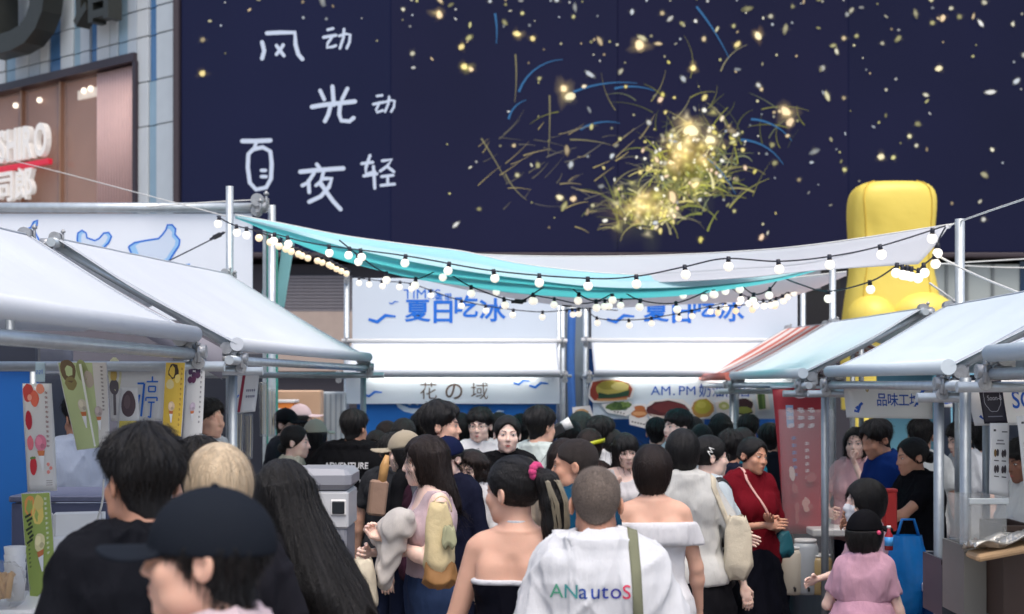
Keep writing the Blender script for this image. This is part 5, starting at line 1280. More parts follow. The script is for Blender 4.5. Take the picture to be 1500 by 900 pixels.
t = thing('plastic_stool', 'blue plastic stool with rounded top beside the blue bag', 'stool', (X(1356, 7.35), 7.35, 0)); zt = Z(838, 7.35)
M_BST = mat('blue_stool', rgb(28, 96, 176), rough=.35)
mb = MB(); mb.box((0, .1, zt - .03), (.16, .24, .06), bev=.03); mb.build('seat', M_BST, t); 
for sx_ in (-1, 1):
    for sy_ in (-1, 1): mb = MB(); mb.tube([(sx_ * .06, .1 + sy_ * .09, zt - .04), (sx_ * .085, .1 + sy_ * .12, 0)], [.024, .018], 8); mb.build('leg', M_BST, t)
mb = MB(); mb.box((0, -.005, zt * .55), (.12, .01, zt * .8), bev=.004); mb.build('front_web', M_BST, t)
# clear cups and bottles on the counter before the red banner
for k, (px, y0, y1, c, lab) in enumerate(((1180, 790, 870, (190, 196, 200), 'tall clear drink barrel before the red banner'), (1160, 800, 870, (214, 206, 190), 'cream coloured drink barrel left of the clear one'), (1200, 812, 870, (196, 170, 120), 'amber drink barrel at the right post foot'))):
    d = 9.5; t = thing('drink_barrel', lab, 'container', (X(px, d), d, max(0, Z(y1, d))), 0, 'drink barrels before the red banner'); hh = Z(y0, d) - max(0, Z(y1, d))
    mb = MB(); mb.tube([(0, 0, 0), (0, 0, .02), (0, 0, hh * .85), (0, 0, hh * .95)], [.07, .08, .085, .07], 18); mb.build('barrel', mat('barrel_%s' % ('clear', 'cream', 'amber')[k], rgb(*c), rough=.25, vary=.15), t); mb = MB(); mb.tube([(0, 0, hh * .95), (0, 0, hh)], .074, 18); mb.build('lid', M_WHITE, t)
    mb = MB(); mb.tube([(0, -.08, .05), (0, -.11, .05), (0, -.11, .03)], .008, 8); mb.build('tap', M_BLACK, t)
# prep tables behind right sign
t = thing('red_box', 'red box on the counter between the child and the woman in black', 'box', at(1303, 775, 8.0)); mb = MB(); mb.box((0, 0, .1), (.07, .07, .22), bev=.008); mb.build('carton', mat('red_carton', rgb(196, 44, 40), rough=.5), t); mb = MB(); mb.box((0, 0, .215), (.074, .074, .02), bev=.004); mb.build('lid', mat('red_carton_lid', rgb(176, 34, 34), rough=.5), t)
t = thing('drink_bottle', 'blue labelled drink bottle beside the girl in pink', 'bottle', at(1302, 806, 6.45)); t.scale = (.66,) * 3; mb = MB(); mb.tube([(0, 0, 0), (0, 0, .1), (0, 0, .13), (0, 0, .15)], [.028, .028, .012, .012], 14); mb.build('bottle', mat('red_drink', rgb(150, 30, 40), rough=.15), t); mb = MB(); mb.tube([(0, 0, .03), (0, 0, .09)], .0295, 14); mb.build('wrapper', mat('blue_label', rgb(70, 150, 214), rough=.4), t); mb = MB(); mb.tube([(0, 0, .15), (0, 0, .166)], .014, 12); mb.build('bottle_cap', M_WHITE, t)

# ================================================================== people
f32 = np.float32
def vlen(x, y, z): return np.sqrt(x * x + y * y + z * z)
def s_ell(X_, Y_, Z_, c, r):
    a, b, d = (X_ - c[0]), (Y_ - c[1]), (Z_ - c[2])
    k0 = vlen(a / r[0], b / r[1], d / r[2]); k1 = vlen(a / r[0] ** 2, b / r[1] ** 2, d / r[2] ** 2) + 1e-6
    return k0 * (k0 - 1) / k1
def s_cone(X_, Y_, Z_, a, b, r1, r2):
    ax, ay, az = a; bx, by, bz = b[0] - ax, b[1] - ay, b[2] - az
    L2_ = bx * bx + by * by + bz * bz + 1e-9
    px, py, pz = X_ - ax, Y_ - ay, Z_ - az
    t = np.clip((px * bx + py * by + pz * bz) / L2_, 0, 1)
    return vlen(px - t * bx, py - t * by, pz - t * bz) - (r1 + (r2 - r1) * t)
def smin(a, b, k):
    h = np.clip(.5 + .5 * (b - a) / k, 0, 1)
    return b * (1 - h) + a * h - k * h * (1 - h)
def smax(a, b, k): return -smin(-a, -b, k)
def wnoise(X_, Y_, Z_, seed, sx, sy, sz, n=6):
    """Cheap smooth noise: a few crossed sines with bent phases."""
    r = np.random.RandomState(seed); o = 0
    for i in range(n):
        k = r.normal(size=3); k /= np.linalg.norm(k); p = r.uniform(0, 6.28, 2); f = r.uniform(.6, 1.7)
        q = (X_ * sx * k[0] + Y_ * sy * k[1] + Z_ * sz * k[2]) * f
        o = o + np.sin(q + p[0] + 1.1 * np.sin(.63 * q + (X_ * sx - Y_ * sy + Z_ * sz * .7) * .5 + p[1]))
    return o / n

def snets(F, xs, ys, zs):
    """Surface nets on a rectilinear grid -> vertices, quads."""
    S = F < 0
    nx, ny, nz = F.shape
    cd = (nx - 1, ny - 1, nz - 1); nc = cd[0] * cd[1] * cd[2]
    cells, pos, quads_raw = [], [], []
    axes = (xs, ys, zs)
    for ax in range(3):
        sl0 = [slice(None)] * 3; sl1 = [slice(None)] * 3
        sl0[ax] = slice(0, -1); sl1[ax] = slice(1, None)
        A, B = S[tuple(sl0)], S[tuple(sl1)]
        I = np.argwhere(A != B)
        if not len(I): continue
        ia = tuple(I.T); J = I.copy(); J[:, ax] += 1
        fa, fb = F[ia], F[tuple(J.T)]
        t = fa / (fa - fb + 1e-12)
        P = np.stack([axes[k][I[:, k]] for k in range(3)], 1).astype(np.float64)
        P[:, ax] += t * (axes[ax][J[:, ax]] - axes[ax][I[:, ax]])
        b, c = (ax + 1) % 3, (ax + 2) % 3
        ids = []
        ok_all = np.ones(len(I), bool)
        for db, dc in ((0, 0), (-1, 0), (-1, -1), (0, -1)):
            C = I.copy(); C[:, b] += db; C[:, c] += dc
            ok = (C >= 0).all(1) & (C[:, 0] < cd[0]) & (C[:, 1] < cd[1]) & (C[:, 2] < cd[2])
            idx = (C[:, 0] * cd[1] + C[:, 1]) * cd[2] + C[:, 2]
            cells.append(idx[ok]); pos.append(P[ok]); ok_all &= ok; ids.append(idx)
        Q = np.stack(ids, 1)[ok_all]
        fl = ~A[ia][ok_all]
        Q[fl] = Q[fl][:, ::-1]
        quads_raw.append(Q)
    if not cells: return np.zeros((0, 3)), np.zeros((0, 4), int)
    ci = np.concatenate(cells); P = np.concatenate(pos)
    u, inv = np.unique(ci, return_inverse=True)
    n = np.bincount(inv).astype(float)
    V = np.stack([np.bincount(inv, P[:, k]) / n for k in range(3)], 1)
    Q = np.searchsorted(u, np.concatenate(quads_raw))
    return V, Q

def axis_pts(lo, hi, flo, fhi, hc, hf):
    flo, fhi = max(lo, flo), min(hi, fhi)
    if flo >= fhi: return np.arange(lo, hi + hc, hc)
    a = np.arange(flo - hc, lo - hc, -hc)[::-1] if flo > lo else np.zeros(0)
    b = np.arange(flo, fhi, hf)
    c = np.arange(b[-1] + hf, hi + hc, hc)
    return np.concatenate([a, b, c])

class Grid:
    def __init__(s, xs, ys, zs):
        s.ax = (xs, ys, zs)
        s.X, s.Y, s.Z = xs.astype(f32)[:, None, None], ys.astype(f32)[None, :, None], zs.astype(f32)[None, None, :]
        s.shape = (len(xs), len(ys), len(zs))
    def new(s): return np.full(s.shape, .5, f32)
    def sl(s, lo, hi):
        return tuple(slice(max(0, int(np.searchsorted(a, l)) - 1), int(np.searchsorted(a, h)) + 1) for a, l, h in zip(s.ax, lo, hi))
    def at(s, sl): return s.X[sl[0]], s.Y[:, sl[1]], s.Z[:, :, sl[2]]
    def add(s, F, lo, hi, fn, k):
        sl = s.sl(lo, hi)
        F[sl] = smin(F[sl], fn(*s.at(sl)), k) if k > 0 else np.minimum(F[sl], fn(*s.at(sl)))
    def cone(s, F, a, b, r1, r2, k):
        m = max(r1, r2) + .07
        s.add(F, [min(p, q) - m for p, q in zip(a, b)], [max(p, q) + m for p, q in zip(a, b)], lambda x, y, z: s_cone(x, y, z, a, b, r1, r2), k)
    def ell(s, F, c, r, k):
        s.add(F, [p - q - .06 for p, q in zip(c, r)], [p + q + .06 for p, q in zip(c, r)], lambda x, y, z: s_ell(x, y, z, c, r), k)

# ---- head (frame: origin at its centre, face towards -y)
def head_sdf(x, y, z, fem=0.0):
    j = 1 - .07 * fem
    F = s_ell(x, y, z, (0, .012, .035), (.075, .096, .085))
    F = smin(F, s_ell(x, y, z, (0, -.032, -.045), (.061 * j, .064, .074)), .035)
    F = smin(F, s_ell(x, y, z, (0, -.074, -.1), (.024 * j, .021, .018)), .022)
    xa = np.abs(x)
    F = smin(F, s_ell(xa, y, z, (.046 * j - .005 * fem, -.03, -.075), (.02 - .003 * fem, .035, .025)), .03)            # jaw
    F = smin(F, s_ell(xa, y, z, (.04, -.064, -.028), (.026, .024, .024)), .025)              # cheeks
    F = smin(F, s_cone(xa, y, z, (.012, -.085, .022), (.046, -.07, .02), .012 - .0025 * fem, .011 - .0015 * fem), .015)  # brow
    F = smax(F, -s_ell(xa, y, z, (.033, -.104, .003), (.021, .02, .0125)), .016)             # eye hollows
    F = smin(F, s_ell(xa, y, z, (.032, -.076, .002), (.0165, .014, .0125)), .006)            # lids
    F = smin(F, s_cone(x, y, z, (0, -.088, .012), (0, -.108, -.03), .008, .0115), .012)      # nose
    F = smin(F, s_ell(xa, y, z, (.0115, -.096, -.034), (.0085, .011, .0075)), .008)
    F = smin(F, s_ell(x, y, z, (0, -.083, -.066), (.026, .018, .018)), .016)                 # muzzle
    F = smin(F, s_cone(xa, y, z, (.004, -.0985, -.061), (.02, -.088, -.066), .0058, .003), .006)
    F = smin(F, s_cone(xa, y, z, (0, -.0965, -.0735), (.017, -.088, -.069), .0068, .003), .006)
    F = smax(F, -s_cone(xa, y, z, (0, -.106, -.067), (.02, -.096, -.067), .0022, .001), .004)
    e = s_ell(xa * .96 + y * -.28, y, z, (.076, .012, -.008), (.009, .02, .031))               # ears
    e = smax(e, -s_ell(xa, y, z, (.089, .004, -.005), (.008, .01, .017)), .008)
    return smin(F, e, .01)

# ---- hair (in the head frame): returns sdf, bounds, fine step, length of loose strands
def skull(x, y, z, t, c=(0, .012, .035)): return s_ell(x, y, z, c, (.078 + t, .098 + t, .086 + t))
def hair_fn(style, P):
    sd = P.get('seed', 1)
    tail = P.get('tail')
    def grooves(x, y, z, amp, fr=46):
        an = np.arctan2(x, y + .0 * z + .02)
        return amp * (np.sin(an * fr * .55 + 3 * np.sin(an * 7 + z * 9 + sd) + z * 4) * .5 + np.sin(an * fr + 5 * np.sin(z * 6 + sd) + sd * 3) * .5)
    def face_cut(x, y, z, top=.072, w=.066, d=.07, ys=-.1):
        return s_ell(x, y, z, (0, ys, -.035), (w, d, .035 + top))
    def ear_cut(x, y, z): return s_ell(np.abs(x), y, z, (.088, .004, -.022), (.028, .026, .036))
    def locks(x, y, z, amp):
        u = np.arctan2(x, y - .035 + .02 * np.sin(sd)); v = z * 22
        a = np.sin(u * 9 + 2.2 * np.sin(v * .5 + u * 2 + sd) + sd) * .55 + np.sin(u * 19 + 3 * np.sin(v * .7 + sd * 2) + v * .6) * .3 + np.sin(u * 43 + 4 * np.sin(v + sd)) * .15
        return amp * a
    def sstep(a, b, t): q = np.clip((t - a) / (b - a), 0, 1); return q * q * (3 - 2 * q)
    def short(x, y, z):
        th = P.get('thick', .022)
        F = skull(x, y, z, -.002) - (.004 + th * sstep(-.055, .11, z) * .8 + .2 * th * sstep(-.05, .02, z))
        F = smin(F, s_cone(x, y, z, (0, .02, .0), (0, .036, -.1), .064, .046) - .002, .025)
        k = sstep(-.06, .03, z)
        F = F + locks(x, y, z, .0065) * k + wnoise(x, y, z, sd, 75, 75, 60) * P.get('tousle', .006) * k
        nap = -.088 + P.get('nape', 0)
        F = smax(F, (nap + 9 * x * x + np.clip(-y + .03, 0, .2) * .95 + .003 * np.sin(x * 160 + sd)) - z, .008)
        F = smax(F, -face_cut(x, y, z, P.get('line', .075) + .006 * np.sin(x * 70 + sd), .068, .07), .01)
        return smax(F, -ear_cut(x, y, z), .008)
    def buzz(x, y, z):
        F = skull(x, y, z, .0055) + wnoise(x, y, z, sd, 30, 30, 30) * .001
        F = smin(F, s_cone(x, y, z, (0, .02, .0), (0, .034, -.075), .064, .05), .025)
        F = smax(F, (-.07 + 8 * x * x + np.clip(-y + .03, 0, .2) * .95) - z, .012)
        F = smax(F, -face_cut(x, y, z, .085, .07, .075), .01)
        return smax(F, -ear_cut(x, y, z), .006)
    def bob(x, y, z):
        b = P.get('low', -.125)
        F = s_ell(x, y, z, (0, .018, .0), (.092, .107, .132)) + locks(x, y, z, .0022) * np.clip((.13 - z) * 10, 0, 1) + wnoise(x, y, z, sd, 30, 30, 6) * .003
        F = smin(F, skull(x, y, z, .014), .03)
        F = smax(F, b - z + .01 * np.sin(x * 40 + sd), .014)
        return smax(F, -face_cut(x, y, z, P.get('line', .06), P.get('fw', .064), .095, -.115), .012)
    def long(x, y, z):
        L = P.get('len', .3); sx_, sy_ = P.get('sweep', (0, 0))
        F = skull(x, y, z, .013)
        F = smin(F, s_ell(x, y, z, (0, .02, -.02), (.09, .101, .128)), .03)
        t = np.clip((.02 - z) / L, 0, 1)
        cx_, cy_ = sx_ * t ** 1.3, .055 + sy_ * t ** 1.3
        a = (.094 + P.get('flare', .02) * t) * (1 - .35 * np.clip((t - .75) / .25, 0, 1)); b = .06 + P.get('depth', .0) * t
        q = np.sqrt(((x - cx_) / a) ** 2 + ((y - cy_) / b) ** 2)
        G = (q - 1) * np.minimum(a, b); G = np.maximum(G, z - .04); G = smax(G, (-L + .03 * np.sin(x * 30 + sd) + .02 * np.sin(x * 71)) - z, .02)
        F = smin(smax(F, -.13 - z, .02), G, .03)
        F = F + wnoise(x, y, z, sd, 46, 46, 8) * .0045 + np.sin((x + .4 * wnoise(x, y, z, sd + 1, 9, 9, 5) * .05) * 260 + np.arctan2(x, y) * 9 + z * 10) * .002
        if P.get('curl'): F = F + np.sin(z * 70 + x * 25 + sd) * .008 + wnoise(x, y, z, sd + 5, 80, 80, 70) * .008
        F = F + locks(x, y, z, .003) * np.clip((z + .05) * 12, 0, 1)
        return smax(F, -face_cut(x, y, z, P.get('line', .07), P.get('fw', .058) + .014, P.get('tuck', .122), -.118), .012)
    def tied(x, y, z):
        F = skull(x, y, z, .012) + grooves(x, y, z, .0006, 60) + np.sin(z * 210 + y * 120 + x * 30) * .0005
        F = smax(F, (-.075 + np.clip(-y + .035, 0, .2) * 1.0) - z, .012)
        F = smax(F, -face_cut(x, y, z, P.get('line', .082), .07, .074), .012)
        F = smax(F, -ear_cut(x, y, z), .008)
        if tail:
            for a, b, r1, r2 in zip(tail[:-1], tail[1:], tail_r[:-1], tail_r[1:]):
                F = smin(F, s_cone(x, y, z, a, b, r1, r2) + wnoise(x, y, z, sd, 70, 70, 12) * .004 + np.sin((x + y) * 330 + z * 30) * .0016, .014)
        if P.get('bun'):
            c = P['bun']; F = smin(F, s_ell(x, y, z, c[:3], (c[3], c[3], c[3] * .9)) + wnoise(x, y, z, sd, 90, 90, 90) * .006, .012)
        return F
    tail_r = P.get('tail_r') or ([.022] + [.034] * 10)[:len(tail or [])]
    fn = dict(short=short, buzz=buzz, bob=bob, long=long, tied=tied)[style]
    lo, hi = [-.125, -.13, -.09], [.125, .15, .16]
    if style == 'bob': lo, hi = [-.13, -.13, -.15], [.13, .16, .17]
    if style == 'long':
        L = P.get('len', .3); sx_, sy_ = P.get('sweep', (0, 0)); fl = P.get('flare', .02) + P.get('depth', 0)
        lo, hi = [-.13 + min(0, sx_) - fl, -.13 + min(0, sy_), -L - .06], [.13 + max(0, sx_) + fl, .15 + max(0, sy_) + fl, .16]
    if tail:
        lo = [min(l, min(p[k] for p in tail) - .06) for k, l in enumerate(lo)]; hi = [max(h, max(p[k] for p in tail) + .06) for k, h in enumerate(hi)]
    if P.get('bun'):
        c = P['bun']; lo = [min(l, c[k] - c[3] - .03) for k, l in enumerate(lo)]; hi = [max(h, c[k] + c[3] + .03) for k, h in enumerate(hi)]
    return fn, lo, hi

def cap_fn(kind, P):
    def fn(x, y, z):
        F = s_ell(x, y, z, (0, .012, .02), (.094, .118, P.get('high', .122)))
        lw = P.get('low', .028)
        F = smax(F, lw - z, .008)
        if kind == 'bucket': 
            B = s_ell(x, y, z, (0, .005, .02), (.15, .165, .03)); B = np.maximum(np.abs(B) - .004, -z - .02)
            return smin(F, B, .01)
        bx = s_ell(x, y, z + 3.2 * x * x * .5, (0, -.12, .036), (.083, P.get('brim', .104), .5))
        B = np.maximum(bx, np.abs(z - lw - .008 + P.get('bend', 3.4) * x * x + (y + .1) * P.get('tilt', -.06)) - .0045)
        B = np.maximum(B, y + .06)
        return smin(F, B, .008)
    return fn, [-.16, -.25, -.08], [.16, .18, .16]

# ---- hand (left; wrist at the origin, fingers towards -z, palm facing -x, thumb towards -y)
def make_hand(curl):
    xs = np.arange(-.085, .04, .0045); ys = np.arange(-.1, .07, .0045); zs = np.arange(-.2, .035, .0045)
    G = Grid(xs, ys, zs); F = G.new()
    G.cone(F, (0, 0, .03), (0, 0, -.02), .0235, .022, .01)
    G.ell(F, (0, .002, -.05), (.0165, .04, .05), .015)
    for i, (y, L) in enumerate(((-.031, .072), (-.0095, .08), (.012, .073), (.032, .057))):
        p = Vector((-.001, y, -.086)); an = 0
        for k in range(3):
            an += curl * (.55, 1.0, .7)[k] * (1 + .06 * i)
            q = p + Vector((-math.sin(an), (y * .06), -math.cos(an))) * L * (.45, .32, .25)[k]
            G.cone(F, tuple(p), tuple(q), .0092 - k * .0008, .0086 - k * .0009, .006); p = q
    G.cone(F, (-.004, -.028, -.03), (-.014, -.055, -.058), .014, .0112, .012); G.cone(F, (-.014, -.055, -.058), (-.024 - .02 * curl, -.062, -.088), .0105, .0085, .006)
    return snets(F, xs, ys, zs)
HANDS = {k: make_hand(c) for k, c in (('relaxed', .32), ('grip', 1.15), ('open', .1))}

HAIR_BLACK = mat('black_hair', (.009, .0082, .0086), rough=.46, spec=.35, bump=.7, bscale=60, stretch=(5, 5, .1), vary=.5, vscale=60, vstretch=(1, 1, .08))
HAIR_BROWN = mat('dark_brown_hair', (.017, .0095, .0075), rough=.46, spec=.35, bump=.7, bscale=60, stretch=(5, 5, .1), vary=.5, vscale=60, vstretch=(1, 1, .08))
HAIR_BLOND = mat('blond_hair', rgb(222, 200, 168, .85), rough=.42, bump=.7, bscale=60, stretch=(5, 5, .1), vary=.5, vscale=60, vstretch=(1, 1, .08))
HAIR_GREY = mat('cropped_grey_hair', rgb(150, 136, 126, .85), rough=.8, spec=.2, bump=1.0, bscale=420, vary=.6, vscale=170)
HAIR_THIN = mat('cropped_thin_hair', rgb(62, 52, 48, .75), rough=.65, bump=1.0, bscale=420, vary=.6, vscale=140)
HAIRS = dict(black=HAIR_BLACK, brown=HAIR_BROWN, blond=HAIR_BLOND, grey=HAIR_GREY, thin=HAIR_THIN)
def skin_mat(name, c): return mat(name, rgb(*c), rough=.5, bump=.08, bscale=220, vary=.13, vscale=12, sss=.15, spec=.45)
SKINS = dict(light=skin_mat('light_skin', (238, 204, 188)), mid=skin_mat('medium_skin', (226, 178, 154)), tan=skin_mat('tan_skin', (200, 148, 122)), dark=skin_mat('deep_tan_skin', (140, 94, 74)))
LIPM = mat('lip_skin', rgb(178, 92, 86), rough=.4, vary=.06)
EYEW = mat('eye_white', rgb(212, 204, 198), rough=.25, vary=.02)
EYED = mat('dark_iris', (.012, .008, .007), rough=.12, vary=.0)
BROWM = mat('eyebrow_hair', (.02, .015, .013), rough=.7)
SHOEM = mat('shoe_leather', (.03, .03, .035), rough=.5)
SHOEW = mat('white_shoe', rgb(205, 203, 198), rough=.5)
_CM = {}
def cloth_mat(c, nm='cloth', rough=.85, k=1.0, wr=.35):
    key = (tuple(c), nm)
    if key not in _CM:
        _CM[key] = mat('%s_fabric_%d' % (nm, len(_CM)), rgb(*c, k * (.78 if sum(c) > 250 else .6)), rough=rough, bump=.25, bscale=700, vary=.1, vscale=5, bump2=wr * .9, b2scale=11, b2stretch=(1.6, 1.6, .6), sheen=.12 if sum(c) > 300 else 0.0, spec=.25 if sum(c) > 300 else .12)
    return _CM[key]

def ik(S, W, l1, l2, pole):
    S, W, pole = Vector(S), Vector(W), Vector(pole)
    d = W - S; L = min(d.length, (l1 + l2) * .998); d = d.normalized(); W = S + d * L
    a = (l1 * l1 - l2 * l2 + L * L) / (2 * L); h = math.sqrt(max(0, l1 * l1 - a * a))
    n = pole - d * pole.dot(d); n = n.normalized() if n.length > 1e-6 else Vector((0, 1, 0))
    return S + d * a + n * h, W

ARMS = {'down': (.285, -.02, .86), 'bent': (.15, -.27, 1.08), 'chest': (.04, -.23, 1.17), 'phone': (.09, -.29, 1.30), 'face': (.03, -.17, 1.42),
        'reach': (.14, -.47, 1.16), 'swing': (.26, .14, .88), 'front': (.24, -.13, .88), 'hip': (.2, -.08, .98), 'carry': (.22, -.22, .98)}
TORSO_M = np.array([[.78, .155, .105, .012], [.90, .170, .115, .012], [.98, .160, .110, .005], [1.06, .148, .100, 0], [1.15, .152, .103, 0], [1.25, .168, .110, 0], [1.33, .172, .105, .01], [1.39, .14, .085, .016], [1.44, .075, .06, .018]])
TORSO_F = np.array([[.78, .160, .110, .012], [.90, .174, .118, .012], [.98, .156, .104, .005], [1.06, .126, .088, 0], [1.15, .130, .090, 0], [1.25, .144, .100, 0], [1.33, .144, .095, .01], [1.39, .112, .075, .016], [1.44, .06, .055, .018]])

def strand_mesh(fn, seeds, n, L, w, lift, rs, down=1.0, target=None, steps=6, jitter=.22):
    """Loose ribbons of hair that run over a hair surface."""
    if not len(seeds) or n <= 0: return np.zeros((0, 3)), np.zeros((0, 4), int)
    P = seeds[rs.randint(0, len(seeds), n)].astype(np.float64)
    e = .004
    ff = lambda q: fn(q[:, 0], q[:, 1], q[:, 2])
    Ls = L * rs.uniform(.5, 1.25, (n, 1)); lf = lift * rs.uniform(.2, 1.0, n); jit = rs.normal(size=(n, 3)) * jitter
    rows = []
    for i in range(steps + 1):
        g = np.stack([ff(P + d) - ff(P - d) for d in np.eye(3) * e], 1); g /= np.linalg.norm(g, axis=1, keepdims=True) + 1e-9
        if target is not None:
            D = np.array(target) - P; D /= np.linalg.norm(D, axis=1, keepdims=True) + 1e-6
            far = (P[:, 2] < target[2] - .01) & (P[:, 1] > target[1] - .06)
            D[far] = (0, .1, -1)
        else:
            D = P - np.array((0, .035, .12)); D[:, 2] = D[:, 2] * .4 - .06 * down - np.clip(.1 - P[:, 2], 0, .2) * 1.2
            D /= np.linalg.norm(D, axis=1, keepdims=True) + 1e-6
        D = D + jit; D -= g * (D * g).sum(1, keepdims=True); D /= np.linalg.norm(D, axis=1, keepdims=True) + 1e-9
        sd = np.cross(D, g)
        ww = w * (1 - .85 * (i / steps) ** 1.5)
        rows.append(np.concatenate([P + g * .0012 + sd * ww / 2, P + g * .0012 - sd * ww / 2], 1))
        P = P + D * Ls / steps
        f = ff(P); P = P - g * np.clip(f - lf * (i + 1) / steps, -.01, .01)[:, None]
    A = np.stack(rows, 1).reshape(n, (steps + 1) * 2, 3)
    V = A.reshape(-1, 3); b = np.arange(n)[:, None] * (steps + 1) * 2
    Q = np.concatenate([np.stack([b[:, 0] + 2 * i, b[:, 0] + 2 * i + 1, b[:, 0] + 2 * i + 3, b[:, 0] + 2 * i + 2], 1) for i in range(steps)])
    return V, Q

N_PEOPLE = [0]
def person(label, px, ytop, s, yaw, sex='f', skin='mid', hair=('short', {}), hcol='black', top=('tee', (240, 240, 240)), bottom=('jeans', (40, 50, 80)), arms=('down', 'down'),
           head=(0, 0, 0), lean=(0, 0), face=False, cap=None, build=1.0, child=False, res=None, hands=('relaxed', 'relaxed'), walk=0.0, mask=None, glasses=False, bodyx=0.0, strands=None, wide=1.0, shoes=None, smile=False, hscale=1.0, belly=0.0):
    """One figure. px, ytop: where the crown stands on the photograph; s: pixels per metre at its distance. yaw 0 faces the camera, 180 away, -90 to the picture's left."""
    N_PEOPLE[0] += 1; seed = N_PEOPLE[0] * 13
    rs = np.random.RandomState(seed)
    d = FPX / s; h = CAMZ - (ytop - HZ) / s
    fem = 1.0 if sex == 'f' else 0.0
    hs = hscale * (1.22 if child else 1.0)
    H = 1.725 + (hs - 1) * .12
    sc_ = h / H
    root = thing('person', label, 'person', (X(px, d), d, 0), R(yaw), 'people in the market crowd')
    root.scale = (sc_, sc_, sc_)
    if res is None: res = max(.0045, min(.0085, 2.4 / s))
    hc = max(.011, min(.02, res * 2.3))
    lx, ly = math.tan(R(lean[0])), -math.tan(R(lean[1]))         # sideways, forward (towards -y)
    lx += -bodyx / .62 / sc_ * math.cos(R(yaw)); ly += bodyx / .62 / sc_ * math.sin(R(yaw))   # body set to one side of the head
    T = TORSO_F if fem else TORSO_M
    off = lambda z: (lx * max(0, z - .9), ly * max(0, z - .9))
    nz_ = 1.44
    nb = Vector((off(nz_)[0], off(nz_)[1] + .015, 1.42))
    HC = Vector((off(1.5)[0], off(1.5)[1] - .012, 1.585 + (hs - 1) * .1))
    Rm = Euler((R(head[1] * .8), R(head[2]), R(head[0])), 'XYZ').to_matrix()
    piv = Vector((off(1.48)[0], off(1.48)[1] + .01, 1.49))
    HCr = piv + Rm @ (HC - piv)
    inv = np.array(Rm.transposed())
    root.location.x -= (HCr.x * math.cos(R(yaw)) - HCr.y * math.sin(R(yaw))) * sc_; root.location.y -= (HCr.x * math.sin(R(yaw)) + HCr.y * math.cos(R(yaw))) * sc_
    sw = (.145 if fem else .168) * wide
    SH = [Vector((sg * sw + off(1.38)[0], off(1.38)[1] + .015, 1.378)) for sg in (1, -1)]
    EL, WR = [], []
    for k, sg in enumerate((1, -1)):
        a = arms[k]; w = ARMS[a] if isinstance(a, str) else a
        w = Vector((sg * w[0], w[1], w[2]))
        if isinstance(a, str): w += Vector((off(w.z)[0], off(w.z)[1], 0))
        e, w = ik(SH[k], w, .285, .25, (sg * .55, .5, -.6)); EL.append(e); WR.append(w)
    hip = [Vector((sg * .088, .012, .88)) for sg in (1, -1)]
    kn = [Vector((sg * .092, -.02 - sg * walk * .16, .48)) for sg in (1, -1)]
    an = [Vector((sg * .095, .025 - sg * walk * .3 + abs(walk) * .05, .085)) for sg in (1, -1)]
    allp = SH + EL + WR + [HCr] + an + kn
    xlo, xhi = min(min(p.x for p in allp) - .12, -.3), max(max(p.x for p in allp) + .12, .3)
    ylo, yhi = min(min(p.y for p in allp) - .13, -.24 - belly), max(max(p.y for p in allp) + .13, .24)
    hr = .125 * hs
    xs = axis_pts(xlo, xhi, HCr.x - .105 * hs, HCr.x + .105 * hs, hc, res)
    ys = axis_pts(ylo, yhi, HCr.y - .13 * hs, HCr.y + .125 * hs, hc, res)
    zs = axis_pts(.02, HCr.z + .14 * hs, HCr.z - .145 * hs, HCr.z + .13 * hs, hc, res)
    G = Grid(xs, ys, zs)
    shx = lambda z: lx * np.clip(z - .9, 0, 2); shy = lambda z: ly * np.clip(z - .9, 0, 2)
    def torso(tab, grow=0.0, e=2.35):
        z = zs.astype(f32); a = np.interp(z, tab[:, 0], tab[:, 1]) * build * (1 + (wide - 1) * .7) + grow; b = np.interp(z, tab[:, 0], tab[:, 2]) * build + grow; c = np.interp(z, tab[:, 0], tab[:, 3])
        a, b, c = (v.astype(f32)[None, None, :] for v in (a, b, c))
        x, y = np.abs(G.X - shx(G.Z)), np.abs(G.Y - shy(G.Z) - c)
        q = ((x / a) ** e + (y / b) ** e) ** (1 / e)
        F = (q - 1) * np.minimum(a, b)
        return np.maximum(np.maximum(F, G.Z - tab[-1, 0] - grow), tab[0, 0] - grow - G.Z)
    FT = torso(T)
    for k, sg in enumerate((1, -1)):
        G.cone(FT, (nb.x + sg * .03, nb.y, 1.425), (SH[k].x * .8 + nb.x * .2, SH[k].y, 1.395), .045, .05, .05)
        if fem and not child: G.ell(FT, (sg * .068 + off(1.24)[0], off(1.24)[1] - .085, 1.235), (.062, .05, .062), .04)
        G.ell(FT, (sg * .075, .085, .9), (.085, .07, .09), .05)
    if belly: G.ell(FT, (off(1.05)[0], off(1.05)[1] - .07, 1.05), (.15, .09 + belly, .16), .06)
    G.cone(FT, tuple(nb + Vector((0, .0, -.04))), (nb.x, nb.y, 1.435), .06 if not fem else .05, .056 if not fem else .046, .04)
    # back furrow and shoulder blades
    G.add(FT, (-.14, .0, 1.1), (.14, .2, 1.42), lambda x, y, z: s_ell(np.abs(x - shx(z)), y - shy(z), z, (.085, .07, 1.29), (.05, .036, .075)), .03)
    FT_furrow = s_cone(G.X - shx(G.Z), G.Y - shy(G.Z), G.Z, (0, .128, 1.0), (0, .12, 1.34), .022, .02)
    FT = smax(FT, -FT_furrow, .03)
    FA = []
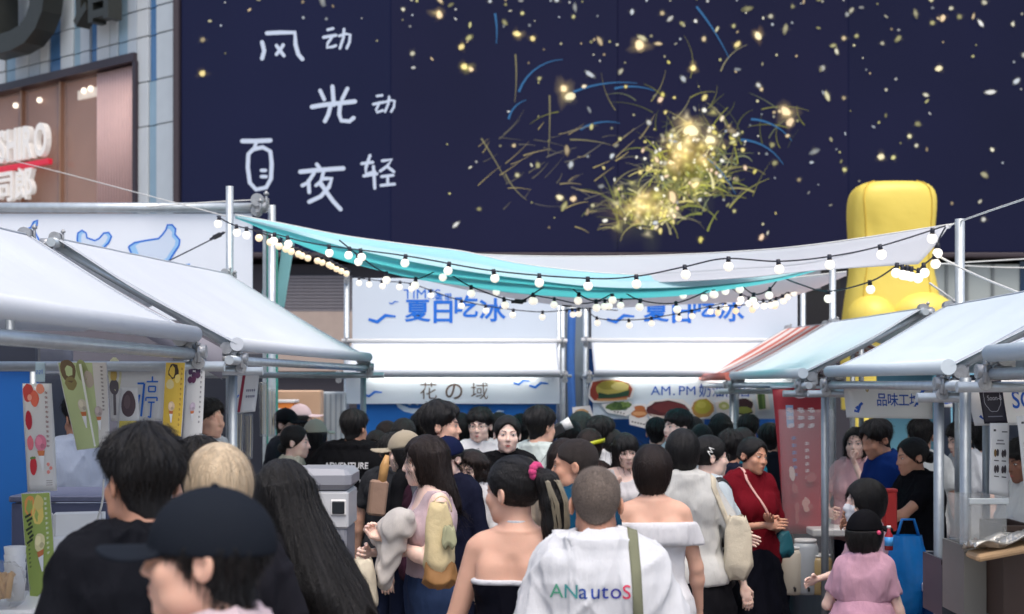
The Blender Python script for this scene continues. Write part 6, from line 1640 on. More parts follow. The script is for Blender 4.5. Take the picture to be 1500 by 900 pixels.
    for k in range(2):
        F = G.new()
        G.cone(F, SH[k], EL[k], .052 * (.88 if fem else 1.0), .039 * (.88 if fem else 1.0), .02)
        G.cone(F, EL[k], WR[k], .039 * (.88 if fem else 1.0), .0255 * (.92 if fem else 1.0), .02)
        m_ = EL[k].lerp(WR[k], .28); G.ell(F, tuple(m_), (.041 * (.88 if fem else 1),) * 3, .03)
        FA.append(F)
    FL = G.new()
    for k in range(2):
        G.cone(FL, hip[k], kn[k], .088 if fem else .085, .056, .03); G.cone(FL, kn[k], an[k], .055, .037, .03)
        G.ell(FL, tuple(kn[k].lerp(an[k], .28) + Vector((0, .018, 0))), (.052, .054, .11), .03)
        G.cone(FL, an[k] + Vector((0, .015, -.045)), an[k] + Vector((0, -.13, -.055)), .033, .026, .02)
    FH = G.new()
    m = .16 * hs
    slh = G.sl((HCr.x - m, HCr.y - m, HCr.z - m), (HCr.x + m, HCr.y + m, HCr.z + m))
    gx, gy, gz = G.at(slh)
    def to_head(x, y, z):
        x, y, z = x - HCr.x, y - HCr.y, z - HCr.z
        return tuple((inv[i, 0] * x + inv[i, 1] * y + inv[i, 2] * z) / hs for i in range(3))
    FH[slh] = head_sdf(*to_head(gx, gy, gz), fem) * hs
    FN = G.new()
    hb = HCr + Rm @ Vector((0, .022, -.055)) * hs
    G.cone(FN, tuple(nb), tuple(hb), .056 if not fem else .047, .053 if not fem else .046, .03)
    body = smin(smin(FT, FL, .03), FN, .035)
    body = smin(body, FH, .018)
    for k in range(2): body = smin(body, FA[k], .018)
    V, Q = snets(body, xs, ys, zs)
    Vs, Qs = [V], [Q]; n0 = len(V)
    for k, sg in enumerate((1, -1)):                              # the hands, run into the wrists
        HV, HQ = HANDS[hands[k]]
        f = (WR[k] - EL[k]).normalized(); th = Vector((0, -1, 0)) if abs(f.y) < .75 else Vector((-sg * .3, 0, 1))
        zc = -f; yc = -(th - f * th.dot(f)).normalized(); xc = yc.cross(zc)
        B = np.array([xc, yc, zc]).T * (.92 if fem else 1.0)
        P = HV.copy()
        if sg < 0: P[:, 0] *= -1
        P = P @ B.T + np.array(WR[k] + f * .012)
        q = HQ if sg > 0 else HQ[:, ::-1]
        Vs.append(P); Qs.append(q + n0); n0 += len(P)
    bm_ = npmesh('body', np.concatenate(Vs), np.concatenate(Qs)); bm_.materials.append(SKINS[skin])
    bo = link(bpy.data.objects.new('body', bm_), root)
    hv = lambda P: (np.asarray(P) * hs) @ np.array(Rm).T + np.array(HCr)   # head frame -> figure
    # ---- face
    if face or glasses:
        fm = lambda x, y, z: head_sdf(x, y, z, fem)
        def on_face(pts, lift):
            P = np.array(pts, float); lo = np.full(len(P), -.16); hi = np.full(len(P), -.03)
            for _ in range(22):
                mid = (lo + hi) / 2; f = fm(P[:, 0], mid, P[:, 1]); ins = f < 0; hi = np.where(ins, mid, hi); lo = np.where(ins, lo, mid)
            return np.stack([P[:, 0], lo - lift, P[:, 1]], 1)
        def patch(name, grid2, lift, m_, parent=bo):
            nu, nv = len(grid2), len(grid2[0])
            P = hv(on_face([p for r in grid2 for p in r], lift))
            Fq = [(i * nv + j, i * nv + j + 1, (i + 1) * nv + j + 1, (i + 1) * nv + j) for i in range(nu - 1) for j in range(nv - 1)]
            me = npmesh(name, P, np.array(Fq)); me.materials.append(m_); fix_normals(me)
            return link(bpy.data.objects.new(name, me), parent)
    if face:
        for sg in (1, -1):
            ex, ez = sg * .0325, .0015
            hh = .0052 * (.6 if smile else 1.0) * (1 + .12 * fem)
            g_ = [[(ex + sg * .0155 * u, ez + .0012 * u + hh * (1 - u * u) * v + .001) for v in (-.75, -.35, 0, .5, 1)] for u in np.linspace(-1, 1, 11)]
            ey = patch('eye', g_, .0012, EYEW)
            g_ = [[(ex + .0054 * r_ * math.cos(a), ez + .001 + max(-.0042, min(hh * .95, .0054 * r_ * math.sin(a)))) for r_ in (.02, .55, 1)] for a in np.linspace(0, 2 * math.pi, 15)]
            patch('iris', g_, .0018, EYED)
            g_ = [[(ex + sg * .0165 * u, ez + .0014 * u + hh * (1 - u * u) + .001 + .0019 * v) for v in (0, 1)] for u in np.linspace(-1, 1, 11)]
            patch('lash_line', g_, .0022, EYED)
            g_ = [[(sg * (.0125 + .038 * u), .0215 + .0065 * math.sin(u * 2.3) + (.0034 - .0009 * fem - .0018 * u) * v) for v in (-1, 0, 1)] for u in np.linspace(0, 1, 10)]
            patch('eyebrow', g_, .0016, BROWM)
        g_ = [[(.021 * u * (1.15 if smile else 1), -.0665 + (.005 * u * u if smile else 0) + (.0068 * (1 - u * u) * (1 - .25 * math.exp(-(u * 5) ** 2)) if v == 1 else (-.0082 * (1 - u * u) if v == -1 else 0))) for v in (-1, 0, 1)] for u in np.linspace(-1, 1, 15)]
        patch('lips', g_, .0009, LIPM)
        if smile:
            g_ = [[(.0165 * u, -.0665 + .0042 * u * u + (.0012 if v == 1 else -.003 * (1 - u * u))) for v in (-1, 0, 1)] for u in np.linspace(-1, 1, 11)]
            patch('teeth', g_, .0018, mat('teeth_enamel', rgb(226, 220, 208), rough=.3))
    if mask:
        fm2 = lambda x, y, z: head_sdf(x, y, z, fem)
        g_ = [[(.062 * u, -.048 + v * (.052 - .012 * abs(u) ** 2)) for v in np.linspace(-1, .9, 9)] for u in np.linspace(-1, 1, 17)]
        if not face:
            def on_face(pts, lift):
                P = np.array(pts, float); lo = np.full(len(P), -.16); hi = np.full(len(P), .03)
                for _ in range(22):
                    mid = (lo + hi) / 2; f = fm2(P[:, 0], mid, P[:, 1]); ins = f < 0; hi = np.where(ins, mid, hi); lo = np.where(ins, lo, mid)
                return np.stack([P[:, 0], lo - lift, P[:, 1]], 1)
        P = hv(on_face([p for r in g_ for p in r], .006)); nv = 9
        me = npmesh('face_mask', P, np.array([(i * nv + j, i * nv + j + 1, (i + 1) * nv + j + 1, (i + 1) * nv + j) for i in range(16) for j in range(nv - 1)])); me.materials.append(mat('white_mask', rgb(222, 224, 228), rough=.8)); fix_normals(me)
        link(bpy.data.objects.new('face_mask', me), root)
    if glasses:
        mb = MB()
        for sg in (1, -1):
            mb.tube([tuple(hv([[sg * .034 + .022 * math.cos(a), -.105, .0 + .019 * math.sin(a)]])[0]) for a in np.linspace(0, 2 * math.pi, 17)], .0015, 5, False)
            mb.tube([tuple(hv([p])[0]) for p in ((sg * .056, -.104, .004), (sg * .078, -.05, .004), (sg * .082, .005, .0))], .0014, 5, False)
        mb.tube([tuple(hv([p])[0]) for p in ((-.012, -.105, .003), (.012, -.105, .003))], .0014, 5, False)
        mb.build('glasses', mat('thin_glasses_frame', (.05, .045, .04), rough=.3, metal=.6), root)
    # ---- hair, cap
    if hair:
        st_, hp = hair; hp = dict(hp); hp.setdefault('seed', seed)
        fn, lo, hi = hair_fn(st_, hp)
        r_ = max(.0038, res * .85) if st_ != 'long' else max(.0048, res)
        ax = [np.arange(l, h_ + r_, r_) for l, h_ in zip(lo, hi)]
        F = fn(ax[0].astype(f32)[:, None, None], ax[1].astype(f32)[None, :, None], ax[2].astype(f32)[None, None, :]).astype(f32)
        if cap:
            F = smax(F, (ax[2].astype(f32)[None, None, :] - .03), .01)
        HV, HQ = snets(F, *ax)
        n_st = strands if strands is not None else int(min(1100, max(150, s * 1.6)))
        if st_ == 'buzz': n_st = 3800 if s > 400 else 1500
        if cap: sel = HV[HV[:, 2] < .03]
        else: sel = HV[(HV[:, 1] > -.09) & ((HV[:, 2] > -.02) | (st_ != 'short'))]
        Ls = {'buzz': .009, 'short': .05, 'bob': .1, 'long': .22, 'tied': .06}.get(st_, .03)
        SV, SQ = strand_mesh(fn, sel, n_st, Ls, (.0036 if s < 420 else .0026) * (.55 if st_ == 'buzz' else 1), {'buzz': .006, 'short': .022, 'long': .014, 'bob': .009, 'tied': .003}.get(st_, .004), rs, target=hp.get('tail', [None])[0] if hp.get('tail') else None, steps=4 if s < 300 else 7, jitter=.2 if st_ in ('short', 'buzz') else .08)
        me = npmesh('hair', hv(np.concatenate([HV, SV])), np.concatenate([HQ, SQ + len(HV)]))
        me.materials.append(HAIRS[hcol]); ho = link(bpy.data.objects.new('hair', me), root)
    else: ho = None
    if cap:
        kind, ccol = cap[0], cap[1]
        fn, lo, hi = cap_fn(kind, cap[2] if len(cap) > 2 else {})
        r_ = max(.0036, res * .75)
        ax = [np.arange(l, h_ + r_, r_) for l, h_ in zip(lo, hi)]
        F = fn(ax[0].astype(f32)[:, None, None], ax[1].astype(f32)[None, :, None], ax[2].astype(f32)[None, None, :]).astype(f32)
        CV, CQ = snets(F, *ax)
        me = npmesh('cap', hv(CV), CQ); me.materials.append(cloth_mat(ccol, 'cap', wr=.1)); co = link(bpy.data.objects.new('cap', me), root)
        mb = MB(); mb.sphere(tuple(hv([[0, .012, .021 + (cap[2] if len(cap) > 2 else {}).get('high', .122)]])[0]), .008, 8, 5, (1, 1, .6)); mb.build('cap_button', cloth_mat(ccol, 'cap', wr=.1), co)
    # ---- top
    kind, col = top[0], top[1]
    tp = top[2] if len(top) > 2 else {}
    tm = cloth_mat(col, 'top')
    def emit_mesh(F, name, m_, parent=root):
        V_, Q_ = snets(F, xs, ys, zs)
        if not len(V_): return None
        me = npmesh(name, V_, Q_); me.materials.append(m_)
        return link(bpy.data.objects.new(name, me), parent)
    rid = lambda q: (1 - np.abs(q) * 3.2).clip(0, 1) ** 1.5 - .25
    nz3 = wnoise(G.X, G.Y, G.Z, seed, 20, 20, 8) * .005 - rid(wnoise(G.X + .35 * G.Z, G.Y, G.Z, seed + 1, 24, 24, 12, 4)) * .0095 - rid(wnoise(G.X - .3 * G.Z, G.Y, G.Z, seed + 2, 34, 34, 16, 4)) * .007
    upper = FT
    bot_off = .014
    hem = tp.get('hem', .84)
    gr = tp.get('grow', .016) + .007
    loose = T.copy(); pk = T[5, 1], T[5, 2]
    for r_ in loose:
        if r_[0] < 1.25:
            f_ = tp.get('loose', .75 if kind in ('tee', 'polo', 'long') else .25)
            r_[1] = max(r_[1], r_[1] * (1 - f_) + pk[0] * f_ + .012 * f_); r_[2] = max(r_[2], r_[2] * (1 - f_) + (pk[1] + .012 * f_) * f_)
    loose[0, 0] = .6
    FS = np.minimum(FT - gr, torso(loose, gr - .004))
    if kind in ('tee', 'polo', 'long', 'jacket'):
        for k, sg in enumerate((1, -1)):
            L_ = {'tee': .66, 'polo': .74}.get(kind, 1.0)
            L_ = tp.get('sleeve', L_)
            tip = SH[k].lerp(EL[k], L_); ax_ = (EL[k] - SH[k]).normalized()
            SL = G.new(); wS = tp.get('sw', 1.0) * (.9 if fem else 1.0)
            G.cone(SL, SH[k], tip if L_ < 1 else EL[k], .06 * wS, (.07 if L_ < 1 else .052) * wS, .02)
            if L_ < 1:
                cut = (G.X - tip.x) * ax_.x + (G.Y - tip.y) * ax_.y + (G.Z - tip.z) * ax_.z
                SL = smax(SL, cut, .006)
            else:
                w_ = EL[k].lerp(WR[k], tp.get('cuff', .93)); ax2 = (WR[k] - EL[k]).normalized()
                S2_ = G.new(); G.cone(S2_, EL[k], w_, .052 * wS, .036 * wS, .02)
                cut = (G.X - w_.x) * ax2.x + (G.Y - w_.y) * ax2.y + (G.Z - w_.z) * ax2.z
                S2_ = smax(S2_, cut, .006)
                SL = smin(SL, S2_, .02)
            FS = smin(FS, SL, .016)
        FS = FS + nz3
        neck = s_cone(G.X, G.Y, G.Z, tuple(nb + Vector((0, -.005, -.02))), tuple(hb), (.062 if not fem else .056) + tp.get('neck', 0), .07)
        if tp.get('vneck'): neck = np.minimum(neck, s_ell(G.X, G.Y, G.Z, (nb.x, nb.y - .1, 1.37), (.055, .1, .075)))
        FS = smax(FS, -neck, .008)
        FS = smax(FS, hem - G.Z + .006 * np.sin(np.arctan2(G.X, G.Y) * 5), .01)
        to = emit_mesh(FS, {'tee': 'shirt', 'polo': 'shirt', 'long': 'shirt', 'jacket': 'jacket'}[kind], tm)
        if kind == 'polo' or tp.get('collar'):
            cf = s_cone(G.X, G.Y, G.Z, tuple(nb + Vector((0, -.004, -.012))), tuple(nb.lerp(hb, .62) + Vector((0, 0, 0))), .082, .073)
            ci = s_cone(G.X, G.Y, G.Z, tuple(nb + Vector((0, -.004, -.03))), tuple(hb), .064, .0625)
            zz = G.Z - (1.484 + (G.Y - nb.y) * .22)
            CF = np.maximum(np.maximum(cf, -ci), zz); CF = np.maximum(CF, 1.402 - G.Z - (G.Y - nb.y) * .1)
            emit_mesh(CF, 'collar', tm, to)
    else:
        topz = tp.get('top', 1.27)
        FS = FT - .011
        if kind == 'offshoulder' or kind == 'tank': FS = np.minimum(FT - .012, torso(loose, .006))
        FS = FS + nz3 * .5
        if kind == 'tank':
            neck = np.minimum(s_ell(G.X, G.Y - nb.y, G.Z, (nb.x, 0, 1.44), (.088, .2, .1 + tp.get('scoop', 0))), s_ell(np.abs(G.X - nb.x), G.Y - nb.y, G.Z, (.2, 0, 1.36), (.07, .2, .1)))
            FS = smax(FS, -neck, .01); topz = 1.44
        FS = smax(smax(FS, hem - G.Z, .01), G.Z - topz - .02 * np.abs(G.X) * 0, .008)
        to = emit_mesh(FS, 'top', tm)
        if kind == 'strapless' and tp.get('trim'):
            TR = np.maximum(np.maximum(FT - .015, topz - .012 - G.Z), G.Z - topz - .006); emit_mesh(TR, 'trim', cloth_mat(tp['trim'], 'trim'), to)
            NT = np.maximum(np.maximum(FN - .008, 1.452 - G.Z - (G.Y - nb.y) * .1), G.Z - 1.482 - (G.Y - nb.y) * .1)
            nk = emit_mesh(NT, 'halter_band', cloth_mat(tp['trim'], 'trim'), to)
            NT2 = np.maximum(np.maximum(FN - .0095, 1.4635 - G.Z - (G.Y - nb.y) * .1), G.Z - 1.4705 - (G.Y - nb.y) * .1); emit_mesh(NT2, 'halter_line', cloth_mat((24, 26, 44), 'trim_line'), to)
        if kind == 'offshoulder':
            RF = np.minimum(FT, np.minimum(FA[0], FA[1])) - .02
            RF = smin(RF, torso(T, .02), .02)
            rz = G.Z - (1.345 - .05 * np.clip(np.abs(G.X - nb.x) - .1, 0, 1))
            RF = RF - np.clip(-rz, 0, .13) * .16 + np.sin(np.arctan2(G.X - nb.x, G.Y - nb.y) * 22) * .0035 * np.clip(-rz * 10, 0, 1)
            RF = smax(smax(RF, rz, .006), -rz - .115, .006)
            emit_mesh(RF, 'ruffle', tm, to)
    # ---- bottom
    kind, col = bottom[0], bottom[1]; bp = bottom[2] if len(bottom) > 2 else {}
    bm2 = cloth_mat(col, 'bottom')
    waist = bp.get('waist', 1.02)
    pel = np.maximum(torso(T, .010), .8 - G.Z)
    if kind in ('jeans', 'shorts'):
        lg = bp.get('loose', .014)
        FB = smin(pel, FL - lg - .012 * np.clip((.9 - G.Z) * 1.4, 0, 1) * bp.get('wide', 0.6), .03)
        for k in range(2): G.ell(FB, ((1, -1)[k] * .075, .085, .9), (.095, .08, .1), .05)
        FB = FB + nz3 * .8
        FB = smax(smax(FB, G.Z - waist, .008), (.1 if kind == 'jeans' else bp.get('hem', .46)) - G.Z, .008)
        emit_mesh(FB, 'trousers' if kind == 'jeans' else 'shorts', bm2)
    else:
        hz_ = bp.get('hem', .45); fl = bp.get('flare', .09)
        z = G.Z; t = np.clip((waist - z) / (waist - hz_), 0, 1)
        a0 = np.interp(waist, T[:, 0], T[:, 1]) + .012; b0 = np.interp(waist, T[:, 0], T[:, 2]) + .012
        tt = t ** .75
        a = a0 + (fl + .03) * tt + .03 * np.clip(t * 6, 0, 1); b = b0 + (fl + .03) * tt + .03 * np.clip(t * 6, 0, 1)
        th = np.arctan2(G.X, G.Y)
        q = np.sqrt((G.X / a) ** 2 + ((G.Y - .01) / b) ** 2)
        FB = (q - 1) * np.minimum(a, b) + np.sin(th * bp.get('pleats', 11) + seed) * .014 * t + nz3
        FB = smax(smax(FB, z - waist, .008), hz_ - z, .008)
        emit_mesh(FB, 'skirt', bm2)
    # ---- shoes
    for k in range(2):
        mb = MB(); a = an[k]
        mb.sphere((a.x, a.y - .055, a.z - .035), 1, 14, 9, (.047, .135, .05))
        mb.box((a.x, a.y - .055, a.z - .072), (.09, .26, .024), bev=.012)
        mb.box((a.x, a.y + .02, a.z + .0), (.078, .09, .06), bev=.025)
        mb.build('shoe', shoes or (SHOEM if seed % 2 else SHOEW), root)
    root['joints'] = 0
    del root['joints']
    return dict(root=root, body=bo, hair=ho, top=to, HC=HCr, R=Rm, WR=WR, EL=EL, SH=SH, hv=hv, nb=nb, sc=sc_, FT=None, hs=hs)

def fig_world(p, v):
    """A point of a figure's own frame in the world."""
    r = p['root']
    return Matrix.Translation(r.location) @ Matrix.Rotation(r.rotation_euler.z, 4, 'Z') @ (Vector(v) * p['sc'])
# ================================================================== the crowd, front to back
WHT = (238, 238, 240); BLK = (20, 21, 26); NVY = (24, 30, 56)
P = {}
# --- nearest row
P['cap'] = person('man in a dark navy baseball cap, profile to the left, closest to the camera', 302, 703, 800, -86, 'm', 'mid', ('short', dict(line=.06, nape=-.03, thick=.014)), 'black', ('tee', (222, 200, 206), {'grow': .018}), face=True, cap=('cap', (36, 42, 52), {'tilt': -.05, 'low': .006, 'high': .108, 'brim': .08, 'bend': 2.4}), head=(-4, -2, 0), res=.0036, bodyx=.02)
P['blackman'] = person('man with thick black hair and black T-shirt seen from behind beside the posters', 207, 624, 560, -152, 'm', 'tan', ('short', dict(thick=.026, tousle=.008, nape=-.01)), 'black', ('tee', (26, 28, 36), {'grow': .022}), head=(14, 2, 0), res=.0042, wide=1.08, bodyx=.02)
P['blond'] = person('person with a blond bob behind the navy cap', 320, 648, 500, -165, 'f', 'light', ('bob', dict(low=-.1)), 'blond', ('tee', (40, 40, 48)), head=(0, 0, 0), res=.0046)
P['longhair'] = person('woman with long loose black hair sweeping over her back, white skirt', 412, 668, 445, -120, 'f', 'light', ('long', dict(len=.46, sweep=(-.05, .13), flare=.06, depth=.06, seed=4)), 'black', ('tee', (30, 30, 36), {'hem': .98}), ('skirt', (226, 228, 232), {'hem': .4, 'waist': 1.1}), head=(-10, 14, 0), lean=(0, 5), res=.0048, strands=900)
TAILP = [(.01, .118, .075), (.0, .155, .045), (-.01, .172, -.03), (-.012, .175, -.11), (-.005, .17, -.19), (.0, .172, -.26)]
P['ponytail'] = person('bare backed woman with a streaked ponytail in a pink scrunchie and black strapless top', 752, 663, 425, 168, 'f', 'mid', ('tied', dict(tail=TAILP, tail_r=[.022, .038, .045, .044, .032, .01])), 'black', ('strapless', (20, 22, 36), {'top': 1.275, 'hem': .86, 'trim': (232, 234, 240)}), ('jeans', (36, 44, 70)), head=(62, 0, 2), res=.0042, bodyx=-.015, strands=500, face=True)
P['polo'] = person('man with cropped grey hair in a white polo shirt printed with coloured letters', 873, 677, 452, 180, 'm', 'tan', ('buzz', {}), 'grey', ('polo', (236, 238, 242), {'grow': .024, 'hem': .8}), ('jeans', (46, 52, 66)), head=(-2, 3, 0), res=.0042, wide=1.06, bodyx=.045, build=1.02)
# --- second row
P['offsh'] = person('woman with a brown bob in a white off-shoulder top', 956, 650, 315, 184, 'f', 'mid', ('bob', dict(low=-.13, fw=.05)), 'brown', ('offshoulder', (236, 236, 240), {'top': 1.31, 'hem': .95}), ('jeans', (216, 218, 222)), head=(-14, 0, 0), arms=('down', 'front'), bodyx=.02)
P['bald'] = person('man with thinning cropped hair in a dark teal T-shirt looking left', 842, 638, 325, -122, 'm', 'tan', ('buzz', dict()), 'thin', ('tee', (20, 84, 118), {'grow': .022}), face=True, head=(22, 4, 0), bodyx=.06, wide=1.12)
P['mother'] = person('woman with wavy brown hair holding bundled pale cloth, dark wide jeans', 622, 634, 302, -72, 'f', 'light', ('long', dict(len=.24, sweep=(0, .04), line=.075, fw=.062, flare=.03)), 'brown', ('tank', (214, 190, 196), {'scoop': .02, 'hem': 1.0, 'grow': .006}), ('jeans', (56, 76, 116), {'wide': 2.2}), arms=((.05, -.23, 1.2), (.1, -.27, 1.12)), head=(-16, 8, 0), face=True, hands=('grip', 'grip'), belly=.0, build=1.04)
P['curly'] = person('woman with curly brown hair in a white blouse bending her head', 690, 655, 245, -35, 'f', 'light', ('long', dict(len=.15, curl=True, fw=.06, line=.06)), 'brown', ('long', (226, 226, 230), {'cuff': .5}), arms=('bent', 'bent'), head=(8, 14, 12), face=True, smile=True, bodyx=.02)
P['navycap'] = person('person in a navy cap and navy jacket between two taller people', 655, 638, 252, -40, 'm', 'light', ('short', {}), 'black', ('jacket', (26, 30, 54)), cap=('cap', (24, 34, 74)), face=True, head=(0, 14, 0))
P['beigecap'] = person('person in a beige cap with black clothes behind the wavy haired woman', 592, 630, 242, -105, 'f', 'light', ('long', dict(len=.3)), 'black', ('long', (26, 27, 32)), cap=('cap', (184, 172, 150), {'tilt': .1}), head=(0, 10, 0))
P['tallman'] = person('tall man with swept black hair looking right in a grey shirt', 646, 589, 248, 76, 'm', 'mid', ('short', dict(thick=.03, tousle=.01, line=.085)), 'black', ('tee', (96, 98, 108)), head=(12, 0, 0), face=True)
P['longsl'] = person('black haired person in an off white long sleeved shirt seen from behind', 1000, 627, 272, 176, 'f', 'light', ('bob', dict(low=-.1)), 'black', ('long', (214, 214, 210), {'grow': .024, 'loose': .9, 'hem': .86}), ('skirt', (22, 22, 28), {'hem': .35}), head=(-8, 6, 0), arms=('down', (.22, -.16, 1.0)), bodyx=.05)
P['clip'] = person('woman with glasses and a white hair clip in a pale blue T-shirt, profile right', 1040, 635, 262, 116, 'f', 'light', ('tied', dict(bun=(0, .1, -.02, .035), line=.08)), 'black', ('tee', (206, 220, 228)), ('skirt', (20, 22, 32), {'hem': .3}), head=(-14, 2, 0), face=True, glasses=True, arms=('bent', 'down'), bodyx=.03)
P['red'] = person('woman in a dark red T-shirt holding her hands together before her', 1103, 638, 236, 22, 'f', 'tan', ('tied', dict(bun=(0, .1, 0, .04))), 'black', ('tee', (132, 18, 36), {'grow': .022, 'loose': .5, 'hem': .84, 'sleeve': .9}), ('skirt', (16, 18, 32), {'hem': .42}), arms=((.02, -.24, 1.16), (.05, -.26, 1.14)), head=(16, 6, 6), face=True, wide=1.12, build=1.04)
P['smile'] = person('smiling woman with long black hair and a fringe looking down', 917, 631, 218, -8, 'f', 'light', ('long', dict(len=.22, line=.03, fw=.05)), 'black', ('tank', (222, 220, 222)), head=(14, 16, -6), face=True, smile=True, arms=('bent', 'phone'))
# --- third row
P['front'] = person('woman with a frowning face towards the camera in a black jacket', 743, 606, 226, -6, 'f', 'light', ('tied', dict(bun=(0, .11, .0, .03), line=.078)), 'black', ('jacket', (24, 24, 28)), face=True, head=(10, 0, 2), build=1.1, wide=1.15)
P['glasses'] = person('young man with thin glasses and a white shirt facing the camera', 703, 597, 195, 10, 'm', 'light', ('short', dict(thick=.026, line=.045)), 'black', ('tee', (232, 232, 236), {'collar': True}), face=True, glasses=True, head=(-22, 4, 0))
P['whitetee'] = person('young man in a white T-shirt turned away in front of the blue counter', 792, 595, 216, 146, 'm', 'mid', ('short', dict(thick=.026)), 'black', ('tee', (214, 226, 222)), head=(-12, 4, 0))
P['eventtee'] = person('broad man in a black T-shirt with white lettering on its back', 519, 600, 205, 176, 'm', 'tan', ('short', dict(thick=.024)), 'black', ('tee', (18, 19, 24), {'grow': .03, 'hem': .72}), ('shorts', (20, 20, 26)), head=(-20, 4, 0), wide=1.3, build=1.25)
P['paleT'] = person('woman with a yellow hair clip in a pale T-shirt looking right', 433, 621, 205, 82, 'f', 'light', ('tied', dict(bun=(0, .1, -.05, .04), line=.08)), 'black', ('tee', (214, 212, 190)), face=True, head=(6, 4, 0), bodyx=-.01)
P['cap3'] = person('woman in a cream cap with long black hair turned away', 463, 614, 185, 150, 'f', 'light', ('long', dict(len=.26)), 'black', ('tee', (70, 60, 60)), cap=('cap', (214, 208, 186)))
P['blackcap'] = person('man in a black cap and glasses looking right behind the grey machine', 420, 598, 178, 70, 'm', 'light', ('short', {}), 'black', ('tee', (60, 62, 70)), cap=('cap', (26, 30, 36)), face=True, glasses=True)
P['pinkcap'] = person('person in a pale pink cap far behind the cream cap', 441, 592, 152, 100, 'f', 'light', ('bob', {}), 'black', ('tee', (228, 226, 226)), cap=('cap', (232, 208, 210)))
P['far1'] = person('man with short black hair before the orange box at the back', 447, 579, 142, 110, 'm', 'mid', ('short', {}), 'black', ('tee', (200, 200, 205)))
P['peek'] = person('young woman peeking over a shoulder beside the lettered black T-shirt', 551, 630, 195, -10, 'f', 'light', ('bob', dict(fw=.055)), 'black', ('tee', (40, 40, 46)), face=True)
P['dk1'] = person('person with loose black hair turned away under the pale whale print', 592, 611, 196, 170, 'f', 'light', ('long', dict(len=.25)), 'black', ('tee', (34, 36, 44)))
P['dk2'] = person('person with cropped dark hair right of the pale whale print, turned away', 621, 603, 186, 150, 'm', 'mid', ('short', {}), 'black', ('tee', (50, 52, 60)))
P['dk3'] = person('short person with brown hair left of the pale whale print', 566, 616, 190, -150, 'f', 'mid', ('bob', {}), 'brown', ('tee', (70, 70, 76)))
P['dk4'] = person('person with dark bobbed hair left of the young man with thin glasses', 676, 604, 188, 160, 'f', 'light', ('bob', {}), 'black', ('tee', (30, 32, 40)))
P['dk5'] = person('person with black hair right of the young man with thin glasses', 731, 603, 192, 175, 'f', 'light', ('long', {}), 'black', ('tee', (24, 26, 32)))
P['back6'] = person('black haired man in white seen from behind below the green cutout', 881, 611, 205, 172, 'm', 'mid', ('short', dict(thick=.03)), 'black', ('tee', (226, 228, 232)), head=(-30, 0, 0))
P['band'] = person('woman with dark brown hair held by a lime green headband', 864, 627, 214, 165, 'f', 'light', ('bob', dict(low=-.08)), 'brown', ('tee', (60, 48, 48)))
P['greyh'] = person('grey haired person behind the lime headband', 852, 604, 170, 150, 'f', 'mid', ('short', dict(thick=.028)), 'grey', ('tee', (120, 120, 124)))
P['quiff'] = person('young man in white looking left with a flat black fringe below the burger cutout', 992, 600, 196, -58, 'm', 'light', ('short', dict(thick=.026, line=.052)), 'black', ('tee', (232, 234, 238)), face=True, head=(-4, -4, 0))
P['dk6'] = person('person with straight black hair below the green pot cutout', 1056, 604, 180, 170, 'f', 'light', ('long', dict(len=.2)), 'black', ('tee', (60, 70, 84)))
P['dk7'] = person('dark haired woman in a teal top behind the dark red T-shirt', 1086, 626, 215, -165, 'f', 'mid', ('bob', {}), 'black', ('tee', (34, 116, 140)), bodyx=-.02)
P['dk8'] = person('short black haired person between the flat fringe and the green pot cutout', 1028, 621, 190, 165, 'f', 'light', ('bob', {}), 'black', ('tee', (40, 40, 50)))
P['dk10'] = person('tall person with black hair before the red hanging banner', 1128, 620, 190, 170, 'm', 'mid', ('short', {}), 'black', ('tee', (40, 44, 56)))
# --- left stall
P['vendor'] = person('stall worker in a pale blue shirt with rolled sleeves behind the strawberry poster', 120, 573, 262, -140, 'm', 'tan', ('short', {}), 'black', ('long', (192, 206, 230), {'cuff': .15, 'grow': .03, 'loose': .9}), ('jeans', (16, 17, 22)), wide=1.15, head=(0, 14, 0), bodyx=-.07)
P['leftman'] = person('dark haired man in white glimpsed between the posters and the second stall post', 306, 584, 215, 60, 'm', 'mid', ('short', {}), 'black', ('tee', (226, 230, 236)))
P['mid1'] = person('person with black hair whose crown shows beside the blond bob', 292, 641, 385, 170, 'f', 'light', ('short', dict(thick=.024)), 'black', ('tee', (60, 60, 66)))
# --- right stalls
P['pinkgirl'] = person('young woman in a pale pink T-shirt raising a hand to her mouth', 1254, 624, 205, -24, 'f', 'light', ('long', dict(len=.2, fw=.062, line=.078)), 'black', ('tee', (236, 192, 196)), arms=('face', 'bent'), face=True, hands=('grip', 'grip'))
P['bluetee'] = person('man in a royal blue T-shirt bending to the left under the stall sign', 1284, 612, 222, -70, 'm', 'tan', ('short', dict(thick=.026)), 'black', ('tee', (22, 62, 140), {'grow': .024}), ('jeans', (168, 146, 126)), lean=(0, 12), head=(0, 22, 0), arms=('bent', 'bent'), bodyx=.04)
P['blackT'] = person('woman in a black T-shirt and necklace reaching left under the blue lettered sign', 1336, 638, 238, -72, 'f', 'tan', ('tied', dict(bun=(.01, .118, -.02, .042), line=.08)), 'black', ('tee', (18, 18, 24), {'grow': .022}), ('jeans', (18, 20, 28)), arms=('reach', (.1, -.46, 1.16)), head=(-8, 10, 0), face=True, wide=1.1, build=1.15, bodyx=.03)
P['kid1'] = person('child in a white mask with short black hair looking left', 1266, 706, 275, -82, 'f', 'light', ('bob', dict(low=-.09)), 'black', ('tee', (226, 180, 194)), mask=True, child=True, arms=('down', 'bent'), bodyx=-.01)
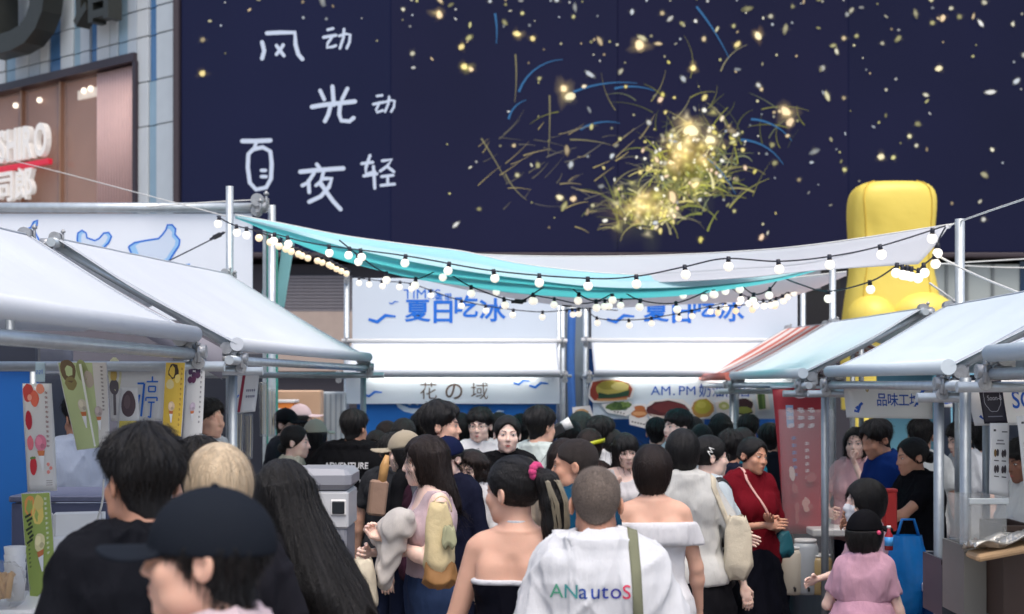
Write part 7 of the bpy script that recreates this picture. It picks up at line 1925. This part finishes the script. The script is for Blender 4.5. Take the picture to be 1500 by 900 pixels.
P['kid2'] = person('small girl in a pink ruffled dress in a black cap', 1268, 752, 300, 165, 'f', 'light', ('bob', dict(low=-.1)), 'black', ('tee', (226, 176, 196), {'grow': .028, 'hem': 1.16}), ('skirt', (222, 170, 192), {'hem': .2, 'flare': .2, 'waist': 1.2, 'pleats': 16}), child=True, cap=('cap', (20, 20, 26)), arms=('bent', 'down'), head=(-30, 0, 0))
P['whiteback'] = person('person in a white shirt turned away behind the woman in black', 1349, 612, 205, 160, 'm', 'mid', ('short', {}), 'black', ('tee', (224, 230, 230)))
P['whiteleft'] = person('young man in a white shirt looking down left between the two right posts', 1408, 616, 205, -70, 'm', 'light', ('short', dict(thick=.028, line=.06)), 'black', ('tee', (226, 232, 240), {'grow': .024}), head=(-6, 16, 0), face=True, bodyx=.03)
P['far2'] = person('person in a white T-shirt with black hair behind the menu sheet', 1440, 618, 200, 150, 'm', 'mid', ('short', {}), 'black', ('tee', (228, 232, 236)), bodyx=.02)
P['rightedge'] = person('dark haired stall customer in a white T-shirt at the right picture edge', 1500, 642, 262, -70, 'f', 'dark', ('short', dict(thick=.03, line=.05)), 'black', ('tee', (222, 222, 220)), head=(-4, 12, 0), face=True, arms=('bent', 'bent'), bodyx=.02)
# --- more of the packed middle
for key, args in dict(
    m1=('man in a dark grey T-shirt with black hair behind the beige cap', 575, 634, 225, 160, 'm', 'mid', ('short', {}), 'black', ('tee', (58, 60, 66))),
    m2=('woman with a low ponytail in a plum top behind the navy cap', 634, 650, 250, 150, 'f', 'light', ('tied', dict(bun=(0, .115, -.03, .035))), 'black', ('tee', (72, 40, 58))),
    m5=('man with short hair in navy between the off white long sleeves and the red T-shirt', 1070, 629, 222, 165, 'm', 'tan', ('short', {}), 'black', ('tee', (30, 36, 58))),
    m10=('person with brown hair in a beige top behind the thinning haired man', 826, 640, 262, 175, 'f', 'light', ('long', dict(len=.18)), 'brown', ('tee', (176, 160, 140)))).items():
    P[key] = person(*args)
for key, args in dict(
    n1=('far person with cropped black hair below the long dark cutout, turned away', 962, 612, 178, 165, 'm', 'mid', ('short', {}), 'black', ('tee', (90, 96, 110))),
    n2=('far person in pale yellow with a dark bob under the round yellow cutout', 1016, 610, 172, 178, 'f', 'light', ('bob', {}), 'black', ('tee', (214, 204, 160))),
    n3=('far man in light grey with short black hair right of the green pot cutout', 1096, 607, 174, 170, 'm', 'mid', ('short', {}), 'black', ('tee', (150, 152, 160))),
    n4=('far woman with brown hair in dark green near the booth gap', 836, 614, 182, 165, 'f', 'light', ('long', dict(len=.2)), 'brown', ('tee', (44, 66, 56))),
    n5=('far person in white with dark hair just left of the smiling woman', 896, 628, 205, -170, 'f', 'light', ('bob', {}), 'black', ('tee', (224, 224, 226))),
    n6=('far man with short dark hair right of the frowning woman in black', 764, 607, 186, 172, 'm', 'mid', ('short', {}), 'black', ('tee', (70, 76, 90)))).items():
    P[key] = person(*args)
# ================================================================== what people wear and carry
def world_tube(parent_fig, pts, r, m, name, parent, seg=8):
    mb = MB(); mb.tube(pts, r, seg); return mb.build(name, m, parent)
def back_print(p, z0, build_fn, name='lettering', y_probe=.35):
    """Lettering that lies on the back of a figure's garment: (u to the viewer's right, v up) about the height z0, found by casting rays onto the cloth."""
    from mathutils.bvhtree import BVHTree
    me = p['top'].data
    tree = BVHTree.FromPolygons([v.co.copy() for v in me.vertices], [tuple(q.vertices) for q in me.polygons])
    pr = Print(); build_fn(pr)
    def fn(u, v, l):
        hit = tree.ray_cast(Vector((-u * -1 * -1, y_probe, z0 + v)), Vector((0, -1, 0)))
        y = hit[0].y if hit[0] else .1
        return np.array((-u, y + .0026 + l, z0 + v))
    return pr.build(name, attr_mat('garment_ink', rough=.8), p['top'], fn, step=.0001, layered=False)
x_ = -.205
for ch, c, w in (('A', (84, 160, 132), .052), ('N', (70, 150, 150), .058), ('a', (40, 74, 150), .046), ('u', (40, 74, 160), .044), ('t', (44, 66, 160), .034), ('o', (60, 60, 150), .047), ('S', (214, 56, 92), .05)):
    def an_print(pr): pr.text(ch, x_, 0, .066 if ch.isupper() else .072, rgb(*c), .003, 1.0); pr.subdivide(2)
    back_print(P['polo'], 1.285, an_print, 'letter'); x_ += w * .84
def ev_print(pr):
    w = rgb(206, 206, 210)
    pr.text('ADVENTURE', -.17, 0, .062, w, .016, .88); pr.text('VER', .0, -.19, .05, rgb(150, 150, 156), .004); pr.text('CITY', .0, -.1, .045, rgb(170, 170, 176), .004); pr.subdivide(1)
back_print(P['eventtee'], 1.31, ev_print)
# scrunchie and pale streaks
pp = P['ponytail']
mb = MB(); r = random.Random(1)
c0 = Vector((.015, .114, .078))
for k in range(9):
    a = 2 * math.pi * k / 9; q = c0 + Vector((.021 * math.cos(a), .006, .021 * math.sin(a)))
    mb.sphere(tuple(pp['hv']([q])[0]), .0155, 10, 7, (1, 1, 1))
mb.build('scrunchie', cloth_mat((226, 78, 136), 'scrunchie'), pp['hair'])
mb = MB(); r = random.Random(6)
for k in range(22):
    ph = r.choice([.5, 1.5, 2.6]) + r.uniform(-.16, .16); off_ = r.uniform(.024, .037)
    pts = []
    for i, q in enumerate(TAILP[:-1]):
        rad = [.018, .036, .043, .042, .031][i]
        th = ph + .25 * math.sin(i + k); rad *= 1.3
        pts.append(tuple(pp['hv']([(q[0] - math.cos(th) * rad * .75, q[1] + .3 * rad + math.sin(th) * rad * .75, q[2])])[0]))
    mb.tube(pts, [.0016, .0026, .0026, .0022, .001], 5)
for k in range(16):
    x0 = -.055 + r.uniform(-.012, .02); z0 = .05 + k * .004 
    pts = []
    for t_ in np.linspace(0, 1, 7):
        x, y, z = x0 * (1 - t_) + .01 * t_, (-.01 + .03 * r.random()) * (1 - t_) + .105 * t_, (z0 - .02) * (1 - t_) + .075 * t_
        n_ = Vector((x, y - .012, z - .035)); s_ = math.sqrt((x / .0905) ** 2 + ((y - .012) / .1105) ** 2 + ((z - .035) / .0985) ** 2)
        q = Vector((0, .012, .035)) + n_ / max(.3, s_); pts.append(tuple(pp['hv']([q])[0]))
    mb.tube(pts, [.001, .002, .002, .002, .002, .002, .001], 5)
mb.build('pale_streaks', mat('ash_blond_streak', rgb(128, 120, 102), rough=.45, vary=.2, vscale=40), pp['hair'])
# olive strap across the polo
def strap_over(p, x_at, w, m, name, zt=1.43, zb=.95, curve=0.0, front=False, over=True):
    from mathutils.bvhtree import BVHTree
    me = p['top'].data
    tree = BVHTree.FromPolygons([v.co.copy() for v in me.vertices], [tuple(q.vertices) for q in me.polygons])
    sg = -1 if front else 1
    rows = []
    N = 26
    if over:
        for y_ in np.linspace(-.03, .07, 6) * sg:
            row = []
            for k in (-1, -.4, .4, 1):
                h_ = tree.ray_cast(Vector((x_at[0] + k * w / 2, y_, 1.6)), Vector((0, 0, -1)))
                row.append((x_at[0] + k * w / 2, y_, (h_[0].z if h_[0] else 1.42) + .006))
            rows.append(row)
        zt = rows[-1][1][2] - .02
    for i in range(N + 1):
        v = i / N; z = zt + (zb - zt) * v; x = x_at[0] + (x_at[1] - x_at[0]) * v
        row = []
        for k in (-1, -.4, .4, 1):
            h_ = tree.ray_cast(Vector((x + k * w / 2, sg * .4, z)), Vector((0, -sg, 0)))
            y = h_[0].y if h_[0] else (rows[-1][0][1] if rows else .05)
            row.append((x + k * w / 2, y + sg * .005, z))
        rows.append(row)
    Vv = [q for r_ in rows for q in r_] + [(q[0], q[1] - sg * .006, q[2]) for r_ in rows for q in r_]
    n_ = len(rows) * 4; Fq = []
    for i in range(len(rows) - 1):
        for j in range(3): a = i * 4 + j; Fq.append((a, a + 1, a + 5, a + 4)); Fq.append((n_ + a, n_ + a + 4, n_ + a + 5, n_ + a + 1))
        for j in (0, 3): a = i * 4 + j; Fq.append((a, a + 4, n_ + a + 4, n_ + a))
    mb = MB(); mb.add(Vv, Fq, True); me = mb.mesh(name); fix_normals(me); me.materials.append(m); return me
def bag_thing(label, cat, p, strap_me, bag_build=None, group=None, name='shoulder_bag'):
    t = thing(name, label, cat, tuple(p['root'].location), p['root'].rotation_euler.z, group); t.scale = p['root'].scale
    if strap_me: link(bpy.data.objects.new('strap', strap_me), t)
    if bag_build: bag_build(t)
    return t
M_OLIVE = mat('olive_webbing', rgb(122, 124, 100), rough=.85, bump=.4, bscale=400, vary=.08)
def soft_bag(t, c, sz, m, seed=1, fl=.1, nm='bag_body'):
    r = np.random.RandomState(seed); n = 26; V, F = [], []; K = 16
    for k in range(K):
        v = k / (K - 1); z = c[2] + sz[2] * (v - .5); a = sz[0] / 2 * (1 - .25 * v) * min(1, .55 + 2.2 * min(v, .22) ) * (1 - .3 * max(0, v - .8) / .2); b = sz[1] / 2 * (1 - .45 * v) * min(1, .5 + 2.4 * min(v, .22))
        for j in range(n):
            th = 2 * math.pi * j / n; cc, ss = math.cos(th), math.sin(th)
            q = 1 + fl * (.5 * math.sin(3 * th + 5 * v + seed) + .35 * math.sin(7 * th - 9 * v))
            V.append((c[0] + a * q * math.copysign(abs(cc) ** .7, cc), c[1] + b * q * math.copysign(abs(ss) ** .7, ss), z + .012 * math.sin(4 * th + seed)))
    for k in range(K - 1):
        for j in range(n): F.append((k * n + j, k * n + (j + 1) % n, (k + 1) * n + (j + 1) % n, (k + 1) * n + j))
    F.append(tuple(range(n))[::-1]); F.append(tuple(range((K - 1) * n, K * n)))
    mb = MB(); mb.add(V, F, True); return mb.build(nm, m, t)
M_CANV = mat('natural_canvas', rgb(206, 196, 174), rough=.9, bump=.4, bscale=300, vary=.1, vscale=6, bump2=.6, b2scale=8)
M_CREAM = mat('cream_canvas', rgb(214, 196, 152), rough=.85, bump=.3, bscale=300, vary=.12, vscale=5, bump2=.6, b2scale=8)
bag_thing('olive webbing strap of a bag worn over the white polo shirt', 'shoulder bag', P['polo'], strap_over(P['polo'], (-.075, -.1), .034, M_OLIVE, 'strap', 1.425, .9), lambda t: soft_bag(t, (-.2, .17, .78), (.3, .1, .24), M_OLIVE))
bag_thing('black strapped shoulder bag on the pale blue T-shirt', 'shoulder bag', P['clip'], strap_over(P['clip'], (-.135, -.16), .034, M_BLACK, 'strap', 1.42, 1.02), lambda t: soft_bag(t, (-.24, .09, .94), (.2, .09, .2), mat('dark_bag', (.03, .03, .035), rough=.6)))
bag_thing('cream tote bag with folded top beside the off white long sleeves', 'tote bag', P['longsl'], None, lambda t: (soft_bag(t, (-.25, .1, 1.07), (.17, .12, .34), M_CANV, 3), link(bpy.data.objects.new('strap', strap_over(P['longsl'], (-.12, -.2), .03, M_CANV, 'strap', 1.41, 1.2)), t)))
bag_thing('black crossbody strap over the smiling woman in white', 'shoulder bag', P['smile'], strap_over(P['smile'], (.13, -.02), .022, M_BLACK, 'strap', 1.38, 1.02, front=True), lambda t: soft_bag(t, (-.1, -.17, .9), (.2, .08, .15), M_BLACK))
bag_thing('pale strap across the dark red T-shirt', 'shoulder bag', P['red'], strap_over(P['red'], (-.07, .1), .016, mat('pale_strap', rgb(214, 168, 160), rough=.7), 'strap', 1.41, 1.1, front=True), lambda t: soft_bag(t, (.24, -.06, .98), (.14, .08, .16), mat('teal_pouch', rgb(30, 96, 110), rough=.6)))
db = 6.5
t = thing('shoulder_bag', 'large cream and yellow cloth bag hanging left of the bare backed woman', 'tote bag', (X(643, db), db, 0))
soft_bag(t, (0, 0, Z(792, db)), (.15, .15, .33), M_CREAM, 5, .14); soft_bag(t, (.005, 0, Z(838, db)), (.172, .17, .13), mat('tan_bag_base', rgb(150, 108, 62), rough=.7), 5, .1, 'bag_base'); soft_bag(t, (.05, -.07, Z(785, db)), (.07, .05, .09), mat('sage_pouch', rgb(166, 166, 132), rough=.8), 2, .1, 'pouch')
mb = MB(); mb.sheet(lambda u, v: (.045 * math.cos(math.pi * u) + .012, .02 * (v - .5), Z(750, db) + .07 * math.sin(math.pi * u)), 16, 2, .005); mb.build('strap', M_CREAM, t)
# the bundled cloth
m_ = P['mother']
bt = thing('cloth_bundle', 'bundle of pale cloth held in the arms of the wavy haired woman', 'cloth', tuple(m_['root'].location), m_['root'].rotation_euler.z); bt.scale = m_['root'].scale
xs = np.arange(-.3, .3, .008); ys = np.arange(-.45, -.05, .008); zs = np.arange(.72, 1.45, .008)
G = Grid(xs, ys, zs); F = G.new(); G.cone(F, (.14, -.18, 1.29), (-.1, -.22, 1.2), .075, .06, .05); G.cone(F, (.15, -.2, 1.24), (.13, -.26, 1.0), .06, .04, .05); G.cone(F, (.0, -.23, 1.16), (.04, -.26, 1.05), .05, .03, .05)
F = F + wnoise(G.X + .5 * G.Z, G.Y, G.Z, 3, 34, 34, 30) * .012 + np.sin(G.X * 60 + G.Z * 55 + 2 * np.sin(G.Y * 40)) * .006
V_, Q_ = snets(F, xs, ys, zs); me = npmesh('wrap', V_, Q_); me.materials.append(cloth_mat((214, 208, 202), 'wrap')); link(bpy.data.objects.new('wrap', me), bt)
bag_thing('pale canvas bag hanging from the arm of the wavy haired woman', 'tote bag', m_, None, lambda t: (soft_bag(t, (.1, -.36, .98), (.2, .16, .26), M_CANV, 7), soft_bag(t, (.1, -.36, .82), (.2, .17, .2), M_BLACK, 7, .08, 'bag_base')))
# paper bag with bread behind her
t = thing('paper_bag', 'brown paper bag with a baguette held behind the wavy haired woman', 'paper bag', at(553, 745, 8.1)); mb = MB(); mb.box((0, 0, .06), (.1, .07, .2), Euler((0, .12, .3)).to_matrix(), bev=.012); mb.build('bag_body', mat('kraft_paper', rgb(150, 122, 104), rough=.8, bump=.5, bscale=14), t)
mb = MB(); mb.tube([(.02, 0, .12), (.04, 0, .24), (.055, 0, .3)], [.024, .026, .012], 10); mb.build('wrapped_bread', mat('bread_crust', rgb(196, 150, 92), rough=.5, bump=.6, bscale=30), t)
# lime headband, hair clips, scarf details
p = P['band']
def band(p, m, a0, a1, zoff, tilt, r0=(.108, .125), w=.014, name='headband'):
    mb = MB(); pts = []
    for a in np.linspace(a0, a1, 20):
        pts.append(p['hv']([(r0[0] * math.sin(a), .015 + r0[1] * math.cos(a), zoff + tilt * math.sin(a))])[0])
    rows = [[tuple(q - np.array((0, 0, w))), tuple(q + np.array((0, 0, w)))] for q in pts]
    mb.sheet(lambda u, v: Vector(rows[min(19, int(u * 19 + .5))][0]).lerp(Vector(rows[min(19, int(u * 19 + .5))][1]), v), 19, 2, .006); return mb.build(name, m, p['hair'])
band(p, mat('lime_band', rgb(190, 196, 40), rough=.5), -2.2, -.2, .02, -.03, (.112, .128))
p = P['clip']
mb = MB()
for a, b in (((-.02, .02), (.012, .03)), ((.012, .03), (-.012, .0)), ((-.012, .0), (.02, .008)), ((.02, .008), (-.006, -.03))):
    q = [p['hv']([(-.094 - .002, .03 + w[0], .03 + w[1])])[0] for w in (a, b)]; mb.tube([tuple(v) for v in q], .003, 6)
mb.build('hair_clip', M_WHITE, p['hair'])
p = P['paleT']; mb = MB(); q = p['hv']([(.085, -.045, .085)])[0]; mb.sphere(tuple(q), 1, 10, 6, (.014, .03, .008)); mb.build('hair_clip', mat('yellow_clip', rgb(222, 196, 70), rough=.35), p['hair'])
p = P['kid2']; mb = MB(); q = p['hv']([(-.1, .03, .02)])[0]; mb.sphere(tuple(q), .016, 8, 6); mb.build('hair_tie', mat('pink_tie', rgb(226, 80, 120), rough=.4), p['hair'])
p = P['blackT']; mb = MB(); mb.tube([(p['nb'].x + .066 * math.sin(a), p['nb'].y - .01 - .075 * math.cos(a), 1.425 - .035 * math.cos(a)) for a in np.linspace(-1.6, 1.6, 17)], .003, 6); mb.build('necklace', M_ROPE, p['root'])
p = P['cap']; mb = MB(); mb.tube([(.17, .02, 1.43), (.12, .1, 1.39), (.05, .13, 1.34)], .006, 6)
t = thing('shoulder_bag', 'thin black bag strap on the shoulder of the man in the navy cap', 'shoulder bag', tuple(p['root'].location), p['root'].rotation_euler.z); t.scale = p['root'].scale; mb.build('strap', M_BLACK, t); soft_bag(t, (-.1, .2, 1.0), (.24, .1, .3), M_BLACK)
# black backpack of the masked child, white bag of the smiling woman
t = thing('video_camera', 'black camera with a pale lens hood held up over the crowd by the booth gap', 'camera', at(818, 632, 10.4)); mb = MB(); mb.box((-.02, 0, 0), (.13, .1, .09), Euler((0, -.5, 0)).to_matrix(), bev=.015); mb.build('camera_body', M_BLACK, t); mb = MB(); mb.tube([(.02, 0, .03), (.09, 0, .065)], [.035, .045], 14); mb.build('lens_hood', M_WHITE, t); mb = MB(); mb.tube([(-.05, 0, -.05), (-.05, 0, -.3)], .014, 8); mb.build('grip', M_BLACK, t)
